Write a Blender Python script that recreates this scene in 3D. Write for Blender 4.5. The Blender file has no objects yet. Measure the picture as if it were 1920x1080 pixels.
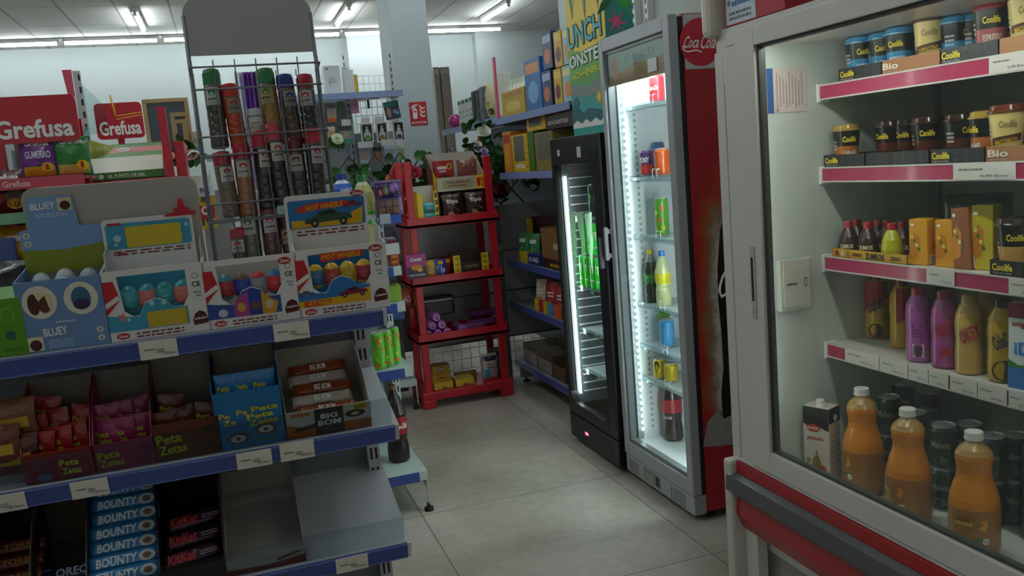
import bpy, bmesh, math, random
from mathutils import Matrix, Vector
from math import sin, cos, pi, radians, sqrt

# ------------------------------------------------------------ camera, world, exposure
CAM_H = 1.49
FOC = 1600.0
YAW, PIT, ROL = 0.3128956, 0.14489, -0.0835864
fwd = Vector((sin(YAW)*cos(PIT), cos(YAW)*cos(PIT), -sin(PIT)))
rgt = Vector((cos(YAW), -sin(YAW), 0.0))
upv = rgt.cross(fwd)
CR = (cos(ROL)*rgt + sin(ROL)*upv)
CU = (-sin(ROL)*rgt + cos(ROL)*upv)
sc = bpy.context.scene
cd = bpy.data.cameras.new('camera')
cam = bpy.data.objects.new('camera', cd)
sc.collection.objects.link(cam)
cam.matrix_world = Matrix(((CR.x, CU.x, -fwd.x, 0), (CR.y, CU.y, -fwd.y, 0), (CR.z, CU.z, -fwd.z, CAM_H), (0, 0, 0, 1)))
cd.sensor_width = 36.0
cd.lens = 36.0*FOC/1920.0
cd.clip_start = 0.05
sc.camera = cam
w = bpy.data.worlds.new('world')
sc.world = w
w.use_nodes = True
w.node_tree.nodes['Background'].inputs[0].default_value = (0.75, 0.85, 1.0, 1)
w.node_tree.nodes['Background'].inputs[1].default_value = 0.10
sc.view_settings.view_transform = 'Standard'
sc.view_settings.look = 'None'
sc.view_settings.exposure = 0.60
sc.view_settings.gamma = 1.0
sc.view_settings.use_curve_mapping = False
sc.cycles.use_denoising = True
sc.cycles.max_bounces = 8
sc.cycles.transparent_max_bounces = 24
sc.cycles.caustics_reflective = False
sc.cycles.caustics_refractive = False
sc.cycles.sample_clamp_indirect = 4.0
# unseen fill light added behind the camera to brighten the front faces
ld = bpy.data.lights.new('shopfront_daylight', 'AREA')
ld.shape = 'RECTANGLE'; ld.size = 5.0; ld.size_y = 2.0; ld.energy = 5.0; ld.color = (1.0, 0.93, 0.84)
lo = bpy.data.objects.new('shopfront_daylight', ld)
LCX = sc.collection; LCX.objects.link(lo)
lo.matrix_world = Matrix.Translation((-1.0, -1.95, 1.9)) @ Matrix.Rotation(radians(90), 4, 'X')
TUBE_POWER = 27.0
FRIDGE_POWER = 8.0

rnd = random.Random(7)
ORDN = ['first', 'second', 'third', 'fourth', 'fifth', 'sixth', 'seventh', 'eighth']
def nth(i, n, frm='left'):
    opp = {'left': ('leftmost', 'rightmost'), 'top': ('topmost', 'lowest'), 'bottom': ('lowest', 'topmost'), 'front': ('frontmost', 'rearmost')}[frm]
    return opp[0] if i == 0 else (opp[1] if i == n-1 else ORDN[i]+' from the '+frm)
LC = sc.collection

def ray(px, py):
    return ((px-960)/FOC)*CR + ((540-py)/FOC)*CU + fwd

# ------------------------------------------------------------ materials
MATS = {}
def lin(c):
    return c/12.92 if c <= 0.04045 else ((c+0.055)/1.055)**2.4
def rgb(h):
    return tuple(lin(int(h[i:i+2], 16)/255) for i in (0, 2, 4))

def mat(h, rough=0.5, metal=0.0, var=0.06, scale=30.0, bump=0.0, bscale=60.0, coat=0.0, emit=0.0, spec=0.5):
    key = (h, rough, metal, var, scale, bump, bscale, coat, emit, spec)
    if key in MATS:
        return MATS[key]
    m = bpy.data.materials.new('surface_'+h)
    m.use_nodes = True
    nt = m.node_tree
    b = nt.nodes['Principled BSDF']
    c = rgb(h)
    tc = nt.nodes.new('ShaderNodeTexCoord')
    nz = nt.nodes.new('ShaderNodeTexNoise')
    nz.inputs['Scale'].default_value = scale
    nz.inputs['Detail'].default_value = 3
    nt.links.new(tc.outputs['Object'], nz.inputs['Vector'])
    mx = nt.nodes.new('ShaderNodeMix')
    mx.data_type = 'RGBA'
    mx.inputs[6].default_value = tuple(min(1, x*(1+var)) for x in c)+(1,)
    mx.inputs[7].default_value = tuple(x*(1-var) for x in c)+(1,)
    nt.links.new(nz.outputs['Fac'], mx.inputs[0])
    nt.links.new(mx.outputs[2], b.inputs['Base Color'])
    b.inputs['Roughness'].default_value = rough
    b.inputs['Metallic'].default_value = metal
    b.inputs['Specular IOR Level'].default_value = spec
    if coat:
        b.inputs['Coat Weight'].default_value = coat
        b.inputs['Coat Roughness'].default_value = 0.08
    if emit:
        nt.links.new(mx.outputs[2], b.inputs['Emission Color'])
        b.inputs['Emission Strength'].default_value = emit
    if bump:
        n2 = nt.nodes.new('ShaderNodeTexNoise')
        n2.inputs['Scale'].default_value = bscale
        nt.links.new(tc.outputs['Object'], n2.inputs['Vector'])
        bp = nt.nodes.new('ShaderNodeBump')
        bp.inputs['Strength'].default_value = bump
        bp.inputs['Distance'].default_value = 0.01
        nt.links.new(n2.outputs['Fac'], bp.inputs['Height'])
        nt.links.new(bp.outputs['Normal'], b.inputs['Normal'])
    MATS[key] = m
    return m

def foil(h):   # crinkled shiny wrapper
    return mat(h, rough=0.32, bump=0.5, bscale=45, coat=0.25)
def card(h):
    return mat(h, rough=0.45, var=0.03)
def plast(h):
    return mat(h, rough=0.3, var=0.03, coat=0.3)
def metalp(h, rough=0.4):
    return mat(h, rough=rough, metal=0.25, var=0.03)

def glassm(tint='f4faf7', gloss=0.08, key='pane', haze=0.0, hazecol='dfe8e4'):
    k = ('glass', tint, gloss, key, haze)
    if k in MATS:
        return MATS[k]
    m = bpy.data.materials.new('glass_'+key)
    m.use_nodes = True
    nt = m.node_tree
    nt.nodes.clear()
    out = nt.nodes.new('ShaderNodeOutputMaterial')
    tr = nt.nodes.new('ShaderNodeBsdfTransparent')
    tr.inputs[0].default_value = rgb(tint)+(1,)
    gl = nt.nodes.new('ShaderNodeBsdfGlossy')
    gl.inputs['Roughness'].default_value = 0.03
    fr = nt.nodes.new('ShaderNodeFresnel')
    fr.inputs['IOR'].default_value = 1.45
    mx = nt.nodes.new('ShaderNodeMixShader')
    ge = nt.nodes.new('ShaderNodeNewGeometry')
    fm = nt.nodes.new('ShaderNodeMath'); fm.operation = 'SUBTRACT'; fm.use_clamp = True
    nt.links.new(fr.outputs[0], fm.inputs[0]); nt.links.new(ge.outputs['Backfacing'], fm.inputs[1])
    nt.links.new(fm.outputs[0], mx.inputs[0])
    nt.links.new(tr.outputs[0], mx.inputs[1])
    nt.links.new(gl.outputs[0], mx.inputs[2])
    last = mx.outputs[0]
    if haze:
        df = nt.nodes.new('ShaderNodeBsdfDiffuse')
        df.inputs[0].default_value = rgb(hazecol)+(1,)
        m2 = nt.nodes.new('ShaderNodeMixShader')
        tc = nt.nodes.new('ShaderNodeTexCoord')
        nz = nt.nodes.new('ShaderNodeTexNoise')
        nz.inputs['Scale'].default_value = 3.0
        mp = nt.nodes.new('ShaderNodeMath')
        mp.operation = 'MULTIPLY'
        mp.inputs[1].default_value = haze*2
        nt.links.new(tc.outputs['Object'], nz.inputs['Vector'])
        nt.links.new(nz.outputs['Fac'], mp.inputs[0])
        nt.links.new(mp.outputs[0], m2.inputs[0])
        nt.links.new(last, m2.inputs[1])
        nt.links.new(df.outputs[0], m2.inputs[2])
        last = m2.outputs[0]
    nt.links.new(last, out.inputs[0])
    MATS[k] = m
    return m

# ------------------------------------------------------------ mesh builder
def ident(a, b, c=0.0):
    return (a, b, c)
def front(y):            # decal plane facing -Y
    return lambda a, b, c=0.0: (a, y-c, b)
def back(y):
    return lambda a, b, c=0.0: (-a, y+c, b)
def rside(x):            # faces +X
    return lambda a, b, c=0.0: (x+c, a, b)
def lside(x):            # faces -X
    return lambda a, b, c=0.0: (x-c, -a, b)
def top(z):
    return lambda a, b, c=0.0: (a, b, z+c)
def cyl(r, cx=0.0, cy=0.0, a0=0.0):
    return lambda a, b, c=0.0: (cx+(r+c)*sin(a/r+a0), cy-(r+c)*cos(a/r+a0), b)

def ell(cx, cy, rx, ry, n=20):
    return [(cx+rx*cos(2*pi*i/n), cy+ry*sin(2*pi*i/n)) for i in range(n)]
def rr(x0, y0, x1, y1, r, n=4):
    o = []
    for cx, cy, a in ((x1-r, y0+r, -pi/2), (x1-r, y1-r, 0), (x0+r, y1-r, pi/2), (x0+r, y0+r, pi)):
        for i in range(n+1):
            t = a+pi/2*i/n
            o.append((cx+r*cos(t), cy+r*sin(t)))
    return o
def rc(x0, y0, x1, y1):
    return [(x0, y0), (x1, y0), (x1, y1), (x0, y1)]
def star(cx, cy, r0, r1, n=8, a=0.0):
    return [(cx+(r0 if i % 2 else r1)*cos(pi*i/n+a), cy+(r0 if i % 2 else r1)*sin(pi*i/n+a)) for i in range(2*n)]

TXT = {}
def text_mesh(s, bold):
    bold = min(bold, .028)
    k = (s, bold)
    if k not in TXT:
        cu = bpy.data.curves.new('lettering', 'FONT')
        cu.body = s
        cu.offset = bold
        cu.resolution_u = 2
        o = bpy.data.objects.new('lettering', cu)
        me = bpy.data.meshes.new_from_object(o)
        vs = [tuple(v.co) for v in me.vertices]
        fs = [tuple(p.vertices) for p in me.polygons]
        bpy.data.objects.remove(o)
        bpy.data.curves.remove(cu)
        bpy.data.meshes.remove(me)
        TXT[k] = (vs, fs)
    return TXT[k]

class MB:
    def __init__(s):
        s.v = []; s.f = []; s.mi = []; s.sm = []; s.mats = []
    def mid(s, m):
        if m not in s.mats:
            s.mats.append(m)
        return s.mats.index(m)
    def add(s, vs, fs, m, smooth=False):
        n = len(s.v)
        i = s.mid(m)
        s.v += [tuple(v) for v in vs]
        for f in fs:
            s.f.append(tuple(n+k for k in f)); s.mi.append(i); s.sm.append(smooth)
        return s
    def box(s, x0, x1, y0, y1, z0, z1, m, bev=0.0):
        if x1 < x0: x0, x1 = x1, x0
        if y1 < y0: y0, y1 = y1, y0
        if z1 < z0: z0, z1 = z1, z0
        if bev > 0:
            bm = bmesh.new()
            bmesh.ops.create_cube(bm, size=1.0)
            for v in bm.verts:
                v.co = Vector(((x0+x1)/2+v.co.x*(x1-x0), (y0+y1)/2+v.co.y*(y1-y0), (z0+z1)/2+v.co.z*(z1-z0)))
            bmesh.ops.bevel(bm, geom=list(bm.edges), offset=min(bev, (x1-x0)*.45, (y1-y0)*.45, (z1-z0)*.45), segments=2, profile=0.5, affect='EDGES')
            bm.verts.index_update()
            s.add([v.co[:] for v in bm.verts], [[v.index for v in f.verts] for f in bm.faces], m)
            bm.free()
            return s
        v = [(x, y, z) for z in (z0, z1) for y in (y0, y1) for x in (x0, x1)]
        return s.add(v, [(0, 2, 3, 1), (4, 5, 7, 6), (0, 1, 5, 4), (2, 6, 7, 3), (0, 4, 6, 2), (1, 3, 7, 5)], m)
    def shape(s, mp, pts, m, lift=0.0006):
        a = sum(pts[i][0]*pts[(i+1) % len(pts)][1]-pts[(i+1) % len(pts)][0]*pts[i][1] for i in range(len(pts)))
        if a < 0:
            pts = pts[::-1]
        vs = [mp(p[0], p[1], lift) for p in pts]
        return s.add(vs, [tuple(range(len(vs)))], m)
    def slab(s, mp, pts, t, m, m2=None):     # extruded outline, thickness t along the normal
        a = sum(pts[i][0]*pts[(i+1) % len(pts)][1]-pts[(i+1) % len(pts)][0]*pts[i][1] for i in range(len(pts)))
        if a < 0:
            pts = pts[::-1]
        n = len(pts)
        vs = [mp(p[0], p[1], 0.0) for p in pts]+[mp(p[0], p[1], t) for p in pts]
        s.add(vs, [tuple(range(n, 2*n))], m)
        s.add(vs, [tuple(range(n-1, -1, -1))]+[(i, (i+1) % n, n+(i+1) % n, n+i) for i in range(n)], m2 or m)
        return s
    def rect(s, mp, x0, y0, x1, y1, m, lift=0.0006, n=1):
        for i in range(n):
            a = x0+(x1-x0)*i/n; b = x0+(x1-x0)*(i+1)/n
            s.shape(mp, rc(a, y0, b, y1), m, lift)
        return s
    def text(s, mp, t, cx, cy, w, h, m, bold=0.02, lift=0.0012, shear=0.0, rot=0.0):
        vs, fs = text_mesh(t, bold)
        if not vs:
            return s
        X0 = min(v[0] for v in vs); X1 = max(v[0] for v in vs); Y0 = min(v[1] for v in vs); Y1 = max(v[1] for v in vs)
        ca, sa = cos(rot), sin(rot)
        o = []
        for x, y, z in vs:
            yy = ((y-Y0)/(Y1-Y0)-.5)*h
            xx = ((x-X0)/(X1-X0)-.5)*w+shear*yy
            o.append(mp(cx+xx*ca-yy*sa, cy+xx*sa+yy*ca, lift))
        return s.add(o, fs, m)
    def scrawl(s, mp, x0, y0, x1, y1, m, rows=3, lift=0.001, seed=1):   # rows of tiny print marks
        r = random.Random(seed)
        h = (y1-y0)/(rows*2-1)
        for k in range(rows):
            y = y1-h*(2*k+1)
            x = x0
            while x < x1:
                wd = (x1-x0)*r.uniform(.06, .18)
                s.shape(mp, rc(x, y, min(x1, x+wd), y+h), m, lift)
                x += wd+(x1-x0)*.04
        return s
    def lathe(s, prof, m, n=20, cx=0.0, cy=0.0, sx=1.0, sy=1.0, smooth=True):
        ms = m if isinstance(m, list) else [m]*(len(prof)-1)
        for k in range(len(prof)-1):
            (r0, z0), (r1, z1) = prof[k], prof[k+1]
            vs = []
            for r, z in ((r0, z0), (r1, z1)):
                vs += [(cx+r*cos(2*pi*i/n)*sx, cy+r*sin(2*pi*i/n)*sy, z) for i in range(n)]
            s.add(vs, [(i, (i+1) % n, n+(i+1) % n, n+i) for i in range(n)], ms[k], smooth)
        for (r, z), mm, flip in ((prof[0], ms[0], True), (prof[-1], ms[-1], False)):
            if r > 1e-5:
                vs = [(cx+r*cos(2*pi*i/n)*sx, cy+r*sin(2*pi*i/n)*sy, z) for i in range(n)]
                s.add(vs, [tuple(range(n-1, -1, -1)) if flip else tuple(range(n))], mm)
        return s
    def tube(s, pts, r, m, n=6):
        P = [Vector(p) for p in pts]
        rings = []
        for i, p in enumerate(P):
            d = (P[min(i+1, len(P)-1)]-P[max(i-1, 0)]).normalized()
            a = Vector((0, 0, 1)) if abs(d.z) < .9 else Vector((1, 0, 0))
            u = d.cross(a).normalized(); v = d.cross(u)
            rings.append([p+r*(cos(2*pi*k/n)*u+sin(2*pi*k/n)*v) for k in range(n)])
        vs = [q for rg in rings for q in rg]
        fs = []
        for i in range(len(P)-1):
            fs += [(i*n+k, (i+1)*n+k, (i+1)*n+(k+1) % n, i*n+(k+1) % n) for k in range(n)]
        fs += [tuple(range(n)), tuple(range((len(P)-1)*n+n-1, (len(P)-1)*n-1, -1))]
        return s.add(vs, fs, m, n > 5)
    def grid(s, fn, nu, nv, m, smooth=True):
        vs = [fn(i/nu, j/nv) for j in range(nv+1) for i in range(nu+1)]
        fs = [(j*(nu+1)+i, j*(nu+1)+i+1, (j+1)*(nu+1)+i+1, (j+1)*(nu+1)+i) for j in range(nv) for i in range(nu)]
        return s.add(vs, fs, m, smooth)
    def sphere(s, c, r, m, n=12, k=8, sz=1.0):
        pr = [(max(r*sin(pi*i/k), 0.0), c[2]-r*cos(pi*i/k)*sz) for i in range(k+1)]
        return s.lathe(pr, m, n, c[0], c[1])
    def move(s, M):
        s.v = [tuple(M @ Vector(v)) for v in s.v]
        return s
    def build(s, name, parent=None, M=None):
        me = bpy.data.meshes.new(name)
        me.from_pydata(s.v, [], s.f)
        for m in s.mats:
            me.materials.append(m)
        me.polygons.foreach_set('material_index', s.mi)
        me.polygons.foreach_set('use_smooth', s.sm)
        me.update()
        o = bpy.data.objects.new(name, me)
        LC.objects.link(o)
        if parent: o.parent = parent
        if M is not None: o.matrix_local = M
        return o

def tag(o, label=None, cat=None, group=None, kind=None):
    if label: o['label'] = label
    if cat: o['category'] = cat
    if group: o['group'] = group
    if kind: o['kind'] = kind
    return o
def root(name, cat, M=None):
    o = bpy.data.objects.new(name, None)
    LC.objects.link(o)
    o['category'] = cat
    o.empty_display_size = 0.05
    if M is not None: o.matrix_world = M
    return o
def copy_tree(o, parent=None):
    c = o.copy()
    LC.objects.link(c)
    if parent:
        c.parent = parent
    for ch in [x for x in KIDS(o)]:
        copy_tree(ch, c)
    return c
def KIDS(o):
    return list(o.children)
PROTO = {}
def use(key, maker, M, label, group=None):
    if key in PROTO:
        o = copy_tree(PROTO[key])
        if 'group' in o: del o['group']
    else:
        o = PROTO[key] = maker()
    o.matrix_world = M
    o['label'] = label
    if group: o['group'] = group
    return o

class Frame:
    def __init__(s, o, rz=0.0, tilt=0.0):
        s.M = Matrix.Translation(o) @ Matrix.Rotation(radians(rz), 4, 'Z') @ Matrix.Rotation(radians(tilt), 4, 'X')
        s.I = s.M.inverted()
        s.o = s.I @ Vector((0, 0, CAM_H))
    def hit(s, px, py, x=None, y=None, z=None):
        d = s.I.to_3x3() @ ray(px, py)
        if x is not None: t = (x-s.o.x)/d.x
        elif y is not None: t = (y-s.o.y)/d.y
        else: t = (z-s.o.z)/d.z
        return s.o+t*d
    def at(s, x, y, z, rz=0.0, rx=0.0, ry=0.0):
        return s.M @ Matrix.Translation((x, y, z)) @ Matrix.Rotation(radians(rz), 4, 'Z') @ Matrix.Rotation(radians(rx), 4, 'X') @ Matrix.Rotation(radians(ry), 4, 'Y')
WORLD = Frame((0, 0, 0))
RIGHT = Frame((0, 0, 0), -90)       # local -Y looks towards world -X
WHITE = card('f2f2ee'); BLACK = card('111214'); RED = card('c01722')
# ------------------------------------------------------------ the setting
def structure(mb, name):
    o = mb.build(name)
    o['kind'] = 'structure'
    return o

def floor_material():
    m = bpy.data.materials.new('porcelain_floor')
    m.use_nodes = True
    nt = m.node_tree; N = nt.nodes; L = nt.links
    b = N['Principled BSDF']
    tc = N.new('ShaderNodeTexCoord')
    sep = N.new('ShaderNodeSeparateXYZ')
    L.new(tc.outputs['Object'], sep.inputs[0])
    def joint(sock, off, wd=0.0035):
        a = N.new('ShaderNodeMath'); a.operation = 'SUBTRACT'; a.inputs[1].default_value = off
        L.new(sock, a.inputs[0])
        d = N.new('ShaderNodeMath'); d.operation = 'PINGPONG'; d.inputs[1].default_value = 0.45
        L.new(a.outputs[0], d.inputs[0])
        c = N.new('ShaderNodeMath'); c.operation = 'LESS_THAN'; c.inputs[1].default_value = wd/2
        L.new(d.outputs[0], c.inputs[0])
        return c.outputs[0]
    jx = joint(sep.outputs[0], 0.644-9.0)
    jy = joint(sep.outputs[1], 2.632-9.0)
    mx = N.new('ShaderNodeMath'); mx.operation = 'MAXIMUM'
    L.new(jx, mx.inputs[0]); L.new(jy, mx.inputs[1])
    n1 = N.new('ShaderNodeTexNoise'); n1.inputs['Scale'].default_value = 1.6; n1.inputs['Detail'].default_value = 6
    n2 = N.new('ShaderNodeTexNoise'); n2.inputs['Scale'].default_value = 22; n2.inputs['Detail'].default_value = 6
    L.new(tc.outputs['Object'], n1.inputs['Vector']); L.new(tc.outputs['Object'], n2.inputs['Vector'])
    cr = N.new('ShaderNodeValToRGB')
    cr.color_ramp.elements[0].position = .32; cr.color_ramp.elements[0].color = rgb('928b80')+(1,)
    cr.color_ramp.elements[1].position = .68; cr.color_ramp.elements[1].color = rgb('b9b3a8')+(1,)
    L.new(n1.outputs['Fac'], cr.inputs[0])
    m1 = N.new('ShaderNodeMix'); m1.data_type = 'RGBA'; m1.blend_type = 'OVERLAY'; m1.inputs[0].default_value = .25
    L.new(cr.outputs[0], m1.inputs[6]); L.new(n2.outputs['Fac'], m1.inputs[7])
    m2 = N.new('ShaderNodeMix'); m2.data_type = 'RGBA'
    m2.inputs[7].default_value = rgb('3b3936')+(1,)
    L.new(mx.outputs[0], m2.inputs[0]); L.new(m1.outputs[2], m2.inputs[6])
    L.new(m2.outputs[2], b.inputs['Base Color'])
    b.inputs['Roughness'].default_value = .42
    return m

def ceiling_material():
    m = bpy.data.materials.new('ceiling_panels')
    m.use_nodes = True
    nt = m.node_tree; N = nt.nodes; L = nt.links
    b = N['Principled BSDF']
    tc = N.new('ShaderNodeTexCoord')
    sep = N.new('ShaderNodeSeparateXYZ')
    L.new(tc.outputs['Object'], sep.inputs[0])
    outs = []
    for k, off, per, wd in ((0, -1.55-6, .3, .011), (1, 13.7-12, .6, .008)):
        a = N.new('ShaderNodeMath'); a.operation = 'SUBTRACT'; a.inputs[1].default_value = off
        L.new(sep.outputs[k], a.inputs[0])
        d = N.new('ShaderNodeMath'); d.operation = 'PINGPONG'; d.inputs[1].default_value = per
        L.new(a.outputs[0], d.inputs[0])
        c = N.new('ShaderNodeMath'); c.operation = 'LESS_THAN'; c.inputs[1].default_value = wd
        L.new(d.outputs[0], c.inputs[0])
        outs.append(c.outputs[0])
    mx = N.new('ShaderNodeMath'); mx.operation = 'MAXIMUM'
    L.new(outs[0], mx.inputs[0]); L.new(outs[1], mx.inputs[1])
    m2 = N.new('ShaderNodeMix'); m2.data_type = 'RGBA'
    m2.inputs[6].default_value = rgb('cfd0cb')+(1,)
    m2.inputs[7].default_value = rgb('8e8e8a')+(1,)
    L.new(mx.outputs[0], m2.inputs[0])
    L.new(m2.outputs[2], b.inputs['Base Color'])
    b.inputs['Roughness'].default_value = .8
    wv = N.new('ShaderNodeTexNoise'); wv.inputs['Scale'].default_value = 2.0
    L.new(tc.outputs['Object'], wv.inputs['Vector'])
    bp = N.new('ShaderNodeBump'); bp.inputs['Strength'].default_value = .15; bp.inputs['Distance'].default_value = .05
    L.new(wv.outputs['Fac'], bp.inputs['Height']); L.new(bp.outputs['Normal'], b.inputs['Normal'])
    return m

CZ = 3.70
WALLM = mat('b9c3c3', rough=.75, var=.03, scale=2)
structure(MB().box(-9, 8, -2.2, 15, -.1, 0, floor_material()), 'floor')
structure(MB().box(-9, 8, -2.2, 15, CZ, CZ+.1, ceiling_material()), 'ceiling')
structure(MB().box(-9, 8, 14.3, 14.45, 0, CZ, WALLM), 'wall_back')
structure(MB().box(-9, 8, -2.2, -2.1, 0, CZ, WALLM), 'wall_front')
structure(MB().box(-9, -8.9, -2.1, 14.3, 0, CZ, WALLM), 'wall_left')
structure(MB().box(2.32, 2.47, -2.1, 5.62, 0, CZ, WALLM), 'wall_right')
structure(MB().box(7.9, 8, 5.62, 14.3, 0, CZ, WALLM), 'wall_right_far')
p = WORLD.hit(655, 120, y=14.05); q = WORLD.hit(722, 120, y=14.05)
structure(MB().box(p.x, p.x+1.0, 14.05, 14.3, 0, CZ-.001, mat('ccd4d6', rough=.7, var=.02)), 'trim_1')
p = WORLD.hit(893, 90, y=14.1)
structure(MB().box(p.x, 7.9, 14.1, 14.3, 0, CZ-.001, WALLM), 'trim_2')
# square pillar
mb = MB().box(1.425, 1.735, 7.0, 7.5, 0, CZ-.001, mat('c3cfd2', rough=.6, var=.03, scale=4), .006)
structure(mb, 'trim_3')
# extinguisher sign on the pillar
PF = Frame((0, 7.0, 0))
a = PF.hit(766.5, 192, y=-.003); b_ = PF.hit(803, 232, y=-.003)
mb = MB()
sx0, sx1, sz0, sz1 = a.x, a.x+.142, b_.z-.008, a.z
mp = front(-.004)
mb.box(sx0, sx1, -.004, 0, sz0, sz1, card('c2202a'))
H_ = sz1-sz0; W_ = sx1-sx0
cxx = sx0+W_*.30
mb.shape(mp, rr(cxx-.019, sz0+H_*.28, cxx+.019, sz0+H_*.72, .012), WHITE)
mb.shape(mp, rc(cxx-.008, sz0+H_*.72, cxx+.006, sz0+H_*.80), WHITE)
mb.shape(mp, [(cxx-.03, sz0+H_*.74), (cxx-.012, sz0+H_*.88), (cxx+.028, sz0+H_*.90), (cxx+.028, sz0+H_*.85), (cxx-.002, sz0+H_*.82), (cxx-.022, sz0+H_*.70)], WHITE, .0009)
mb.shape(mp, rc(cxx-.013, sz0+H_*.56, cxx+.013, sz0+H_*.62), card('c2202a'), .0012)
for k in range(3):
    cx2 = sx0+W_*.74; zz = sz0+H_*(.34+.17*k)
    mb.shape(mp, [(cx2-.022, zz+.02), (cx2-.006, zz), (cx2+.02, zz+.004), (cx2+.022, zz+.022), (cx2+.008, zz+.012), (cx2-.004, zz+.016), (cx2-.018, zz+.042)], WHITE)
mb.text(mp, 'EXTINTOR', (sx0+sx1)/2, sz0+H_*.12, W_*.86, H_*.09, WHITE, .03)
tag(mb.build('wall_sign', None, PF.M), 'red and white fire extinguisher sign on the grey pillar', 'sign')

# ------------------------------------------------------------ ceiling tubes
TUBE = bpy.data.materials.new('lit_tube')
TUBE.use_nodes = True
_b = TUBE.node_tree.nodes['Principled BSDF']
_b.inputs['Base Color'].default_value = (1, 1, 1, 1)
_b.inputs['Emission Color'].default_value = (0.89, 0.97, 0.98, 1)
_b.inputs['Emission Strength'].default_value = TUBE_POWER
def lamp_maker():
    r = root('tube_light', 'ceiling light')
    MB().box(-.62, .62, -.035, .035, 0, .05, metalp('d8d8d4'), .004).build('housing', r)
    t = MB(); t.tube([(-.60, 0, -.022), (.60, 0, -.022)], .02, TUBE, 10)
    t.build('tube', r)
    for s_ in (-1, 1):
        MB().box(s_*.605-.012, s_*.605+.012, -.02, .02, -.045, 0, plast('e8e8e8')).build('end_cap', r)
    return r
LZ = CZ-.051
G = 'fluorescent tubes under the ceiling'
row = [-5.9+1.28*k for k in range(8)]
names = ['farthest left', 'second from the left', 'third from the left', 'fourth from the left', 'fifth from the left', 'sixth from the left', 'seventh from the left', 'rightmost']
xs = [WORLD.hit(p, 70, z=LZ).x for p in (191, 372)]
x0 = -.75-.64+.0
for k in range(-3, 5):
    xx = -1.23+1.285*k
    use('tube', lamp_maker, Matrix.Translation((xx, 13.43, LZ)), 'lit fluorescent tube in the long row before the back wall, %s' % names[k+3], G)
for X, nm in ((-3.3, 'far left'), (-.748, 'left'), (1.814, 'middle'), (3.99, 'right')):
    for Yc, nd in ((12.05, 'nearest the back wall'), (9.2, 'second from the back wall'), (6.3, 'third from the back wall'), (2.9, 'above the front aisle'), (4.6, 'over the aisle before the red rack'), (1.0, 'closest to the camera')):
        if X > 3 and Yc < 6.5 or (Yc < 2 and X > 1) or (X > 3 and Yc < 6) or (X < -3 and (Yc > 11 or Yc == 4.6)): continue  # far left row and tubes nearest the camera: unseen, added for more light
        use('tube', lamp_maker, Matrix.Translation((X, Yc, LZ)) @ Matrix.Rotation(pi/2, 4, 'Z'), 'lit fluorescent tube in the %s lengthwise row, %s' % (nm, nd), G)
# ------------------------------------------------------------ kinds of goods
YEL = card('e8c51c')
def pillow_half(w_, h, d):
    def th(a, b):
        u = min(1, abs(a)/(w_/2)); v = min(1, abs(b-h/2)/(h/2*.93))
        return d/2*math.sqrt(max(0, 1-u**2.3))*math.sqrt(max(0, 1-v**2.2))+.0012
    return th
def pouch(w_, h, d, m, deco=None, mback=None):
    """pillow pouch standing on its lower crimp; deco(mb, mp) prints on the front"""
    mb = MB()
    th = pillow_half(w_, h, d)
    r = random.Random(int(w_*1e4+h*1e3))
    ph = r.uniform(0, 6)
    def wob(a, b):
        return 1+.10*sin(a*90+ph)*cos(b*70+ph)
    for sgn in (-1, 1):
        def fn(u, v):
            a = (u-.5)*w_*(1-.07*sin(v*pi)+.012*sin(v*23+ph))
            b = v*h
            return (a if sgn < 0 else -a, sgn*th(a, b)*wob(a, b), b)
        mb.grid(fn, 12, 14, m if sgn < 0 else (mback or m))
    mp = lambda a, b, c=0.0: (a, -th(a, b)*wob(a, b)-c, b)
    if deco: deco(mb, mp)
    return mb
def fillrect(mb, mp, x0, y0, x1, y1, m, lift=.0008, n=6, k=6):
    for i in range(n):
        for j in range(k):
            mb.shape(mp, rc(x0+(x1-x0)*i/n, y0+(y1-y0)*j/k, x0+(x1-x0)*(i+1)/n, y0+(y1-y0)*(j+1)/k), m, lift)
def bag_maker(name, cat, w_, h, d, col, deco):
    def mk():
        o = pouch(w_, h, d, foil(col), deco).build(name)
        return tag(o, None, cat)
    return mk
def carton(w_, d, h, cols, deco=None, name='carton', cat='box', bev=.0015):
    def mk():
        mb = MB().box(-w_/2, w_/2, 0, d, 0, h, cols, bev)
        if deco: deco(mb, front(-.0004))
        return tag(mb.build(name), None, cat)
    return mk
def can_maker(r_, h, col, deco=None, topm=None, name='drink_can', cat='can'):
    def mk():
        R = root(name, cat)
        m = plast(col); al = metalp('c9ccd0', .25)
        mb = MB().lathe([(r_*.78, 0), (r_*.86, .004), (r_, .012), (r_, h-.014), (r_*.84, h-.004)], [al, m, m, m], 24)
        if deco: deco(mb, cyl(r_))
        mb.build('body', R)
        t = MB().lathe([(r_*.84, h-.004), (r_*.87, h-.001), (r_*.84, h), (r_*.80, h-.003), (0.0001, h-.003)], topm or al, 24)
        t.box(-.006, .006, -.014, .003, h-.003, h-.0018, al)
        t.build('lid', R)
        return R
    return mk
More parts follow.
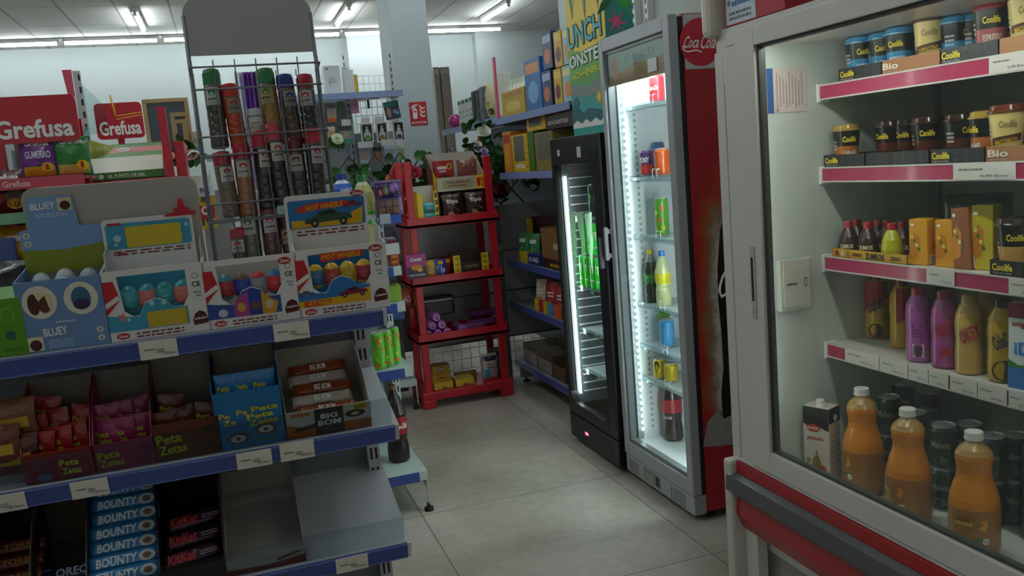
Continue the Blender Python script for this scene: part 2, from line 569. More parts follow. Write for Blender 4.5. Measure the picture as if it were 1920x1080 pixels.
def bottle_maker(prof, liquid, fill_z, clear, capc, caps, label=None, name='bottle', cat='bottle', labelmat=None, lab=None, n=28):
    """prof: (r,z) outline; liquid colour up to fill_z, clear above; caps=(r,z0,z1); lab=(z0,z1,material)"""
    def mk():
        R = root(name, cat)
        lm = plast(liquid); cm = plast(clear)
        ms = [lm if prof[i][1] < fill_z else cm for i in range(len(prof)-1)]
        MB().lathe(prof, ms, n).build('body', R)
        r_, z0, z1 = caps
        c = MB().lathe([(r_, z0), (r_, z1-.002), (r_*.93, z1)], plast(capc), 20)
        c.lathe([(r_*1.04, z0-.002), (r_*1.04, z0+.002)], plast(capc), 20)
        c.build('cap', R)
        if lab:
            a, b, m = lab
            zs = [p_ for p_ in prof if a < p_[1] < b]
            def rad(z):
                for k in range(len(prof)-1):
                    if prof[k][1] <= z <= prof[k+1][1] and prof[k+1][1] > prof[k][1]:
                        t = (z-prof[k][1])/(prof[k+1][1]-prof[k][1])
                        return prof[k][0]+t*(prof[k+1][0]-prof[k][0])
                return prof[0][0]
            L_ = MB().lathe([(rad(a)+.0006, a)]+[(p_[0]+.0006, p_[1]) for p_ in zs]+[(rad(b)+.0006, b)], m, n)
            if label:
                rm = rad((a+b)/2)
                label(L_, lambda x, y, c=0.0: ((rad(y)+.0008+c)*sin(x/rm), -(rad(y)+.0008+c)*cos(x/rm), y))
            L_.build('label', R)
        return R
    return mk

# ------------------------------------------------------------ front shelving unit
BLUE = plast('3a5098'); DECK = metalp('b9bfc6', .38); GREYP = mat('6d7378', rough=.5, var=.04)
TAG = card('e9e4da'); TAGINK = card('6a6a6a')
UX1 = .288; UX0 = -.95
S1 = Frame((0, 1.75, 1.213), 0, 8)
S2 = Frame((0, 1.75, .9635), 0, 14)
S3 = Frame((0, 1.75, .6995), 0, 14)
gond = root('gondola_shelving', 'shelving', Matrix.Translation((0, 1.75, 0)))
gond['label'] = 'grey metal shelving unit with blue price rails in the left foreground, stocked with sweets'
inv = gond.matrix_world.inverted()
def shelf_part(F, dep=.30, x0=UX0, x1=UX1, parent=gond, rail=.036, railcol=None, deckm=None, name='shelf'):
    M = parent.matrix_world.inverted() @ F.M
    mb = MB().box(x0, x1, .004, dep, -.022, 0, deckm or DECK, .002)
    mb.box(x0, x1, .001, .004, -rail, .0, deckm or DECK)
    mb.slab(rside(x1-.0005), [(.004, 0), (dep, 0), (dep, -.05), (dep*.6, -.045), (.02, -.026), (.004, -.026)], .0015, deckm or DECK)
    s_ = mb.build(name, parent, M)
    rl = MB().box(x0+.002, x1-.008, -.004, .001, -rail, -.001, railcol or BLUE, .001)
    rl.box(x0+.002, x1-.008, -.0055, -.004, -.003, -.001, plast('6f7fc0'))
    rl.box(x0+.002, x1-.008, -.0055, -.004, -rail, -rail+.002, plast('6f7fc0'))
    rl.box(x1-.008, x1, -.005, .003, -rail*.95, .001, metalp('cfd2d6'))
    rl.build('price_rail', s_)
    return s_
shelves = [shelf_part(S1), shelf_part(S2, .29), shelf_part(S3, .345)]
bm_ = MB().box(UX0, UX1, .325, .345, .06, 1.195, GREYP)
bm_.build('back_panel', gond)
for x in (UX1-.005, UX0+.03):
    u = MB().box(x-.03, x, .29, .325, 0, 1.235, metalp('b9bdc0'), .001)
    for k in range(22):
        for dx in (-.021, -.009):
            u.box(x+dx-.0025, x+dx+.0025, .2885, .2905, .10+k*.05, .128+k*.05, BLACK)
    u.build('upright', gond)
MB().box(UX0, UX1, -.02, .325, .0, .10, GREYP, .003).build('plinth', gond)
deck0 = MB().box(UX0, UX1, -.03, .325, .30, .325, DECK, .002)
deck0.box(UX0, UX1-.008, -.034, -.03, .285, .325, BLUE)
deck0.build('shelf', gond)
for (F, x, wd) in ((S2, None, None), (S3, None, None)):
    a = F.hit(750, 740, y=0)
    mb = MB().box(UX0+.01, UX1-.012, .0065, .0085, .001, .062, glassm('e8eef0', key='acrylic'))
    mb.build('acrylic_front', shelves[1] if F is S2 else shelves[2])
# price tags clipped to the rails
def pricetag(F, px0, px1, py, sh, seed, rot=0.0, z0=-.037, z1=-.0):
    a = F.hit(px0, py, y=-.006).x; b = F.hit(px1, py, y=-.006).x
    mb = MB().box(a, b, -.0072, -.0058, z0, z1, TAG)
    mp = front(-.0073)
    wd = b-a
    mb.scrawl(mp, a+wd*.12, z0+.018, a+wd*.4, z0+.021, TAGINK, 1, seed=seed)
    mb.scrawl(mp, a+wd*.45, z0+.012, a+wd*.65, z0+.019, TAGINK, 2, seed=seed+1)
    mb.text(mp, ['1,80 Euro', '1,10 Euro', '0,50 Euro'][seed % 3], a+wd*.76, z0+.009, wd*.38, .0055, TAGINK)
    mb.build('price_tag', sh)
pricetag(S1, 259, 332, 645, shelves[0], 1)
pricetag(S1, 512, 580, 617, shelves[0], 2)
pricetag(S2, -40, 56, 965, shelves[1], 3)
pricetag(S2, 135, 208, 930, shelves[1], 4)
pricetag(S2, 445, 512, 875, shelves[1], 5)
pricetag(S2, 526, 591, 858, shelves[1], 6, z1=.004)
pricetag(S3, 630, 691, 1062, shelves[2], 7)

# ------------------------------------------------------------ boxes on the top shelf
def printbox(name, F, px0, px1, pbase, ptop_front, depth, col, label, deco, side=None, back_h=0.0, backdeco=None, open_top=True, y0=.012, cat='display box', sidecol=None):
    """a cardboard counter display: front panel, sides, floor and a taller back card"""
    p0 = F.hit(px0, pbase, y=y0); p1 = F.hit(px1, pbase, y=y0)
    x0, x1 = p0.x, p1.x
    h = F.hit((px0+px1)/2, ptop_front, y=y0).z
    w_ = x1-x0
    r = root(name, cat, F.at((x0+x1)/2, y0, .001))
    r['label'] = label
    c = card(col); sd = card(sidecol or col); inn = card('a9a49a')
    t = .0015
    mb = MB().box(-w_/2, w_/2, 0, t, 0, h, c)
    mb.box(-w_/2, -w_/2+t, t, depth, 0, h*1.0, sd)
    mb.box(w_/2-t, w_/2, t, depth, 0, h*1.0, sd)
    mb.box(-w_/2+t, w_/2-t, t, depth, 0, t, inn)
    mb.box(-w_/2+t, w_/2-t, depth-t, depth, t, h, inn)
    deco(mb, front(-.0002), w_, h)
    mb.build('box_tray', r)
    if back_h:
        bm2 = MB()
        backdeco(bm2, front(depth-.0017), w_, h, back_h)
        bm2.build('header_card', r)
    return r, x0, x1, h, w_

def eggs(F, x0, x1, y, z, n, cols, label, group, r_=.0200, dz=0.0):
    for i in range(n):
        col, band = cols[i % len(cols)]
        def mk():
            mb = MB()
            pr = [(max(r_*sin(pi*k/10)*(1+.12*cos(pi*k/10)), 0.0), r_*1.3-r_*1.3*cos(pi*k/10)) for k in range(11)]
            mb.lathe(pr, [foil(col)]*3+[foil(band)]*4+[foil(col)]*3, 18)
            return tag(mb.build('chocolate_egg'), None, 'egg')
        use(('egg', col, band, r_), mk, F.at(x0+(x1-x0)*(i+.5)/n, y, z+dz*(i % 2)), label+', '+nth(i, n), group)

CE = card('3a3a3c')
# sky-blue box with two egg ovals
def d_blu(mb, mp, w_, h):
    for cx, ink in ((-w_*.24, 'egg'), (w_*.24, 'eg2')):
        mb.shape(mp, ell(cx, h*.70, w_*.20, h*.235, 28), card('e9e4d4'), .0006)
    mb.shape(mp, ell(-w_*.31, h*.68, w_*.07, h*.15, 20), card('4a2418'), .0010)
    mb.shape(mp, ell(-w_*.19, h*.665, w_*.075, h*.12, 20), card('5c2d1c'), .0013)
    mb.shape(mp, [(-w_*.30, h*.86), (-w_*.2, h*.80), (-w_*.1, h*.78), (-w_*.13, h*.55), (-w_*.17, h*.80), (-w_*.25, h*.72)], card('e9d9a0'), .0015)
    mb.shape(mp, ell(w_*.24, h*.70, w_*.115, h*.165, 24), card('2f6f8c'), .0010)
    mb.shape(mp, ell(w_*.24, h*.62, w_*.10, h*.08, 24), card('3a2a50'), .0013)
    mb.text(mp, 'BLUEY', -w_*.12, h*.27, w_*.28, h*.12, WHITE, .05, rot=.04)
    mb.scrawl(mp, -w_*.22, h*.04, w_*.06, h*.15, card('b8cfe8'), 4)
    mb.shape(mp, rc(-w_*.46, h*.02, -w_*.28, h*.22), card('e9e0c0'), .0006)
    mb.shape(mp, ell(-w_*.37, h*.10, w_*.07, h*.08), card('4a2418'), .0010)
    for k in (.10, .22):
        mb.shape(mp, ell(w_*.40, h*k, w_*.045, h*.045, 12), card('d9dcd0'), .0006)
        mb.text(mp, 'A', w_*.40, h*k, w_*.03, h*.04, BLACK)
    mb.scrawl(mp, -w_*.1, h*.39, w_*.14, h*.41, card('d8e4f0'), 1)
def b_blu(mb, mp, w_, h, bh):
    x0 = -w_/2
    mb.slab(mp, [(x0, h*.9), (w_/2, h*.9), (w_/2, h+bh*.55), (w_*.24, h+bh*.55), (w_*.20, h+bh), (-w_*.34, h+bh), (-w_*.38, h+bh*.55), (x0, h+bh*.53)], .0015, card('7fa6d6'))
    m2 = lambda a, b, c=0.0: mp(a, b, c+.0016)
    mb.shape(m2, [(x0, h*.9), (w_/2, h*.9), (w_/2, h+bh*.28), (0, h+bh*.22), (x0, h+bh*.25)], card('8a9424'), .0004)
    mb.text(m2, 'BLUEY', -w_*.16, h+bh*.87, w_*.30, bh*.10, WHITE, .05, rot=.03)
    mb.shape(m2, rc(w_*.02, h+bh*.79, w_*.19, h+bh*.97), card('e3d6a4'), .0004)
    mb.shape(m2, ell(w_*.11, h+bh*.86, w_*.065, bh*.065), card('3c1f16'), .0008)
    mb.scrawl(m2, -w_*.26, h+bh*.71, w_*.12, h+bh*.76, card('c3d6ee'), 2)
    for k in (.34, .46):
        mb.shape(m2, ell(-w_*.42, h+bh*k, w_*.05, bh*.045, 12), card('cdd6d6'), .0004)
        mb.text(m2, 'A', -w_*.42, h+bh*k, w_*.03, bh*.04, BLACK)
b1, bx0, bx1, bh_, bw_ = printbox('egg_display_box', S1, 47, 210, 650, 522, .13, '6f93c4', 'sky-blue cardboard egg display with tall blue and green back card, beside green box', d_blu, back_h=.135, backdeco=b_blu)
eggs(S1, bx0+.01, bx1-.01, .05, .075, 3, [('b9c4cc', 'd5dadd')], 'foil egg in the front row of the sky-blue box', 'eggs in the sky-blue display box', dz=.006)
eggs(S1, bx0+.01, bx1-.01, .10, .080, 3, [('b9c4cc', 'a9b4c0')], 'foil egg in the rear row of the sky-blue box', 'eggs in the sky-blue display box', dz=.004)

def winbox_deco(kind):
    def d(mb, mp, w_, h):
        pass
    return d
def winbox(name, px0, px1, pb, pt, back, lab, sky, accent, collar, eggcols, dl, words, backh=.0, y0=.012):
    """white front with a cut-out window; eggs show behind it"""
    F = S1
    p0 = F.hit(px0, pb, y=y0); p1 = F.hit(px1, pb, y=y0)
    x0, x1 = p0.x, p1.x; w_ = x1-x0
    h = F.hit((px0+px1)/2, pt, y=y0).z
    dep = .12; t = .0015
    r = root(name, 'display box', F.at((x0+x1)/2, y0, .001)); r['label'] = lab
    wh = card('e9e8e6')
    mb = MB(); mp = front(0.0)
    X = w_/2
    # front panel in strips round the window
    wl, wr, wb, wt = -X+w_*.17, X-w_*.19, h*.40, h*.92
    mb.slab(mp, [(-X, 0), (X, 0), (X, h), (wr, h), (wr, wb+.02), (wr-.012, wb), (w_*.15, wb), (w_*.08, wb+h*.12), (-w_*.02, wb+h*.17), (-w_*.12, wb+h*.12), (-w_*.19, wb-h*.06), (wl+.014, wb-h*.06), (wl, wb+h*.02), (wl-w_*.03, wt), (-X, wt)], t, wh)
    mb.box(-X, wr, -t, 0, wt, h, wh)
    mb.box(-X, -X+t, 0, dep, 0, h, wh); mb.box(X-t, X, 0, dep, 0, h, wh)
    mb.box(-X, X, 0, dep, 0, t, wh); mb.box(-X, X, dep-t, dep, 0, h*.80, card(sky if backh else 'c9c6c0'))
    m2 = front(-t)
    # printed picture zone below the window
    mb.shape(m2, [(-X, h*.14), (wr-.004, h*.14), (wr-.004, wb), (w_*.15, wb), (w_*.08, wb+h*.11), (-w_*.02, wb+h*.16), (-w_*.12, wb+h*.11), (-w_*.19, wb-h*.07), (-X+w_*.14, wb-h*.05), (-X, wb-h*.02)], card(sky), .0005)
    mb.shape(m2, [(-X, h*.86), (-X+w_*.10, h*.86), (-X+w_*.15, h*.60), (-X, h*.38)], card('c4202a'), .0007)
    mb.shape(m2, [(-X, h*.55), (-X+w_*.13, h*.66), (-X+w_*.15, h*.60), (-X, h*.48)], wh, .0010)
    mb.scrawl(m2, -w_*.25, h*.03, w_*.22, h*.10, card('7a4040'), 2)
    mb.shape(m2, ell(-w_*.38, h*.07, w_*.065, h*.045), card('c4202a'), .0006)
    mb.text(m2, 'Zaini', -w_*.38, h*.07, w_*.09, h*.04, WHITE, .04, shear=.2)
    mb.text(m2, 'CE', X-w_*.10, h*.70, w_*.085, h*.075, CE, .02)
    mb.shape(m2, ell(X-w_*.10, h*.82, w_*.032, h*.04, 14), CE, .0006)
    mb.shape(m2, ell(X-w_*.10, h*.82, w_*.026, h*.033, 14), wh, .0010)
    mb.text(m2, '24x20g', X-w_*.10, h*.58, w_*.08, h*.03, CE)
    mb.text(m2, '480g', X-w_*.09, h*.53, w_*.05, h*.025, CE)
    mb.shape(m2, [(X-w_*.17, h*.10), (X-w_*.03, h*.12), (X-w_*.02, h*.18), (X-w_*.05, h*.28), (X-w_*.10, h*.31), (X-w_*.15, h*.27), (X-w_*.18, h*.18)], card('5a2018'), .0006)
    mb.text(m2, 'Collection', X-w_*.10, h*.20, w_*.13, h*.035, WHITE, .03, rot=.08)
    dl(mb, m2, w_, h, wb)
    mb.build('box_tray', r)
    if backh:
        bk = MB(); m3 = front(dep-t)
        T = h+backh
        bk.slab(m3, rr(-X, h*.76, X*.86, T, .008), .0015, wh)
        m4 = front(dep-t-.0015)
        bk.shape(m4, rr(-X+.006, h+backh*.22, X*.80, T-backh*.12, .006), card(sky), .0005)
        words(bk, m4, w_, h, backh, T)
        bk.scrawl(m4, -X+.02, h+backh*.06, X*.75, h+backh*.17, card('7a4040'), 2)
        bk.build('header_card', r)
        for s_, c in ((-1, 'd8d6d2'), (1, 'd8d6d2')):
            f = MB().slab(rside(s_*(X-.004)), [(.03, h*.8), (dep, h*.8), (dep, h+.028), (.05, h+.022)], .0012, card(c))
            f.build('side_flap', r)
    eggs(F, (x0+x1)/2+wl-.006, (x0+x1)/2+wr+.006, y0+.025, wb*.92, 4, eggcols, 'toy egg in the window of the '+collar, 'eggs in the '+collar)
    return r
def dl_sponge(mb, mp, w_, h, wb):
    mb.shape(mp, rc(-w_*.12, h*.15, w_*.27, h*.38), card('cdb52e'), .0010)
    for cx, cy, q in ((-w_*.06, h*.50, .030), (w_*.06, h*.49, .026), (-w_*.30, h*.30, .022)):
        mb.shape(mp, ell(cx, cy, w_*q, w_*q), card('9fd3dc'), .0010)
    mb.shape(mp, star(-w_*.36, h*.34, w_*.025, w_*.06, 5), card('d87b8a'), .0010)
def w_sponge(mb, mp, w_, h, bh, T):
    mb.shape(mp, rr(-w_*.27, h+bh*.24, w_*.30, T-bh*.22, .004), card('dcc22e'), .0010)
    mb.shape(mp, rr(-w_*.44, T-bh*.16, -w_*.30, T-bh*.10, .001), RED, .0012)
    for cx, cy, q in ((-w_*.36, h+bh*.5, .04), (w_*.36, h+bh*.72, .022), (-w_*.38, h+bh*.34, .02)):
        mb.shape(mp, ell(cx, cy, w_*q, w_*q), card('a9dbe8'), .0012)
    X = w_/2
    # red nozzle-shaped crest standing above the card
    mb.slab(mp, [(X*.30, T-.004), (X*.95, T-.004), (X*.95, T+.004), (X*.82, T+.004), (X*.82, T+.012), (X*.74, T+.012), (X*.70, T+.030), (X*.62, T+.030), (X*.58, T+.012), (X*.50, T+.012), (X*.50, T+.004), (X*.30, T)], .0014, card('c4202a'))
    mb.text(mp, 'Zaini', -w_*.36, h+bh*.12, w_*.14, bh*.09, card('b01722'), .05, shear=.2)
winbox('egg_display_box', 208, 400, 630, 500, '', 'white counter display of turquoise eggs with yellow-and-blue header card and red nozzle crest', '3f9fc0', '', 'turquoise egg display', [('1f7f8c', '3a9aa4'), ('2a8a96', 'c9736a')], dl_sponge, w_sponge, .078)
def dl_paw(mb, mp, w_, h, wb):
    mb.shape(mp, [(-w_*.22, h*.14), (-w_*.06, h*.14), (-w_*.06, wb+h*.12), (-w_*.16, wb+h*.03), (-w_*.22, wb-h*.08)], card('b0408c'), .0010)
    mb.shape(mp, [(-w_*.06, h*.14), (w_*.08, h*.14), (w_*.08, wb+h*.10), (-w_*.02, wb+h*.15), (-w_*.06, wb+h*.13)], card('28409c'), .0010)
    mb.shape(mp, [(w_*.08, h*.14), (w_*.22, h*.14), (w_*.26, h*.30), (w_*.15, wb), (w_*.08, wb+h*.09)], card('d89a20'), .0010)
    for cx, c in ((-w_*.14, 'caa04a'), (w_*.01, '7a5230'), (w_*.16, 'd8c8a8')):
        mb.shape(mp, ell(cx, h*.28, w_*.045, h*.07), card(c), .0014)
    mb.shape(mp, ell(-w_*.34, h*.22, w_*.05, h*.06), card('c9ccd4'), .0010)
    mb.shape(mp, ell(w_*.37, h*.90, w_*.07, h*.055), card('b01f22'), .0008)
    mb.text(mp, 'Zaini', w_*.37, h*.90, w_*.10, h*.045, WHITE, .04, shear=.2)
pawb = winbox('egg_display_box', 392, 568, 604, 482, '', 'white counter display with pink, blue and orange stripes on the front, without a raised header', '2f4f9c', '', 'pink and blue striped display', [('2f7f86', 'a03038'), ('6a4a34', '28409c'), ('b02a34', '8c8f98'), ('2f6aa0', 'c0303a')], dl_paw, None, 0)
def flame(mb, mp, x, y, s_, c1, c2):
    mb.shape(mp, [(x, y), (x+s_*.5, y-s_*.05), (x+s_*.7, y+s_*.25), (x+s_*.3, y+s_*.30), (x+s_*.15, y+s_*.55), (x+.02*s_, y+s_*.32), (x-s_*.35, y+s_*.42), (x-s_*.1, y+s_*.18), (x-s_*.35, y+s_*.08)], c1, .0014)
def carshape(mb, mp, x, y, s_, c):
    mb.shape(mp, [(x-s_, y), (x+s_, y+s_*.1), (x+s_*.95, y+s_*.3), (x+s_*.45, y+s_*.38), (x+s_*.15, y+s_*.58), (x-s_*.35, y+s_*.5), (x-s_*.6, y+s_*.3), (x-s_, y+s_*.2)], c, .0013)
    mb.shape(mp, [(x+s_*.36, y+s_*.38), (x+s_*.12, y+s_*.52), (x-s_*.28, y+s_*.46), (x-s_*.35, y+s_*.34)], card('1c242c'), .0018)
    for k in (-.6, .6):
        mb.shape(mp, ell(x+s_*k, y+s_*.02, s_*.17, s_*.17, 14), BLACK, .0018)
        mb.shape(mp, ell(x+s_*k, y+s_*.02, s_*.08, s_*.08, 10), card('9a9a9a'), .0022)
def dl_hot(mb, mp, w_, h, wb):
    mb.shape(mp, [(-w_*.5, h*.14), (wbx(w_), h*.14), (wbx(w_), h*.36), (0, h*.26), (-w_*.5, h*.24)], card('dcae18'), .0010)
    carshape(mb, mp, w_*.10, h*.26, w_*.16, card('8a2038'))
    carshape(mb, mp, -w_*.41, h*.33, w_*.09, card('5a7088'))
    mb.shape(mp, [(-w_*.44, h*.15), (-w_*.16, h*.16), (-w_*.14, h*.235), (-w_*.44, h*.235)], card('d3331f'), .0013)
    mb.text(mp, 'HOT WHEELS', -w_*.27, h*.195, w_*.26, h*.06, card('f0c020'), .05, lift=.0019, shear=.2)
    mb.shape(mp, [(-w_*.22, h*.80), (w_*.24, h*.84), (w_*.25, h*.93), (-w_*.24, h*.93)], card('d3331f'), .0009)
    mb.text(mp, 'HOT WHEELS', 0, h*.875, w_*.42, h*.075, card('f0b020'), .05, lift=.0016, shear=.2)
    mb.shape(mp, ell(w_*.38, h*.93, w_*.075, h*.05), card('b01f22'), .0016)
    mb.text(mp, 'Zaini', w_*.38, h*.93, w_*.11, h*.045, WHITE, .04, lift=.0022, shear=.2)
def wbx(w_): return w_/2-w_*.19-.004
def w_hot(mb, mp, w_, h, bh, T):
    mb.shape(mp, [(-w_*.44, h+bh*.24), (w_*.36, h+bh*.24), (w_*.38, h+bh*.62), (w_*.1, h+bh*.40), (-w_*.44, h+bh*.42)], card('dcae18'), .0010)
    flame(mb, mp, -w_*.34, h+bh*.60, w_*.14, card('d3331f'), None)
    mb.shape(mp, [(-w_*.34, h+bh*.60), (w_*.18, h+bh*.70), (w_*.24, h+bh*.62), (w_*.20, h+bh*.80), (-w_*.2, h+bh*.80), (-w_*.36, h+bh*.72)], card('d3331f'), .0016)
    mb.text(mp, 'HOT WHEELS', -w_*.06, h+bh*.71, w_*.42, bh*.13, card('f0b020'), .06, lift=.0022, shear=.2, rot=.06)
    carshape(mb, mp, -w_*.02, h+bh*.32, w_*.27, card('2d5038'))
    carshape(mb, mp, w_*.26, h+bh*.66, w_*.11, card('7a2a48'))
    mb.shape(mp, ell(w_*.32, T-bh*.055, w_*.075, bh*.07), card('b01f22'), .0008)
    mb.text(mp, 'Zaini', w_*.32, T-bh*.055, w_*.11, bh*.07, WHITE, .04, lift=.0014, shear=.2)
winbox('egg_display_box', 562, 733, 584, 462, '', 'white counter display of yellow eggs with blue racing-car header card at the shelf end', '2a78b8', '', 'racing-car egg display', [('c8a41c', '3a6a94'), ('cda81e', 'a0402c'), ('d0b02a', 'b89a20'), ('c8a41c', '9a3044')], dl_hot, w_hot, .092)

# green box at the far left
p0 = S1.hit(-60, 668, y=.012); p1 = S1.hit(58, 668, y=.012); hh = S1.hit(20, 560, y=.012).z
def d_green(mb, mp, w_=p1.x-p0.x, h=hh):
    m = mp
    mb.shape(m, rc(w_*.02, .0, w_/2, h), card('5c9a1e'), .0004)
    mb.text(m, 'Kinder', -w_*.10, h*.42, w_*.30, h*.14, WHITE, .06)
    mb.shape(m, ell(w_*.25, h*.72, w_*.12, h*.13), card('8cc832'), .0008)
    mb.shape(m, ell(w_*.25, h*.72, w_*.105, h*.115), card('5c9a1e'), .0012)
    mb.shape(m, ell(w_*.25, h*.36, w_*.09, h*.08), card('1f6a5a'), .0008)
    mb.scrawl(m, w_*.12, h*.08, w_*.42, h*.14, card('2f6a20'), 2)
o = carton(p1.x-p0.x, .10, hh, card('3c8a1e'), d_green, 'sweets_box', 'box')()
o.matrix_world = S1.at((p0.x+p1.x)/2, .012, .001)
o['label'] = 'green cardboard box with an outlined apple, at the left edge of the top shelf'

# big grey backing card behind the boxes
q0 = S1.hit(60, 480, y=.152); q1 = S1.hit(383, 480, y=.152); qt = S1.hit(220, 341, y=.152).z
mb = MB().slab(front(.155), rr(q0.x, .002, q1.x+.004, qt, .022, 6), .003, card('b3ada6'))
o = mb.build('backing_card', None, S1.M)
tag(o, 'large plain grey card with rounded corners behind the egg displays', 'card')
# chocolate wrapper heap seen left of the sky-blue box
for k, (px, py, c) in enumerate(((12, 545, '1c1a1c'), (38, 528, '262224'))):
    a = S1.hit(px, py, y=.20)
    o = pouch(.11, .085, .03, foil(c)).build('sweets_bag')
    o.matrix_world = S1.at(a.x-.02, .19+.03*k, .045 if k == 0 else .05, 0, -12)
    tag(o, ('lower' if k else 'outer')+' black sweets bag behind the green box', 'bag')
# ------------------------------------------------------------ sweets on the middle shelf
def tray(F, px0, px1, pb, hf, hb, dep, col, label, deco, y0=.012, inner='8a847a', name='sweets_box', hs=None, x01=None):
    x0 = F.hit(px0, pb, y=y0).x; x1 = F.hit(px1, pb, y=y0).x
    w_ = x1-x0; t = .0016; X = w_/2
    r = root(name, 'sweets box', F.at((x0+x1)/2, y0, .001)); r['label'] = label
    c = card(col); inn = card(inner)
    mb = MB().box(-X, X, 0, t, 0, hf, c)
    for s_ in (-1, 1):
        mb.slab(rside(s_*(X-t) if s_ > 0 else -X), [(0, 0), (dep, 0), (dep, hb), (dep*.55, hb*.93), (0, hf)], t, c)
    mb.box(-X, X, dep-t, dep, 0, hb, inn)
    mb.box(-X, X, t, dep-t, 0, t, inn)
    deco(mb, front(-.0002), w_, hf)
    mb.build('box_tray', r)
    return r, (x0+x1)/2, w_
def peta(wcol, tcol='a8b414'):
    def d(mb, mp, w_, h, cx=0.0, cy=None, k=1.0):
        cy = h*.5 if cy is None else cy
        mb.text(mp, 'Peta', cx-w_*.14*k, cy+h*.16*k, w_*.42*k, h*.30*k, card(tcol), .07, rot=.05)
        mb.text(mp, 'Zetas', cx-w_*.10*k, cy-h*.16*k, w_*.46*k, h*.28*k, card(tcol), .07, lift=.0016, rot=.05)
    return d
def petabox(px0, px1, pb, col, dark, name, label, n, grp, hf=.062, hb=.135, tcol='a8b414', pw=.052):
    def deco(mb, mp, w_, h):
        peta(col, tcol)(mb, mp, w_, h, -w_*.14, h*.45, .9)
        mb.shape(mp, ell(w_*.34, h*.66, w_*.10, h*.16), card(dark), .0008)
        mb.scrawl(mp, w_*.1, h*.12, w_*.42, h*.35, card(dark), 3)
    r, cx, w_ = tray(S2, px0, px1, pb, hf, hb, .17, col, label, deco)
    def bdeco(mb, mp):
        peta(col, tcol)(mb, mp, pw*1.5, .05, 0, .05, .8)
    for i in range(n):
        row_ = i//3
        mk = bag_maker('popping_candy_packet', 'sweets packet', pw, .085, .012, col, bdeco)
        use(('pz', col), mk, S2.at(cx-w_*.28+w_*.28*(i % 3), .04+.036*row_+.006*(i % 3), .004+.018*row_, rnd.uniform(-14, 14), -rnd.uniform(8, 20), rnd.uniform(-10, 10)), grp[0]+', %s row, %s' % (['front', 'middle', 'rear'][row_], ['left', 'centre', 'right'][i % 3]), grp[1])
petabox(42, 178, 875, '9c1818', '5a1010', '', 'open red box of popping candy packets, left of the magenta box', 7, ('small red popping candy packet', 'packets in the red candy box'))
petabox(180, 294, 870, '8e1c58', '54103a', '', 'open magenta box of popping candy packets between the red and brown boxes', 6, ('small magenta popping candy packet', 'packets in the magenta candy box'), hf=.06)
petabox(293, 421, 862, '5c2414', '3a160c', '', 'open brown cola-flavour box of popping candy, left of the blue box', 4, ('brown popping candy packet', 'packets in the brown candy box'), hf=.082, hb=.145)
# low front card of another flavour in front of the red box
a = S2.hit(50, 905, y=.0095); b = S2.hit(172, 890, y=.0095)
def d_lowcard(mb, mp):
    w_ = b.x-a.x
    mb.text(mp, 'Peta', w_*.2, .036, w_*.3, .014, card('a8b414'), .07)
    mb.text(mp, 'Zetas', w_*.22, .018, w_*.3, .014, card('a8b414'), .07)
    mb.shape(mp, ell(-w_*.2, .012, w_*.12, .008), card('3a4a80'), .0009)
    mb.scrawl(mp, -w_*.4, .028, -w_*.05, .045, card('5a1a5a'), 3)
mb = MB().box(-(b.x-a.x)/2, (b.x-a.x)/2, 0, .0022, 0, .052, card('80183c'), .0006); d_lowcard(mb, front(-.0002))
tag(mb.build('flavour_card', None, S2.at((a.x+b.x)/2, .0088, .0015)), 'low crimson card standing in front of the red candy box', 'card')
# tall blue box
def d_bluebox(mb, mp, w_, h):
    mb.text(mp, 'Pe', -w_*.36, h*.60, w_*.16, h*.10, card('c8c022'), .07)
    mb.text(mp, 'Pe', -w_*.10, h*.63, w_*.16, h*.10, card('c8c022'), .07)
    mb.text(mp, 'Peta', w_*.24, h*.66, w_*.40, h*.10, card('c8c022'), .07, rot=.06)
    mb.text(mp, 'Peta', w_*.16, h*.54, w_*.40, h*.10, card('c8c022'), .07, rot=.06)
    mb.text(mp, 'Zetas', w_*.20, h*.43, w_*.44, h*.10, card('c8c022'), .07, rot=.06)
    mb.text(mp, 'Ze', -w_*.30, h*.48, w_*.2, h*.10, card('c8c022'), .07)
    for cx, cy in ((-w_*.20, h*.18), (w_*.22, h*.28)):
        mb.shape(mp, ell(cx, cy, w_*.16, h*.10), card('6a3c22'), .0010)
        mb.shape(mp, ell(cx, cy, w_*.11, h*.065), card('b9c0c4'), .0016)
        mb.shape(mp, star(cx, cy, w_*.02, w_*.05, 5), BLACK, .0022)
    mb.scrawl(mp, w_*.05, h*.08, w_*.4, h*.14, card('2f7a40'), 2)
r, cx, w_ = tray(S2, 412, 540, 852, .128, .150, .16, '1870ac', 'tall bright-blue box of popping candy between the brown box and the chocolate bar box', d_bluebox)
def bluepk(mb, mp):
    peta('1f78b4', 'c8c022')(mb, mp, .07, .05, 0, .05, .8)
for i in range(3):
    use(('pz', 'blue'), bag_maker('popping_candy_packet', 'sweets packet', .05, .085, .012, '1f78b4', bluepk), S2.at(cx-w_*.27+w_*.27*i, .045, .062, rnd.uniform(-6, 6), -12), 'blue popping candy packet rising above the tall blue box, '+nth(i, 3), 'packets in the tall blue candy box')
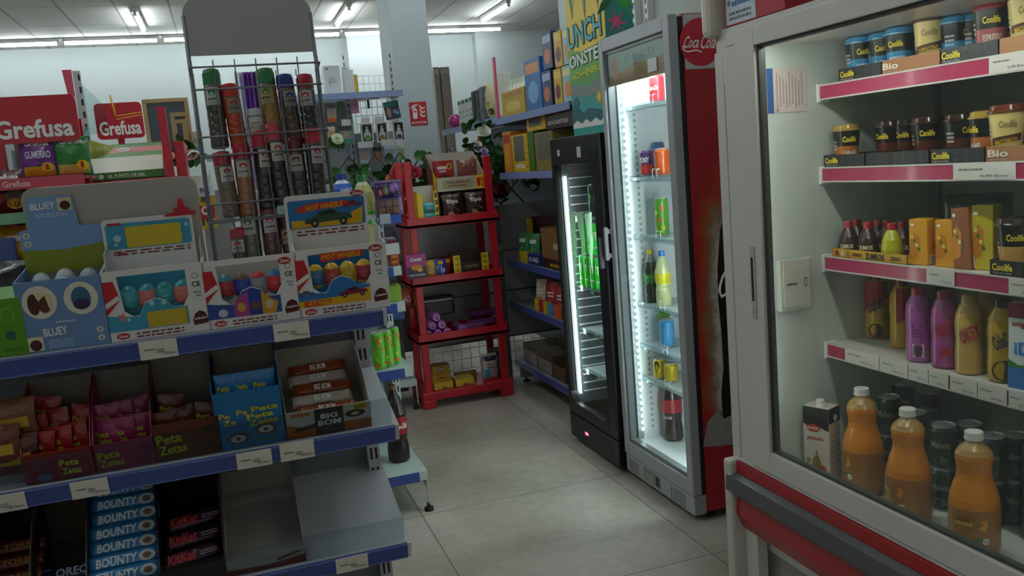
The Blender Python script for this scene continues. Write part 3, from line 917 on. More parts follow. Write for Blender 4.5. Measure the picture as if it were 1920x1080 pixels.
# chocolate bar box
def d_bom(mb, mp, w_, h):
    mb.shape(mp, rc(-w_*.5, 0, w_*.5, h*.36), card('b05a1c'), .0005)
    mb.shape(mp, [(-w_*.5, h*.36), (-w_*.5, h*.55), (-w_*.3, h*.36)], card('b05a1c'), .0005)
    mb.shape(mp, [(-w_*.42, h*.22), (-w_*.10, h*.34), (-w_*.12, h*.50), (-w_*.40, h*.36)], card('3a1f14'), .0010)
    mb.shape(mp, rc(-w_*.17, 0, w_*.17, h), card('3c2420'), .0014)
    mb.text(mp, 'BIG', 0, h*.70, w_*.20, h*.19, WHITE, .05, lift=.002)
    mb.text(mp, 'BOM', 0, h*.45, w_*.27, h*.21, WHITE, .05, lift=.002)
    mb.shape(mp, ell(w_*.31, h*.62, w_*.12, h*.14), card('3a1f14'), .0010)
    mb.shape(mp, ell(w_*.31, h*.62, w_*.05, h*.06), card('e0c8a0'), .0014)
    mb.shape(mp, ell(w_*.38, h*.86, w_*.085, h*.13), card('d8b41c'), .0016)
    mb.text(mp, '0,50', w_*.37, h*.86, w_*.12, h*.08, BLACK, .03, lift=.0022)
    mb.shape(mp, rr(-w_*.44, h*.80, -w_*.22, h*.93, .003), card('d87a20'), .0010)
r, cx, w_ = tray(S2, 541, 700, 834, .060, .112, .20, 'c9c4ba', 'open cream box of chocolate bars with brown and orange front, nearest the shelf end', d_bom, inner='b5aea2')
def bombar(mb, mp):
    mb.shape(mp, rc(-.022, .002, .020, .026), card('3c2420'), .001)
    mb.text(mp, 'BIG BOM', 0, .014, .034, .014, WHITE, .05, lift=.0016)
def mkbar(name, L, h, d, col, deco, cat='chocolate bar'):
    def mk():
        mb = MB()
        def th(a, b):
            u = abs(a)/(L/2)
            return (d/2*(1-max(0, (u-.88)/.12)**2*.85))*math.sqrt(max(0.02, 1-(abs(b-h/2)/(h/2))**4))
        for sg in (-1, 1):
            mb.grid(lambda u, v: (((u-.5)*L)*(1 if sg < 0 else -1), sg*th((u-.5)*L, v*h), v*h), 16, 8, foil(col))
        deco(mb, lambda a, b, c=0.0: (a, -th(a, b)-c, b))
        return tag(mb.build(name), None, cat)
    return mk
for i in range(5):
    use(('bom', i % 2), mkbar('chocolate_bar', .125, .028, .018, '8e3c14' if i % 2 == 0 else 'b5aca0', bombar), S2.at(cx-.004*(i % 2), .035+.033*i, .030+.008*i, rnd.uniform(-5, 5), -55), ('orange' if i % 2 == 0 else 'pale')+'-wrapped chocolate bar in the cream box, '+nth(i, 5, 'front'), 'chocolate bars in the cream box')
# half-hidden packets at far left
for k, (px, py, c, t_) in enumerate(((-8, 845, '6a2a18', ''), (18, 800, '7a4a1c', ''), (10, 905, 'a87c14', 'sauvo'), (30, 850, '561818', ''))):
    a = S2.hit(px, py, y=.03+.02*(k % 2))
    def dd(mb, mp, t_=t_):
        fillrect(mb, mp, -.03, .02, .03, .04, card('b8901c'), n=4, k=2)
        if t_: mb.scrawl(mp, -.025, .024, .025, .036, card('5a1410'), 1, lift=.002)
    o = bag_maker('sweets_bag', 'sweets bag', .09, .075, .02, c, dd)()
    o.matrix_world = S2.at(a.x, .025+.035*(k % 3), max(.002, a.z-.03), 0, -15)
    o['label'] = ['dark orange sweets bag at the far left of the middle shelf', 'ochre sweets bag leaning behind others at the far left', 'yellow sweets bag lowest at the left edge of the middle shelf', 'maroon sweets bag touching the red candy box'][k]
# ------------------------------------------------------------ bottom visible shelf
def d_none(mb, mp, w_, h): pass
def d_dark(mb, mp, w_, h):
    mb.scrawl(mp, -w_*.4, h*.1, w_*.4, h*.8, card('4a2018'), 2)
r, cx, w_ = tray(S3, -50, 48, 1090, .05, .12, .22, '2a2422', 'dark box of bars at the left edge of the bottom shelf', d_dark, inner='26221f')
for i in range(4):
    use('darkbar', mkbar('chocolate_bar', .10, .03, .02, '5a1c12', lambda mb, mp: mb.text(mp, 'TORE', 0, .014, .05, .012, card('b07a20'), .04)), S3.at(cx, .05+.035*i, .02+.012*i, 0, -50), 'dark red bar in the dark box at the left edge, '+nth(i, 4, 'front'), 'bars in the dark left box')
r, cx, w_ = tray(S3, 44, 160, 1090, .05, .14, .24, '6e675e', 'nearly empty grey-brown cardboard box left of the blue coconut bars', d_none, inner='5c5249')
use('oreo', mkbar('chocolate_bar', .115, .034, .024, '16306a', lambda mb, mp: (mb.text(mp, 'OREO', .01, .017, .06, .018, WHITE, .06, lift=.0016), mb.shape(mp, rc(-.05, .004, -.03, .030), card('b9bcc4'), .0010))), S3.at(cx, .10, .004, 0, -60), 'single dark blue biscuit bar lying in the nearly empty box')
def bounty(mb, mp):
    mb.text(mp, 'BOUNTY', -.012, .016, .075, .017, card('e6ecf2'), .06, shear=.1)
    mb.shape(mp, ell(.044, .016, .016, .011), card('b8c4cc'), .0010)
    mb.shape(mp, ell(.044, .016, .008, .006), card('6a4a34'), .0016)
r, cx, w_ = tray(S3, 158, 302, 1085, .03, .16, .27, '3a3430', 'open dark box filled with the stack of blue coconut bars', d_none, inner='332e2a')
for i in range(8):
    use('bounty', mkbar('chocolate_bar', .132, .032, .022, '2a7fb8', bounty), S3.at(cx+rnd.uniform(-.003, .003), .028+.029*i, .028+.0145*i, rnd.uniform(-2, 2), -38), 'blue coconut bar with white letters, %s in the stack' % nth(i, 8, 'bottom'), 'blue coconut bars on the bottom shelf')
def kk(mb, mp):
    mb.text(mp, 'KitKat', -.02, .018, .055, .02, card('c02a34'), .06, shear=.2)
    mb.scrawl(mp, .015, .012, .05, .02, card('b0a0b8'), 2)
r, cx, w_ = tray(S3, 298, 426, 1070, .045, .15, .24, '34181c', 'dark maroon open box holding two purple-black wafer bars', d_none, inner='1c1516')
for i in range(3):
    use('kk', mkbar('wafer_bar', .11, .034, .018, '2e1224', kk), S3.at(cx+.004*i, .05+.04*i, .022+.016*i, 10, -50), 'purple-black wafer bar in the maroon box, '+nth(i, 3, 'front'), 'wafer bars in the maroon box')
def d_emp(mb, mp, w_, h):
    mb.shape(mp, [(-w_*.5, 0), (w_*.5, 0), (w_*.5, h*.55), (0, h*.28), (-w_*.5, h*.42)], card('7c1a22'), .0006)
    mb.shape(mp, [(w_*.15, h*.45), (w_*.42, h*.75), (w_*.44, h*.9), (w_*.12, h*.6)], card('4a2c22'), .0010)
tray(S3, 424, 576, 1062, .035, .06, .30, 'b4b0aa', 'empty pale tray with red-printed front next to the bare shelf end', d_emp, inner='a6a49f', name='empty_tray')

# ------------------------------------------------------------ wire rack of spice jars
RKF = Frame((.10, 1.945, 1.235), 0, -5)
GW = metalp('77797e', .45)
rack = root('spice_rack', 'rack', RKF.M); rack['label'] = 'grey wire counter rack with blank rounded header holding spice jars'
XL, XR = -.136, .130
def rz_(px, py, y=0.0): return RKF.hit(px, py, y=y)
zt = rz_(470, 101).z
hd = MB().slab(front(.002), [(XL+.004, zt), (XR-.004, zt)]+rr(XL+.0, zt+.01, XR, zt+.152, .042, 8)[9:-9][::1] + [], .004, card('8f8d8b')) if False else MB()
out = [(XL-.002, zt), (XR+.002, zt)]+[p_ for p_ in rr(XL-.002, zt+.001, XR+.002, zt+.125, .040, 8)[9:27]]
hd.slab(front(.002), out, .004, card('a5a3a1'))
hd.build('header_plate', rack)
for x in (XL, XR):
    MB().tube([(x, 0, .014), (x, 0, zt+.085)], .0045, GW, 8).build('upright', rack)
# legs running back
for x in (XL, XR):
    MB().tube([(x, .0, .10), (x, .085, .022)], .003, GW, 6).build('strut', rack)
tiers = [(rz_(470, 134).z, rz_(480, 173).z, .0), (rz_(495, 258).z, rz_(500, 291).z, .0), (rz_(520, 377).z, rz_(470, 414).z, .0)]
tb = [1.565-1.235-.01, 1.427-1.235-.01, 1.288-1.235-.008]
FY = -.028
for ti, ((za, zb, _), zf) in enumerate(zip(tiers, tb)):
    b = MB()
    x1 = XR if ti < 2 else XR-.085
    rows = ((-.062, za, .0022), (-.058, zb, .0022), (-.048, zf, .0018))
    for y, z, r_ in rows:
        b.tube([(XL, y, z), (x1, y, z)], r_, GW, 6)
    b.tube([(XL, -.006, zf), (x1, -.006, zf)], .0018, GW, 6)
    nb = 7 if ti < 2 else 5
    for k in range(nb):
        x = XL+.004+(x1-XL-.008)*k/(nb-1)
        b.tube([(x, -.062, za+.014), (x, -.058, zb), (x, -.048, zf), (x, -.006, zf), (x, -.002, za)], .0014, GW, 5)
    for x in (XL, x1):
        b.tube([(x, 0, za-.004), (x, -.062, za)], .002, GW, 5)
    b.build('wire_basket', rack)
def jar_maker(capc, cont, labc, short=False, clearz=.62):
    def mk():
        R = root('spice_jar', 'jar')
        h = .160; r_ = .0187
        cl = plast('6a625a'); ct = mat(cont, rough=.22, coat=.6, var=.25, scale=160)
        pr = [(r_*.92, 0), (r_, .004)]
        for k in range(4):
            z = .012+k*.017
            pr += [(r_, z), (r_*.965, z+.005), (r_*.965, z+.011)]
        pr += [(r_, .082), (r_, .122), (r_*.93, .128)]
        ms = [ct]*(len(pr)-1)
        ms[-1] = cl
        MB().lathe(pr, ms, 22).build('jar_body', R)
        MB().lathe([(r_*.98, .126), (r_*1.0, .128), (r_*1.0, .150), (r_*.93, .157), (r_*.5, .160), (0.0001, .160)], plast(capc), 22).build('cap', R)
        L_ = MB()
        m = cyl(r_+.0006)
        for i in range(8):
            a0 = -.015+.030*i/8
            L_.shape(m, rc(a0, .084, a0+.00376, .120), card(labc), 0)
        L_.shape(m, ell(0, .109, .008, .006, 12), card(capc), .0006)
        L_.scrawl(m, -.010, .094, .010, .098, card('4a4a4a'), 1, lift=.0006, seed=5)
        L_.scrawl(m, -.011, .086, .011, .091, card('9a9a96'), 2, lift=.0006)
        L_.build('label', R)
        return R
    return mk
J1 = [(396, '2f7a45', '4a4640', 'b9bcb4', 'green-capped', 'leftmost jar of the top tier'), (433, 'c23a2a', 'b0441a', '8e8070', 'orange-red-capped', 'top tier jar of orange powder'), (470, 'c9ccd0', 'a8a49c', 'c9ccc8', 'short clear-capped', 'lowest jar of the top tier before the purple fabric'), (501, '2f7a45', '9a7440', 'a8a064', 'green-capped', 'middle top tier jar of yellow-brown powder'), (538, '2b3a86', '4c3a30', '8c8484', 'blue-capped', 'only blue cap on the rack'), (570, 'b02a3c', '2e2a2a', 'b9b4b0', 'red-capped', 'rightmost jar of the top tier')]
J2 = [(418, 'b62a40', '6a5c50', 'cfcac4', 'leftmost jar of the middle tier'), (450, 'b62a40', '94603c', 'c4c0ba', 'second jar from the left in the middle tier'), (488, 'b62a40', '2c2829', 'c9c6c2', 'third jar from the left in the middle tier'), (517, 'c84a58', '2e2826', 'cfcac4', 'tallest standing jar in the middle tier, striped cap'), (552, '6e1c2a', '3a3432', 'a8a49e', 'dark red-capped jar, second from the right in the middle tier'), (585, 'b62a40', '2e2a2a', 'c4c0ba', 'rightmost jar of the middle tier')]
J3 = [(440, 'b62a40', '4c3e3a', 'b9b6b0', 'lowest jar at the left of the bottom tier'), (464, '1f6a38', '5c6450', 'c4c6bc', 'green-capped jar of the bottom tier'), (500, 'c03a4e', '5c4034', 'cfcac4', 'pinkish-red-capped jar in the middle of the bottom tier'), (536, '3a2420', '6a4030', 'b08868', 'dark-capped jar at the right of the bottom tier')]
drop = {470: .0, 433: .018, 440: .035, 536: .01, 418: .012, 517: -.022, 500: -.012, 450: -.004}
for ti, JJ in enumerate((J1, J2, J3)):
    for j in JJ:
        px = j[0]
        py = (205, 330, 440)[ti]
        x = RKF.hit(px+8, py, y=-.030).x
        dz = -drop.get(px, 0)
        if px == 585 or px == 488: dz = .008
        yj = (-.022, -.036, -.036)[ti]
        x = RKF.hit(px+8, py, y=yj).x
        tp = {396: 128, 433: 156, 470: 204, 501: 126, 538: 138, 570: 138, 418: 283, 450: 269, 488: 244, 517: 230, 552: 256, 585: 238, 440: 426, 464: 370, 500: 367, 536: 404}[px]
        ztp = RKF.hit(px, tp, y=yj).z
        z = tb[ti]+.003+(.010 if ti == 0 else .002)
        zs_ = (ztp-z)/.160
        if zs_ > 1.04: z += (zs_-1.04)*.160*.6; zs_ = (ztp-z)/.160
        lab = (j[4]+' spice jar, '+j[5]) if ti == 0 else 'spice jar: '+j[4]
        lab = {0: lambda: '%s spice jar, %s' % (j[4], j[5]), 1: lambda: '%s, of spice' % j[4], 2: lambda: '%s, of spice' % j[4]}[ti]()
        use(('jar', j[1], j[2], j[3]), jar_maker(j[1], j[2], j[3]), RKF.at(x, yj, z, rnd.uniform(-25, 25), -3, rnd.uniform(-2.5, 2.5)) @ Matrix.Diagonal((1, 1, zs_, 1)), lab, 'spice jars in the wire rack')
# ------------------------------------------------------------ red display fridge
def emat(key, col, strength):
    k = ('emit', key)
    if k not in MATS:
        m = bpy.data.materials.new('lit_'+key)
        m.use_nodes = True
        b = m.node_tree.nodes['Principled BSDF']
        b.inputs['Base Color'].default_value = (1, 1, 1, 1)
        b.inputs['Emission Color'].default_value = col+(1,)
        b.inputs['Emission Strength'].default_value = strength
        MATS[k] = m
    return MATS[k]
LEDW = emat('led_white', (.86, .97, 1.0), FRIDGE_POWER)
PANE = glassm()
KW, KD, KH = .62, .62, 1.985
K = Frame((1.62, 3.505, 0), -90)
SIL = metalp('a6a9ac', .42)
def grade_side():
    """red side print: orange brown spray towards the rear"""
    m = bpy.data.materials.new('printed_red_panel')
    m.use_nodes = True
    nt = m.node_tree; N = nt.nodes; L = nt.links
    b = N['Principled BSDF']
    tc = N.new('ShaderNodeTexCoord'); sep = N.new('ShaderNodeSeparateXYZ')
    L.new(tc.outputs['Object'], sep.inputs[0])
    nz = N.new('ShaderNodeTexNoise'); nz.inputs['Scale'].default_value = 9; nz.inputs['Detail'].default_value = 8; nz.inputs['Roughness'].default_value = .75
    L.new(tc.outputs['Object'], nz.inputs['Vector'])
    # distance towards the bottle picture: y about .50, spray between y .2 and .5, z .35 .. 1.35
    a = N.new('ShaderNodeMapRange'); a.inputs[1].default_value = SPR[0]; a.inputs[2].default_value = SPR[1]; L.new(sep.outputs[1], a.inputs[0])
    zt_ = N.new('ShaderNodeMapRange'); zt_.inputs[1].default_value = 1.60; zt_.inputs[2].default_value = 1.05; L.new(sep.outputs[2], zt_.inputs[0])
    zb_ = N.new('ShaderNodeMapRange'); zb_.inputs[1].default_value = .36; zb_.inputs[2].default_value = .46; L.new(sep.outputs[2], zb_.inputs[0])
    m1 = N.new('ShaderNodeMath'); m1.operation = 'MULTIPLY'; L.new(a.outputs[0], m1.inputs[0]); L.new(zt_.outputs[0], m1.inputs[1])
    m2 = N.new('ShaderNodeMath'); m2.operation = 'MULTIPLY'; L.new(m1.outputs[0], m2.inputs[0]); L.new(zb_.outputs[0], m2.inputs[1])
    m3 = N.new('ShaderNodeMath'); m3.operation = 'MULTIPLY_ADD'; L.new(nz.outputs['Fac'], m3.inputs[0]); m3.inputs[1].default_value = 2.2; m3.inputs[2].default_value = -1.0
    m4 = N.new('ShaderNodeMath'); m4.operation = 'ADD'; L.new(m2.outputs[0], m4.inputs[0]); L.new(m3.outputs[0], m4.inputs[1])
    m5 = N.new('ShaderNodeMath'); m5.operation = 'MULTIPLY'; L.new(m4.outputs[0], m5.inputs[0]); L.new(m2.outputs[0], m5.inputs[1])
    cr = N.new('ShaderNodeValToRGB')
    e = cr.color_ramp.elements
    e[0].position = .0; e[0].color = rgb('a3171f')+(1,)
    e[1].position = 1.0; e[1].color = rgb('cfc2b4')+(1,)
    x = e.new(.12); x.color = rgb('a3171f')+(1,)
    x = e.new(.30); x.color = rgb('a8481f')+(1,)
    x = e.new(.55); x.color = rgb('8f6a50')+(1,)
    x = e.new(.8); x.color = rgb('a89c90')+(1,)
    L.new(m5.outputs[0], cr.inputs[0])
    L.new(cr.outputs[0], b.inputs['Base Color'])
    b.inputs['Roughness'].default_value = .35
    return m
SPR = (K.hit(1287, 560, x=KW).y, K.hit(1348, 560, x=KW).y)
REDP = grade_side()
SY0 = .060   # body starts behind the door
kf = root('display_fridge', 'fridge', K.M)
kf['label'] = 'tall red-sided glass-door drinks fridge with grey door frame and white script disc logo'
WHI = mat('e6ecee', rough=.35, var=.02)
WT, WB = 1.93, .175      # window top and bottom
mb = MB()
mb.box(0, KW, KD-.03, KD, .04, KH, card('8c1a20'))
mb.box(0, .03, SY0, KD, .04, KH, card('8c1a20'))
mb.box(KW-.03, KW, SY0, KD, .04, KH, REDP, .002)
mb.box(.03, KW-.03, SY0, KD-.03, KH-.10, KH, SIL)
mb.box(.03, KW-.03, SY0, KD-.03, .04, .17, BLACK)
sd = rside(KW)
zt_ = K.hit(1330, 128, x=KW).z
mb.shape(sd, rc(SY0+.003, zt_, KD, KH-.004), card('bdbebb'), .0008)
c_ = K.hit(1313, 79, x=KW); R_ = (K.hit(1313, 34, x=KW).z-K.hit(1313, 125, x=KW).z)/2
mb.shape(sd, ell(c_.y, c_.z, R_, R_, 40), card('c0182a'), .0014)
# script lettering: slanted word with a swash
mb.text(sd, 'Coca', c_.y-R_*.42, c_.z+R_*.02, R_*.74, R_*.50, WHITE, .012, lift=.002, shear=.36)
mb.text(sd, 'Cola', c_.y+R_*.40, c_.z+R_*.0, R_*.74, R_*.56, WHITE, .012, lift=.002, shear=.36)
mb.tube([sd(c_.y-R_*.84, c_.z-R_*.12, .002), sd(c_.y-R_*.84, c_.z-R_*.24, .002), sd(c_.y-R_*.77, c_.z-R_*.34, .002), sd(c_.y-R_*.64, c_.z-R_*.38, .002), sd(c_.y-R_*.45, c_.z-R_*.36, .002), sd(c_.y-R_*.25, c_.z-R_*.33, .002), sd(c_.y-R_*.08, c_.z-R_*.37, .002), sd(c_.y+R_*.02, c_.z-R_*.42, .002)], .0028, WHITE, 5)
mb.tube([sd(c_.y+R_*(.12+.08*k), c_.z+R_*(.36+.07*sin(k*.75)), .002) for k in range(10)], .0025, WHITE, 5)
# giant dark bottle picture
def spt(px, py):
    h_ = K.hit(px, py, x=KW); return (h_.y, h_.z)
bt = [spt(*q) for q in ((1362, 385), (1350, 430), (1345, 500), (1346, 560), (1352, 620), (1356, 690), (1352, 740), (1356, 792), (1372, 800))]
bt = bt+[(KD-.004, bt[-1][1]-.01), (KD-.004, bt[0][1]+.05), (bt[0][0]+.03, bt[0][1]+.05)]
mb.shape(sd, bt, mat('1c1012', rough=.25, var=.5, scale=40), .0014)
sw = [spt(*q) for q in ((1366, 500), (1354, 520), (1348, 545), (1352, 556), (1366, 548), (1380, 540))]
mb.tube([sd(a, b, .002) for a, b in sw], .006, WHITE, 5)
ice = [spt(*q) for q in ((1326, 790), (1345, 770), (1358, 785), (1372, 778), (1384, 800), (1384, 832), (1350, 836), (1318, 838))]
mb.shape(sd, ice, mat('9a958f', rough=.3, var=.35, scale=45), .0018)
mb.build('cabinet', kf)
inn = MB()
inn.box(.03, .034, SY0, .088, .17, KH-.10, mat('8e999c', rough=.28, var=.03)); inn.box(.03, .034, .088, KD-.03, .17, KH-.10, WHI)  # front band greyed to stand for the door frame's reflection
ys_ = K.hit(1200, 400, x=.035).y
for k in range(60):
    inn.box(.034, .0346, ys_-.006, ys_+.006, .22+.027*k, .232+.027*k, mat('a4acb0')); inn.box(KW-.034, KW-.03, SY0, KD-.03, .17, KH-.10, WHI)
inn.box(.034, KW-.034, KD-.036, KD-.03, .17, KH-.10, WHI)
inn.box(.034, KW-.034, SY0, KD-.036, .168, .172, WHI); inn.box(.034, KW-.034, SY0, KD-.036, KH-.104, KH-.10, WHI)
for k in range(34):
    inn.box(.036, .042, KD-.30, KD-.285, .25+k*.045, .27+k*.045, mat('9aa2a6'))
    inn.box(.28, .288, KD-.0375, KD-.036, .25+k*.045, .265+k*.045, mat('b4bcc0'))
inn.build('liner', kf)
l = MB()
for k in range(54):
    l.box(.048, .053, SY0+.012, SY0+.020,   .22+.031*k, .22+.031*k+.012, LEDW)
l.build('led_strip', kf)
MB().box(KW-.058, KW-.046, SY0+.012, SY0+.026, .24, 1.86, emat('led_hidden', (.88, .97, 1.0), 50.0)).build('led_strip', kf)  # unseen strip added behind the near stile to brighten the interior
MB().box(.06, KW-.07, SY0+.012, SY0+.03, 1.84, 1.855, emat('led_hidden', (.88, .97, 1.0), 50.0)).build('led_strip', kf)  # another unseen strip, added behind the printed band for more interior light
dr = MB()
FRm = SIL
dr.box(0, .036, 0, .040, .115, KH, FRm, .004); dr.box(KW-.046, KW, 0, .040, .115, KH, FRm, .004)
dr.box(.036, KW-.046, 0, .040, WT, KH, FRm, .003); dr.box(.036, KW-.046, 0, .040, .115, WB, FRm, .003)
dr.box(.03, KW-.03, SY0-.008, SY0, .13, KH-.02, BLACK) if False else None
for (x0, x1, z0, z1) in ((.036, .05, WB, WT), (KW-.06, KW-.046, WB, WT), (.05, KW-.06, WT-.014, WT), (.05, KW-.06, WB, WB+.016)):
    dr.box(x0, x1, .012, .042, z0, z1, mat('6d7476', rough=.3, var=.02))
do = dr.build('door', kf)
gl = MB().box(.045, KW-.055, .014, .018, WB+.01, WT-.01, PANE); gl.build('glass', do)
h = MB().box(-.012, .004, -.03, -.012, 1.02, 1.17, metalp('a8abae'), .004); h.box(-.010, .002, -.014, .004, 1.03, 1.05, metalp('a8abae')); h.box(-.010, .002, -.014, .004, 1.14, 1.16, metalp('a8abae'))
h.build('handle', do)
gs = MB().box(0.006, KW-.004, SY0-.008, SY0, .13, KH-.012, BLACK); 
gk = MB()
for (x0, x1, z0, z1) in ((.004, .03, .12, KH-.01), (KW-.03, KW-.004, .12, KH-.01), (.03, KW-.03, KH-.06, KH-.01), (.03, KW-.03, .12, .16)):
    gk.box(x0, x1, .040, SY0, z0, z1, BLACK)
gk.build('gasket', do)
# printed band behind the top of the glass
bd = MB(); m = front(.0185)
z0_, z1_ = WT-.15, WT-.012
bd.box(.05, KW-.06, .0185, .0195, z0_, z1_, mat('b9c2c0', rough=.4, var=.04))
mf = front(.0183)
bd.shape(mf, rc(.05, z0_, KW-.06, z0_+.045), mat('b98a62', rough=.5, var=.3, scale=25), .0002)
bd.shape(mf, [(.05, z0_+.045), (KW-.06, z0_+.045), (KW-.06, z0_+.075), (.42, z0_+.060), (.3, z0_+.075), (.2, z0_+.052)], mat('c49a78', rough=.5, var=.3, scale=25), .0002)
bd.shape(mf, ell(.115, z0_+.07, .035, .045, 20), card('b8806e'), .0006)
bd.text(mf, 'C O L D', .34, z0_+.098, .26, .03, card('8a9290'), 0, lift=.0006)
bd.build('printed_band', do)
for (px0, py0, px1, py1, col) in ((1214, 112, 1232, 132, 'd9dedd'), (1238, 862, 1262, 902, 'd8bfba'), (1262, 872, 1279, 898, '505256'), (1264, 902, 1282, 914, '2c6ab4')):
    a = K.hit(px0, py0, y=.0138); b = K.hit(px1, py1, y=.0138)
    MB().box(a.x, b.x, .0131, .0139, min(a.z, b.z), max(a.z, b.z), card(col)).build('sticker', do)
gr = MB().box(.004, KW-.004, .004, SY0, .03, .112, SIL, .003)
for (c0, c1) in ((.03, .13), (.42, .55)):
    for i in range(7):
        for k in range(5):
            gr.shape(front(.004), ell(c0+(c1-c0)*(i+.5)/7, .044+.012*k, .0045, .0045, 6), BLACK, .0008)
gr.box(.18, .33, .001, .004, .045, .098, mat('7a7d78')); gr.box(.195, .285, -.0005, .001, .055, .088, mat('8f9484')); gr.box(.30, .32, -.0005, .001, .052, .092, BLACK)
gr.build('kick_grille', kf)
for (x, y) in ((.05, .10), (KW-.05, .10), (.05, KD-.08), (KW-.05, KD-.08)):
    MB().lathe([(.018, 0), (.018, .03), (.010, .032), (.010, .045)], BLACK, 14, x, y).build('foot', kf)
# shelves
KS = []
for py, px in ((204, 1161), (331, 1210), (444, 1216), (571, 1218), (653, 1228), (716, 1232)):
    KS.append(K.hit(px, py, y=.10).z)
WIR = mat('dfe6ea', rough=.3, metal=.1, var=.02)
for z in KS:
    s_ = MB()
    s_.box(.036, KW-.036, .100, KD-.05, z-.008, z-.004, WIR)
    s_.box(.036, KW-.036, .094, .100, z-.022, z+.004, glassm('e9f2f4', key='rail'))
    s_.box(.036, KW-.036, .0985, .1025, z-.016, z-.002, WIR)
    for x in (.25, .29, .43, .47):
        s_.tube([(x, .096, z-.006), (x, .096, z+.03), (x+.02, .096, z+.03)], .002, WIR, 5)
    s_.build('shelf', kf)

def inside(F, px, py_base, z, lx=None, y=None, **kw):
    """position on a shelf at height z seen at pixel (px, py)"""
    return F.hit(px, py_base, z=z)
def placeK(key, mk, px, y, z, label, group=None, F=K, rz=0, rx=0, rot=None, dy=0):
    # x from the sight line at depth y
    lo = F.hit(px, 500, y=y)
    hpy = None
    # refine for vertical slope
    t = F.hit(px, 500, y=y)
    from_z = t.z
    # walk the pixel row so that the hit has the height z
    a, b = -400.0, 1500.0
    for _ in range(40):
        m_ = (a+b)/2
        if F.hit(px, m_, y=y).z > z+dy: a = m_
        else: b = m_
    x = F.hit(px, m_, y=y).x
    return use(key, mk, F.at(x, y, z, rz+32, rx), label, group)
def d_redcan(mb, mp):
    mb.text(mp, 'Coca-Cola', 0, .06, .045, .02, WHITE, .04, shear=.3)
def d_word(wd, c='f2f2ee', y=.06, w_=.04, h=.02, extra=None):
    def d(mb, mp):
        if extra: extra(mb, mp)
        mb.text(mp, wd, 0, y, w_, h, card(c), .05)
    return d
CANR = .032
placeK('redcan', can_maker(CANR, .115, 'b52a34', d_redcan), 1233, .145, KS[0], 'red drink can on the highest shelf of the red fridge')
placeK('orgcan', can_maker(.028, .145, '8a2f3c', d_word('PONY', 'e8c030', extra=lambda mb, mp: fillrect(mb, mp, -.03, .08, .03, .14, card('2a5a9a'), n=5, k=1))), 1237, .215, KS[1], 'slim blue-topped drink can behind the purple and red can')
def lying():
    o = can_maker(.034, .115, '5a3a6a', d_word('PONY', 'f2f2ee', y=.07, w_=.05, h=.025, extra=lambda mb, mp: fillrect(mb, mp, -.05, .01, .05, .05, card('c23a26'), n=8, k=1)))()
    return o
placeK('lying', lying, 1216, .138, KS[1], 'purple and red drink can standing on the second shelf of the red fridge', rz=0)
placeK('redcan2', can_maker(CANR, .115, 'c8541c', None), 1243, .14, KS[1], 'orange drink can at the door end of the second shelf')
def greencan(mb, mp):
    for a, b, c in ((-.02, .03, 'd8c020'), (.008, .07, 'd85a2a'), (-.012, .10, 'e8d040'), (.018, .12, 'd85a2a'), (.02, .035, 'd8c020')):
        mb.shape(mp, ell(a, b, .009, .011, 10), card(c), .0006)
placeK('tropcan', can_maker(.030, .165, '5a9a2a', greencan), 1243, .17, KS[2], 'tall green can with orange fruit print on the third shelf of the red fridge')
BP = [(.030, 0), (.034, .006), (.034, .07), (.030, .09), (.034, .115), (.034, .15), (.026, .185), (.014, .215), (.0125, .228)]
def lblband(c, wd=None, wc='f2f2ee'):
    def d(mb, mp):
        if wd: mb.text(mp, wd, 0, .115, .045, .018, card(wc), .05)
    return d
placeK('darkbot', bottle_maker(BP, '3a3d34', .17, '8a9690', 'c8b41c', (.014, .222, .242), None, lab=(.09, .13, card('4a8a3a'))), 1224, .150, KS[3]-.004, 'dark iced-tea bottle with yellow cap in the red fridge')
placeK('lembot', bottle_maker(BP, 'c9cf98', .20, 'c8d4cc', '2a78c8', (.014, .222, .242), lblband('x', '', '6a7a20'), lab=(.10, .145, card('e0d020'))), 1246, .150, KS[3]-.004, 'pale lemon drink bottle with blue cap in the red fridge')
def bluecan(mb, mp):
    mb.shape(mp, rc(-.018, .05, .018, .085), card('9ad0f0'), .0006)
placeK('bluecan', can_maker(.033, .122, '4aa0dc', bluecan), 1252, .17, KS[4], 'light blue drink can on the fifth shelf of the red fridge')
placeK('grcan', can_maker(.03, .14, '6fae3c', None), 1246, .225, KS[4], 'green drink can behind the light blue can')
def yc(mb, mp):
    mb.shape(mp, ell(0, .06, .014, .022, 12), BLACK, .0006)
placeK('yelcan', can_maker(.031, .09, 'd8b81c', yc), 1239, .15, KS[5], 'yellow drink can with black emblem, left of the other yellow can')
placeK('yelcan2', can_maker(.031, .085, 'ccae18', None), 1259, .16, KS[5], 'plain yellow drink can nearer the fridge hinge side')
CP = [(.040, 0), (.047, .010), (.047, .05), (.042, .09), (.047, .13), (.046, .19), (.036, .24), (.018, .285), (.014, .30)]
placeK('colabot', bottle_maker(CP, '2a1512', .27, '5a6460', 'a01c1c', (.0155, .295, .315), lblband('x', 'Coca-Cola'), lab=(.135, .195, card('a8202a'))), 1263, .20, .173, 'large dark cola bottle with red label on the floor of the red fridge')

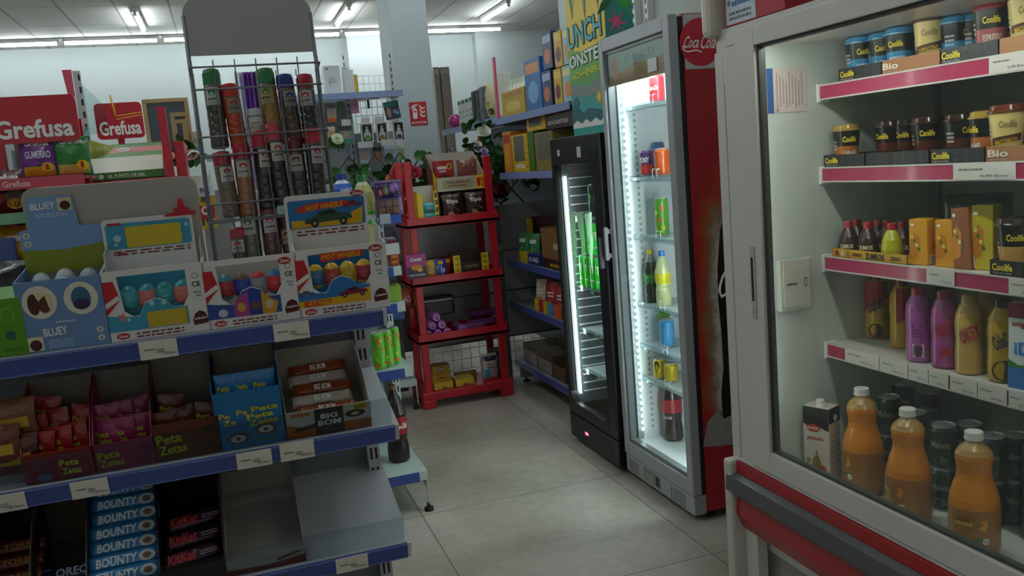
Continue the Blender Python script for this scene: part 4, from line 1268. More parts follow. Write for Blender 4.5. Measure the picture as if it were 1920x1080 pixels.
# ------------------------------------------------------------ black energy drink fridge
Mo = Frame((1.60, 4.125, 0), -90)
MW, MD, MH = .595, .50, 1.592
mf_ = root('display_fridge', 'fridge', Mo.M)
mf_['label'] = 'slim black glass-door fridge glowing green, between the red fridge and the right-hand shelves'
BK = mat('16181a', rough=.35, var=.05, spec=.4); LIN = mat('3a4240', rough=.3, var=.03)
c = MB().box(0, MW, MD-.03, MD, .10, MH, BK); c.box(0, .028, .04, MD, .10, MH, BK); c.box(MW-.028, MW, .04, MD, .10, MH, BK, .003)
c.box(.028, MW-.028, .04, MD-.03, MH-.10, MH, BK); c.box(.028, MW-.028, .04, MD-.03, .10, .20, BK)
c.build('cabinet', mf_)
i_ = MB()
i_.box(.028, .032, .04, MD-.03, .20, MH-.1, mat('5e666a', rough=.25)); i_.box(MW-.032, MW-.028, .04, MD-.03, .20, MH-.1, LIN)
i_.box(.032, MW-.032, MD-.036, MD-.03, .20, MH-.1, LIN); i_.box(.032, MW-.032, .04, MD-.036, .196, .2, LIN)
for k in range(26):
    i_.box(.0325, .036, .08, MD-.08, .26+k*.045, .266+k*.045, mat('f0f4f4'))
i_.build('liner', mf_)
l = MB().box(.045, .056, .045, .055, .26, 1.40, LEDW); l.build('led_strip', mf_)
MB().box(MW-.10, MW-.085, .045, .06, .26, 1.40, emat('led_strong', (.86, .97, 1.0), 16.0)).build('led_strip', mf_)  # unseen strip added on the near side to light the green cans
d_ = MB()
WZ0, WZ1 = .225, 1.46
d_.box(0, .034, 0, .034, .165, MH, BK, .004); d_.box(MW-.09, MW, 0, .034, .165, MH, BK, .004)
d_.box(.034, MW-.09, 0, .034, WZ1, MH, BK, .003); d_.box(.034, MW-.09, 0, .034, .165, WZ0, BK, .003)
for (cx, cz, sx, sz) in ((.034, WZ0, 1, 1), (MW-.09, WZ0, -1, 1)):
    d_.slab(front(.0), [(cx, cz), (cx+sx*.05, cz), (cx, cz+sz*.05)], -.034, BK) if False else d_.slab(front(.034), [(cx, cz), (cx+sx*.05, cz), (cx, cz+sz*.05)], .034, BK)
md = d_.build('door', mf_)
g = MB().box(.030, MW-.086, .016, .020, WZ0-.005, WZ1+.005, PANE); g.build('glass', md)
for (px, py, ww, hh_) in ((1047, 287, .03, .03), (1085, 285, .045, .05)):
    a = Mo.hit(px, py, y=-.0005)
    MB().box(a.x-ww/2, a.x+ww/2, -.0012, 0.0002, a.z-hh_/2, a.z+hh_/2, card('c4cccc')).build('sticker', md)
hb = MB().box(MW-.03, MW-.01, -.02, 0, .98, 1.12, metalp('70757a'), .003); hb.build('handle', md)
bs = MB().box(.0, MW, .0, .04, .03, .16, BK, .003)
for k in range(9):
    bs.box(.40, .54, -.001, 0, .055+k*.009, .059+k*.009, mat('2a2d30'))
bs.box(.20, .235, -.0015, 0, .085, .098, emat('led_red', (1, .05, .12), 3.0))
bs.build('base_panel', mf_)
for (x, y) in ((.05, .06), (MW-.05, .06), (.05, MD-.06), (MW-.05, MD-.06)):
    MB().lathe([(.018, 0), (.018, .02), (.010, .022), (.010, .035)], BLACK, 12, x, y).build('foot', mf_)
MS = [Mo.hit(px, py, y=.09).z for px, py in ((1080, 388), (1085, 535), (1100, 618), (1108, 695))]
MS = [1.19, MS[1], MS[2], MS[3]]
for z in MS:
    s_ = MB(); s_.box(.034, MW-.034, .08, MD-.05, z-.006, z, WIR); s_.box(.034, MW-.034, .074, .08, z-.02, z+.01, glassm('dfeee6', key='rail2'))
    s_.build('shelf', mf_)
# claw emblem in three jagged strokes
def claw(mb, mp, cx, cz, s_, m, lift=.0008):
    for k, (dx, L0) in enumerate(((-.34, .9), (0, 1.0), (.34, .9))):
        x = cx+dx*s_
        mb.shape(mp, [(x-.16*s_, cz+.48*s_), (x+.15*s_, cz+.52*s_), (x+.10*s_, cz+.15*s_), (x+.13*s_, cz+.05*s_), (x+.06*s_, cz-.25*s_), (x+.02*s_, cz-.55*s_*L0), (x-.05*s_, cz-.2*s_), (x-.03*s_, cz+.05*s_), (x-.09*s_, cz+.2*s_)], m, lift)
GRN = card('35c24a')
def d_claw(mb, mp):
    claw(mb, mp, 0, .10, .045, card('e8ffe8'))
    mb.text(mp, 'MONSTER', 0, .045, .045, .011, WHITE, .06)
lab = 'tall bright green energy drink can with claw mark in the black fridge'
gcan = can_maker(.031, .165, '12e42c', d_claw)
for r_ in range(2):
    for i in range(7):
        use(('mon', 'g'), gcan, Mo.at(.085+.068*i, .112+.085*r_, MS[1], rnd.uniform(-30, 30)), 'bright green energy can, second shelf, %s row, %s' % (['front', 'rear'][r_], nth(i, 7)), 'green cans on the second shelf of the black fridge')
for i in range(6):
    use(('mon', 'g'), gcan, Mo.at(.12+.066*i, .125, MS[1]+.168, rnd.uniform(-30, 30)), 'bright green energy can on top of the lower green row, '+nth(i, 6), 'green cans stacked as the upper layer')
dcan = can_maker(.031, .165, '1c2a22', lambda mb, mp: claw(mb, mp, 0, .09, .05, GRN))
for i in range(5):
    use(('mon', 'd'), dcan, Mo.at(.20+.068*i, .14, MS[0]-.0, rnd.uniform(-20, 20)), 'black energy can with green claw on the top shelf, '+nth(i, 5), 'black cans on the top shelf of the black fridge')
for i, (cc, nm) in enumerate((('4a8aa8', 'blue-grey'), ('b86a3a', 'copper-orange'), ('2a6a8a', 'teal'))):
    use(('mon', cc), can_maker(.031, .165, cc, lambda mb, mp: claw(mb, mp, 0, .09, .05, WHITE)), Mo.at(.37+.066*i, .14, MS[2], 10), nm+' energy can on the third shelf of the black fridge')
for i in range(3):
    use(('mon', 'd'), dcan, Mo.at(.36+.066*i, .18, MS[3], 10), 'black energy can on the lowest shelf of the black fridge, '+nth(i, 3), 'black cans on the lowest shelf of the black fridge')
# claw film on the glass, lets the light behind it through
def backlit(h):
    m = bpy.data.materials.new('backlit_film')
    m.use_nodes = True
    nt = m.node_tree; nt.nodes.clear()
    out = nt.nodes.new('ShaderNodeOutputMaterial'); a_ = nt.nodes.new('ShaderNodeBsdfTranslucent'); b_ = nt.nodes.new('ShaderNodeBsdfDiffuse'); x_ = nt.nodes.new('ShaderNodeMixShader')
    a_.inputs[0].default_value = rgb(h)+(1,); b_.inputs[0].default_value = rgb(h)+(1,); x_.inputs[0].default_value = .3
    nt.links.new(a_.outputs[0], x_.inputs[1]); nt.links.new(b_.outputs[0], x_.inputs[2]); nt.links.new(x_.outputs[0], out.inputs[0])
    return m
cl = MB(); a = Mo.hit(1098, 455, y=.0155)
claw(cl, front(.0155), a.x-.045, a.z+.0, .29, backlit('e8fff0'), .0006)
cl.build('claw_decal', md)

# standee above the black fridge
SY_ = RIGHT.hit(1140, 130, x=-3.56).y-1.60          # column front plane, so that its near corner clears the red fridge
a = Mo.hit(1068, 130, y=SY_); b = Mo.hit(1140, 130, y=SY_)
sw_ = b.x-a.x
sb = root('standee', 'advertising stand', Mo.at(a.x, SY_, MH+.001)); sb['label'] = 'tall yellow and teal cardboard advertising column standing on the black fridge'
zb = MH
def zz(px, py): return Mo.hit(px, py, y=SY_).z-zb
H2 = 1.0
z1 = zz(1110, 145); z2 = zz(1115, 200)
SX1 = sw_
SDP = Mo.hit(1188, 60, x=a.x+SX1).y-SY_
t = MB()
t.box(0, SX1, 0, SDP, 0, z2, card('2aa6a0')); t.box(0, SX1, 0, SDP, z2, z1, card('2f9e9a')); t.box(0, SX1, 0, SDP, z1, H2, card('e6c60e'))
mp = front(0)
# green word band
t.shape(mp, [(0.0, z1+.05), (sw_*.5, z1+.02), (sw_, z1+.08), (sw_, z1+.16), (sw_*.5, z1+.12), (0, z1+.16)], card('5aa82c'), .001)
t.shape(mp, [(0.0, z1-.01), (sw_*.5, z1-.03), (sw_, z1+.0), (sw_, z1+.08), (0, z1+.08)], card('4f9a30'), .0008)
for dx, dz in ((-.005, 0), (.005, 0), (0, .005), (0, -.005), (.004, -.004), (-.004, .004)):
    t.text(mp, 'UNCH', sw_*.46+dx, z1+.215+dz, sw_*.90, .105, card('0e3a44'), .03, lift=.0014, rot=.03)
    t.text(mp, 'ONSTER', sw_*.50+dx*.8, z1+.100+dz*.8, sw_*.94, .062, card('10241c'), .03, lift=.0024, rot=.03)
t.text(mp, 'UNCH', sw_*.46, z1+.215, sw_*.90, .105, card('3fa6b4'), .03, lift=.0030, rot=.03)
t.text(mp, 'ONSTER', sw_*.50, z1+.100, sw_*.94, .062, card('eef4ee'), .03, lift=.0036, rot=.03)
t.text(mp, 'NCH+ENERGY', sw_*.52, z1+.030, sw_*.9, .030, card('d8e020'), .03, lift=.0036, rot=.03)
claw(t, mp, sw_*.5, z1+.50, .44, card('1d3c3e'), .0012); claw(t, mp, sw_*.5, z1+.53, .40, card('5ab4b0'), .0018)
# grey can-rim curve and wave
t.shape(mp, [(0, z1-.06), (sw_*.5, z1-.085), (sw_, z1-.05), (sw_, z1-.0), (sw_*.5, z1-.035), (0, z1-.012)], card('7f8784'), .0012)
zw = z2-.02
t.shape(mp, [(0, zw), (.03, zw+.07), (.07, zw+.085), (.10, zw+.05), (.08, zw+.03), (.14, zw+.0), (.20, zw+.02), (sw_, zw-.01), (sw_, zw-.05), (0, zw-.04)], card('1a5f6a'), .0012)
zig = []
for k in range(9):
    zig.append((sw_*k/8, zw-.05+(.02 if k % 2 else 0)))
t.shape(mp, zig+[(sw_, zw-.068), (0, zw-.068)][::1], WHITE, .0016)
t.shape(mp, star(sw_*.75, zw+.06, .02, .045, 6), card('e89a20'), .0016); t.shape(mp, ell(sw_*.75, zw+.06, .018, .018, 12), card('e8d020'), .002)
# tropical side
q0, q1 = 0.0, SDP
mp = rside(SX1)
t.shape(mp, rc(q0, 0, q1, H2), card('2a7f74'), .0006)
for k, (fx, fz, c1) in enumerate(((.25, .62, 'e07020'), (.70, .74, 'e8a020'), (.30, .84, 'd84a50'), (.75, .56, '3a9a3c'), (.4, .48, 'd04a70'), (.8, .92, 'e07020'))):
    t.shape(mp, star(q0+(q1-q0)*fx, fz*H2, .016, .055, 6, k), card(c1), .001+.0003*k)
for k, (fx, fz) in enumerate(((.5, .70), (.15, .74), (.6, .9), (.85, .66), (.1, .56))):
    x = q0+(q1-q0)*fx; z = fz*H2
    t.shape(mp, [(x-.05, z-.05), (x, z-.02), (x+.05, z+.05), (x+.0, z+.03), (x-.03, z)], card('2f8a34' if k % 2 else '1a5a3a'), .0026+.0002*k)
t.build('printed_column', sb)
# white slotted uprights on the wall above
for px in (1189, 1213):
    a = RIGHT.hit(px, 15, y=2.285)
    u = MB().box(-.018, .018, -.04, 0, 0, 1.2, metalp('c9cccc'))
    for k in range(22):
        u.box(-.006, .006, -.0415, -.04, .03+k*.05, .055+k*.05, BLACK)
    tag(u.build('slotted_upright', None, RIGHT.at(a.x, 2.318, 1.95)), 'white slotted wall upright above the red fridge, %s one' % ('left' if px < 1200 else 'right'), 'upright')
# ------------------------------------------------------------ big glass-fronted cooler on the right
C = Frame((1.35, 2.135, 0), -90)
CL, CD = 1.95, .78
CW = mat('cfccc6', rough=.35, var=.03); CG = mat('b9c4bd', rough=.35, var=.03); CBACK = mat('8d918c', rough=.5, var=.15, scale=12)
ck = root('refrigerated_cabinet', 'display cooler', C.M)
ck['label'] = 'large white-framed glass-fronted refrigerated cabinet with red bumper panel on the right'
def cz(px, py, y=0.0): return C.hit(px, py, y=y).z
def cx(px, py, y=0.0): return C.hit(px, py, y=y).x
ZF = .488                       # floor of the compartment
zgt = cz(1500, 63); zgb = cz(1700, 969)       # glass top and bottom
xg0 = cx(1440, 600)
ZT = cz(1420, 34)-.03
ztop_door = zgt+.055
b = MB()
b.box(0, .045, .0, CD, .30, ZT-.02, CW, .003)                 # far end panel
b.box(CL-.045, CL, .0, CD, .30, ZT-.02, CW)
b.box(.045, CL-.045, CD-.045, CD, .30, ZT-.02, CW)
ZTOP = ZT+.03
b.box(0, CL, 0, CD, ZT-.02, ZTOP, CW, .004)
b.box(.045, CL-.045, .04, CD-.045, .30, ZF, mat('d5d8d4', rough=.3))
b.box(.02, CL-.02, .06, CD-.02, .0, .30, mat('a8a49a'))
b.build('cabinet', ck)
i_ = MB()
i_.box(.045, .050, .05, CD-.045, ZF, ZT-.02, CG); i_.box(.05, CL-.045, CD-.052, CD-.045, ZF, ZT-.02, CBACK)
for k in range(4):
    i_.box(.05+.44*k, .062+.44*k, CD-.07, CD-.052, ZF+.1, ZT-.03, mat('7b807c'))
i_.build('liner', ck)
# end post and corner cap
x_out = cx(1385, 860)
pst = MB()
xs_ = sorted([C.hit(px, 540, y=-.004).x for px in (1369, 1389, 1402, 1431)])
pst.box(-.012, .030, -.004, .03, 0.0, ZT-.03, CW, .003)
pst.box(.030, .034, .000, .03, 0.30, ZT-.03, mat('7e7c78')); pst.box(.034, cx(1402, 540)-.001, -.004, .03, .0, ZT-.03, CW, .002)
pst.build('end_post', ck)
cp = MB().box(-.030, .024, -.035, .05, cz(1365, 60, -.035), ZT+.14, mat('c4beb0', rough=.35), .018); cp.build('corner_cap', ck)
cp2 = MB().box(-.006, .034, -.045, .02, .0, cz(1398, 862)+.0, mat('c6c2ba', rough=.4), .010); cp2.build('corner_cap', ck)
# closing piece above the post
MB().box(-.002, cx(1402, 540)+.004, -.003, .03, ZT-.12, ZT+.002, CW, .002).build('top_corner', ck)
# sliding door
xd0, xd1 = cx(1402, 540), 1.55
dm = MB()
dz0, dz1 = zgb-.062, zgt+.05
dm.box(xd0, xg0-.002, -.010, .022, dz0, dz1, CW, .002); dm.box(xd1-.05, xd1, -.010, .022, dz0, dz1, CW, .002)
dm.box(xg0-.002, xd1-.05, -.010, .022, zgt, dz1, CW, .002); dm.box(xg0-.002, xd1-.05, -.010, .022, dz0, zgb, CW, .002)
for (x0, x1, z0, z1) in ((xg0-.002, xg0+.006, zgb, zgt), (xg0, xd1-.05, zgt-.007, zgt), (xg0, xd1-.05, zgb, zgb+.006)):
    dm.box(x0, x1, .0, .020, z0, z1, mat('3c423e', rough=.5))
dr_ = dm.build('sliding_door', ck)
MB().box(xg0-.002, xd1-.05, .004, .008, zgb, zgt, glassm('f0f5f2', key='cooler', haze=.03, hazecol='c9d4cc')).build('glass', dr_)
hz0, hz1 = C.hit(1416, 598, y=-.012).z, C.hit(1410, 462, y=-.012).z
hx = C.hit(1412, 530, y=-.012).x
hd_ = MB().box(hx-.010, hx+.012, -.0135, -.010, hz0, hz1, mat('b5b2ac', rough=.3), .004)
hd_.box(hx-.004, hx+.005, -.0145, -.0135, hz0+.05, hz1-.03, BLACK, .001)
hd_.shape(front(-.0135), ell(hx+.001, hz0+.02, .0025, .0025, 8), BLACK, .0006)
hd_.build('recessed_handle', dr_)
# second door further along
MB().box(xd1-.06, xd1-.02, .024, .045, dz0, dz1, CW).build('rear_door_stile', ck)
MB().box(.05, CL, -.006, .03, dz1+.004, ZT-.02, CW, .002).build('top_rail', ck)
# bumper and red panel: an extruded outline along the front
def strip(prof, m, name):
    s_ = MB(); n = len(prof)
    x0, x1 = .012, CL
    vs = [(x0, y, z) for y, z in prof]+[(x1, y, z) for y, z in prof]
    s_.add(vs, [(i, (i+1) % n, n+(i+1) % n, n+i) for i in range(n)], m)
    s_.add(vs, [tuple(range(n-1, -1, -1)), tuple(range(n, 2*n))], m)
    return s_.build(name, ck)
zr = cz(1411, 880, -.02)
strip([(-.014, dz0-.002), (-.014, zr+.002), (.03, zr+.002), (.03, dz0-.002)], CW, 'sill')
REDC = plast('a3121c')
strip([(-.022, zr), (-.024, zr-.032), (.03, zr-.032), (.03, zr)], REDC, 'red_stripe')
strip([(-.024, zr-.033), (-.046, zr-.042), (-.050, zr-.085), (-.038, zr-.10), (.02, zr-.10), (.02, zr-.033)], mat('5c6062', rough=.45, metal=.2), 'bumper')
strip([(-.026, zr-.101), (-.030, zr-.16), (-.010, zr-.205), (.05, zr-.235), (.06, zr-.101)], REDC, 'lower_panel')
# warning plates
pl = MB(); a = C.hit(1434, 130, x=.0505); 
def plate(corners, cols, name, label):
    ps = [C.hit(px, py, x=.0505) for px, py in corners]
    ys = [p_.y for p_ in ps]; zs = [p_.z for p_ in ps]
    mb = MB(); y0, y1, z0, z1 = min(ys), max(ys), min(zs), max(zs)
    mb.box(.0502, .0520, y0, y1, z0, z1, card(cols[0]))
    f = lambda a, b, c=0.0: (.0521+c, y0+a*(y1-y0), z0+b*(z1-z0))
    mb.shape(f, rc(0, 0, .16, 1), card(cols[1]), .0004)
    for k in range(9):
        mb.shape(f, rc(.24+.08*k, .08+.05*(k % 3), .262+.08*k, .9-.07*(k % 4)), card('8a8480'), .0006)
    mb.text(f, 'CE', .24, .06, .08, .05, BLACK, .02, lift=.0008)
    return tag(mb.build(name, None, C.M), label, 'sticker')
plate(((1436, 135), (1509, 125), (1440, 212), (1510, 208)), ('c6b9b4', '2c5590'), 'warning_sticker', 'blue-edged information sticker on the inside end wall of the cooler')
ps = [C.hit(px, py, x=.0505) for px, py in ((1452, 492), (1512, 480), (1460, 580), (1514, 575))]
y0, y1 = min(p_.y for p_ in ps), max(p_.y for p_ in ps); z0, z1 = min(p_.z for p_ in ps), max(p_.z for p_ in ps)
mb = MB().box(.0505, .075, y0, y1, z0, z1, plast('a9b3ad'), .004); mb.box(.0745, .0765, y0+.01, y1-.01, z0+.012, z1-.006, card('b9b8ae'), .002)
f = lambda a, b, c=0.0: (.0766+c, y0+a*(y1-y0), z0+b*(z1-z0))
mb.scrawl(f, .2, .50, .5, .54, BLACK, 1); mb.shape(f, rc(.72, .45, .82, .62), BLACK, .0005); mb.shape(f, rc(.74, .47, .80, .60), card('b9b8ae'), .0008)
tag(mb.build('control_box', None, C.M), 'small translucent control box on the inside end wall of the cooler, below the sticker', 'control box')
# shelves with crimson rails
YS = .30; MAG = plast('a82c58')
czs = [(1560, 158), (1560, 315), (1560, 482), (1560, 645)]
CS = [C.hit(px, py, y=YS).z for px, py in czs]
XS0 = .052
SHW = mat('c9c8c2', rough=.35, var=.03)
csh = []
for k, z in enumerate(CS):
    s_ = MB(); s_.box(XS0, CL-.05, YS, CD-.075, z-.018, z, SHW, .002)
    s_.slab(rside(XS0-.0015), [(YS-.004, z+.004), (YS+.02, z+.004), (CD-.08, z), (CD-.08, z-.05), (YS+.01, z-.036), (YS-.006, z-.040)], .0015, SHW)
    so = s_.build('shelf', ck)
    rl = MB().box(XS0+.002, CL-.05, YS-.006, YS-.001, z-.038, z+.002, MAG, .001)
    rl.box(XS0+.002, CL-.05, YS-.0075, YS-.006, z-.001, z+.003, SHW); rl.box(XS0+.002, CL-.05, YS-.0075, YS-.006, z-.040, z-.036, SHW)
    rl.build('price_rail', so)
    MB().box(XS0-.002, XS0+.004, YS-.014, YS+.03, z-.046, z+.006, WHI, .002).build('end_bracket', so)
    csh.append((so, z))
def ctag(k, px0, px1, py, seed):
    so, z = csh[k]
    a = C.hit(px0, py, y=YS-.008).x; b = C.hit(px1, py, y=YS-.008).x
    mb = MB().box(a, b, YS-.0092, YS-.0078, z-.037, z+.0005, card('cfccc6'))
    mp = front(YS-.0093); wd = b-a
    mb.scrawl(mp, a+wd*.1, z-.014, a+wd*.5, z-.011, TAGINK, 1, seed=seed)
    mb.text(mp, ['1,15 Euro', '2,49 Euro', '0,95 Euro'][seed % 3], a+wd*.68, z-.028, wd*.45, .006, TAGINK)
    mb.build('price_tag', so)
ctag(0, 1855, 1935, 110, 1); ctag(1, 1788, 1905, 325, 2)
ctag(2, 1738, 1790, 520, 3); ctag(2, 1892, 1950, 540, 4)
for k, (a, b, p_) in enumerate(((1585, 1648, 665), (1650, 1702, 680), (1704, 1740, 690), (1742, 1778, 705), (1782, 1832, 715), (1834, 1888, 730), (1892, 1935, 745))):
    ctag(3, a, b, p_, k+5)
# box on top
a = C.hit(1356, 12, y=.004)
mb = MB().box(0, .26, 0, .10, 0, .09, card('a81c28'), .002)
mb.box(.005, .14, -.0012, 0, .004, .085, card('c4d0dc'))
mb.shape(front(-.0013), star(.02, .06, .004, .012, 6), card('3a6a9a')); mb.scrawl(front(-.0013), .035, .05, .12, .062, card('3a6a9a'), 1); mb.scrawl(front(-.0013), .02, .015, .12, .035, TAGINK, 2)
tag(mb.build('carton', None, C.at(a.x+.01, .004, ZTOP+.001)), 'red carton with a pale blue label on top of the cooler, cut by the frame', 'box')

# ------------------------------------------------------------ goods in the cooler
def pz(px, py, y): return C.hit(px, py, y=y)
def putC(key, mk, px, y, z, label, group=None, rz=0, rx=0, ry=0):
    a, b = -600.0, 1800.0
    for _ in range(40):
        m_ = (a+b)/2
        if C.hit(px, m_, y=y).z > z: a = m_
        else: b = m_
    x = C.hit(px, m_, y=y).x
    return use(key, mk, C.at(x, y, z, rz+(8 if key[0] in 'j' and key != 'juice' or key == 'mc' else 38), rx, ry), label, group)
def cup_maker(body, lid, band, word, wc, logo='f0d83a', h=.105, stripe=None):
    def mk():
        R = root('coffee_cup', 'coffee cup')
        b_ = plast(body); c_ = plast(band)
        r0, r1 = .028, .038
        rad = lambda z: r0+(r1-r0)*z/h
        mb = MB().lathe([(r0, 0), (rad(h*.52), h*.52), (rad(h*.94), h*.94)], [b_, c_], 26)
        mp = lambda a, b, c=0.0: ((rad(b)+.0006+c)*sin(a/.035), -(rad(b)+.0006+c)*cos(a/.035), b)
        mb.text(mp, 'Coolife', .004, h*.70, .036, .016, card(logo), .04)
        if stripe:
            for i in range(8):
                a0 = -.036+.009*i
                mb.shape(mp, [(a0, h*.28+i*.0012), (a0+.009, h*.28+(i+1)*.0012), (a0+.009, h*.43+(i+1)*.0012), (a0, h*.43+i*.0012)], card(stripe), .0006)
            mb.text(mp, word, .0, h*.36, .050, .011, card(wc), .04, lift=.0014, rot=.12)
        else:
            mb.text(mp, word, .006, h*.32, .044, .017, card(wc), .04)
        mb.scrawl(lambda a, b, c=0.0: mp(a-.045, b, c), -.010, .045, .012, .07, card('c8c8c8'), 3, lift=.0006)
        mb.build('cup_body', R)
        l = mat(lid, rough=.14, coat=.8, var=.03)
        MB().lathe([(r1*.97, h*.92), (r1*1.07, h*.93), (r1*1.07, h*.965), (r1*.96, h*.98), (r1*.92, h+.008), (r1*.84, h+.010), (r1*.80, h+.002), (0.0001, h+.002)], l, 26).build('lid', R)
        return R
    return mk
BLUC = cup_maker('2f86b8', '4a94c4', '15181c', 'MACCHIATO', 'e8eef2')
CAPC = cup_maker('d8c47c', '5a2c22', 'd8c47c', 'CAPPUCCINO', 'd8b018', logo='8a7a50', stripe='4a2a20', h=.118)
ESPC = cup_maker('a85a5c', '8c2434', '1a1a1c', 'ESPRESSO', 'e8d8d0')
CARC = cup_maker('b0662a', 'a88a3c', '17181a', 'CARAMEL', 'e8e2d4')
DARC = cup_maker('5a2a1c', '3a2418', '141416', '', 'b8a890')
CH = cup_maker('d8c47c', '6a3020', 'd8c47c', 'MACCHIATO', 'd8b018', logo='8a7a50', stripe='4a2a20', h=.112)
Z0, Z1, Z2, Z3 = CS
for i, (px, lb) in enumerate(((1612, 'leftmost'), (1655, 'second from the left'), (1688, 'third, partly behind the tall cream cup'))):
    putC(('cup', 'b'), BLUC, px, YS+.06+.02*(i % 2), Z0+.004, 'blue-lidded cup on the top cooler shelf, %s' % lb, rz=25-20*i)
putC(('cup', 'c'), CAPC, 1744, YS+.055, Z0+.006, 'cream iced coffee cup with dark brown lid on the top cooler shelf')
putC(('cup', 'b'), BLUC, 1790, YS+.09, Z0+.004, 'blue-lidded coffee cup just right of the tall cream cup', rz=60)
putC(('cup', 'b'), BLUC, 1822, YS+.12, Z0+.004, 'blue-lidded coffee cup next to the pink-lidded cups', rz=60)
putC(('cup', 'e'), ESPC, 1858, YS+.05, Z0+.012, 'pink iced coffee cup with red lid on the top cooler shelf, nearer one')
putC(('cup', 'e'), ESPC, 1890, YS+.12, Z0+.004, 'pink iced coffee cup with red lid, behind the nearer pink one')
putC(('cup', 'h'), CH, 1925, YS+.05, Z0+.012, 'cream iced coffee cup cut by the right edge of the picture, top shelf')
putC(('cup', 'k'), CARC, 1588, YS+.05, Z1+.004, 'single orange-brown iced coffee cup with gold lid, second shelf left', rz=20)
for i, (px, yy) in enumerate(((1668, .13), (1698, .16), (1738, .11), (1775, .18), (1800, .12))):
    putC(('cup', 'd'), DARC, px, YS+yy, Z1+.004, 'dark brown coffee cup in shade on the second cooler shelf, '+nth(i, 5), 'dark cups on the second cooler shelf', rz=-30+17*i)
putC(('cup', 'k'), CARC, 1850, YS+.06, Z1+.004, 'orange-brown coffee cup with gold lid left of the cream cup, second shelf', rz=-60)
putC(('cup', 'h'), CH, 1888, YS+.05, Z1+.006, 'cream iced coffee cup with brown lid on the second cooler shelf')
# trays (cardboard) in front of the cups
def ctray(z, px0, px1, py, h, col, word, label, wc='e8d23a', dep=.12, pat=True, sub=True, y=YS+.002, t=.0016):
    a = C.hit(px0, py, y=y).x; b = C.hit(px1, py, y=y).x
    w_ = b-a
    mb = MB().box(0, w_, 0, t, 0, h, card(col)); mb.box(0, t, 0, dep, 0, h, card(col)); mb.box(w_-t, w_, 0, dep, 0, h, card(col)); mb.box(0, w_, dep-t, dep, 0, h, card(col)); mb.box(0, w_, 0, dep, 0, t, card(col))
    mp = front(0)
    if pat:
        for k in range(int(w_/.03)):
            xx = .018+.03*k
            for zz_ in (h*.3, h*.75):
                mb.shape(mp, star(xx, zz_, .003, .013, 4, pi/4 if k % 2 else 0), card('3a3b3d'), .0005)
    if word:
        mb.text(mp, word, .034, h*.56, .054, h*.46, card(wc), .05, lift=.0016)
        if sub: mb.text(mp, 'THE ICED COFFEE', .034, h*.18, .05, h*.10, card('a8a8a0'), .02, lift=.0016)
    o = mb.build('cardboard_tray', None, C.at(a, y, z+.0008))
    tag(o, label, 'tray')
    return o
TH = .036
ctray(Z0, 1573, 1655, 150, TH, '232426', 'Coolife', 'black cardboard tray with yellow word at the left end of the top cooler shelf')
ctray(Z0, 1652, 1765, 130, TH, 'a06a40', 'Bio', 'tan cardboard tray between the two black ones on the top cooler shelf', wc='e8e0d0', pat=False)
ctray(Z0, 1762, 1872, 112, TH, '2b2c30', 'Coolife', 'black cardboard tray under the blue and pink cups, top cooler shelf')
ctray(Z0, 1873, 1990, 90, TH, 'a8764c', '', 'tan cardboard tray at the right of the top cooler shelf', pat=False)
ctray(Z1, 1545, 1621, 312, TH, '232426', 'Coolife', 'black cardboard tray at the left end of the second cooler shelf')
ctray(Z1, 1623, 1742, 312, TH, '232426', '', 'black patterned tray under the shaded cups, left of the long one')
ctray(Z1, 1744, 1846, 310, TH, '232426', 'Coolife', 'black tray right of the middle of the second cooler shelf')
ctray(Z1, 1848, 1960, 308, TH, '9a6a46', 'Bio', 'tan tray under the cream cup on the second cooler shelf', wc='d8d0c0', pat=False)
# second shelf word on the patterned tray
# sauce-like drink bottles in yellow tray
BS = [(.022, 0), (.027, .004), (.028, .03), (.025, .055), (.016, .075), (.010, .085), (.009, .09)]
def zl(mb, mp): mb.text(mp, 'ZUMROK', 0, .030, .038, .012, card('e8d8b0'), .06)
DK = bottle_maker(BS, '3a1a1a', .085, '5a3a34', 'b02434', (.0115, .083, .100), zl, lab=(.014, .046, card('2a1c18')))
LM = bottle_maker(BS, 'b4b420', .085, 'c8c860', 'b02434', (.0115, .083, .100), None)
for i, (px, yy) in enumerate(((1592, .035), (1608, .085), (1628, .04), (1647, .095))):
    putC(('zb', 'd'), DK, px, YS+yy, Z2+.003, 'small dark red bottle with red cap in the yellow tray, '+nth(i, 4), 'dark small bottles in the yellow tray')
for i, (px, yy) in enumerate(((1673, .04), (1664, .09), (1693, .09))):
    putC(('zb', 'l' if i == 0 else 'd'), LM if i == 0 else DK, px, YS+yy, Z2+.003, 'small yellow-green bottle with red cap in the yellow tray' if i == 0 else 'small dark bottle behind the yellow-green bottle, %s' % ('left' if i == 1 else 'right'), None if i == 0 else 'dark bottles at the rear of the yellow tray')
o = ctray(Z2, 1561, 1701, 480, .026, 'c0951c', '', 'yellow cardboard tray of small red-capped bottles on the third cooler shelf', pat=False)
w_ = o.dimensions.x
e = MB(); mp = front(0)
e.text(mp, 'ZUMROK', w_*.60, .013, w_*.26, .017, BLACK, .06); e.text(mp, 'ZERO', w_*.86, .013, w_*.13, .010, BLACK, .05); e.text(mp, 'ENERGY', w_*.36, .013, w_*.14, .009, BLACK, .04)
for k in range(3): e.shape(mp, ell(w_*(.07+.08*k), .013, .008, .009, 12), card(('8a2a1c', 'c8b890', '9a6a1c')[k]), .0008)
e.build('tray_print', o)
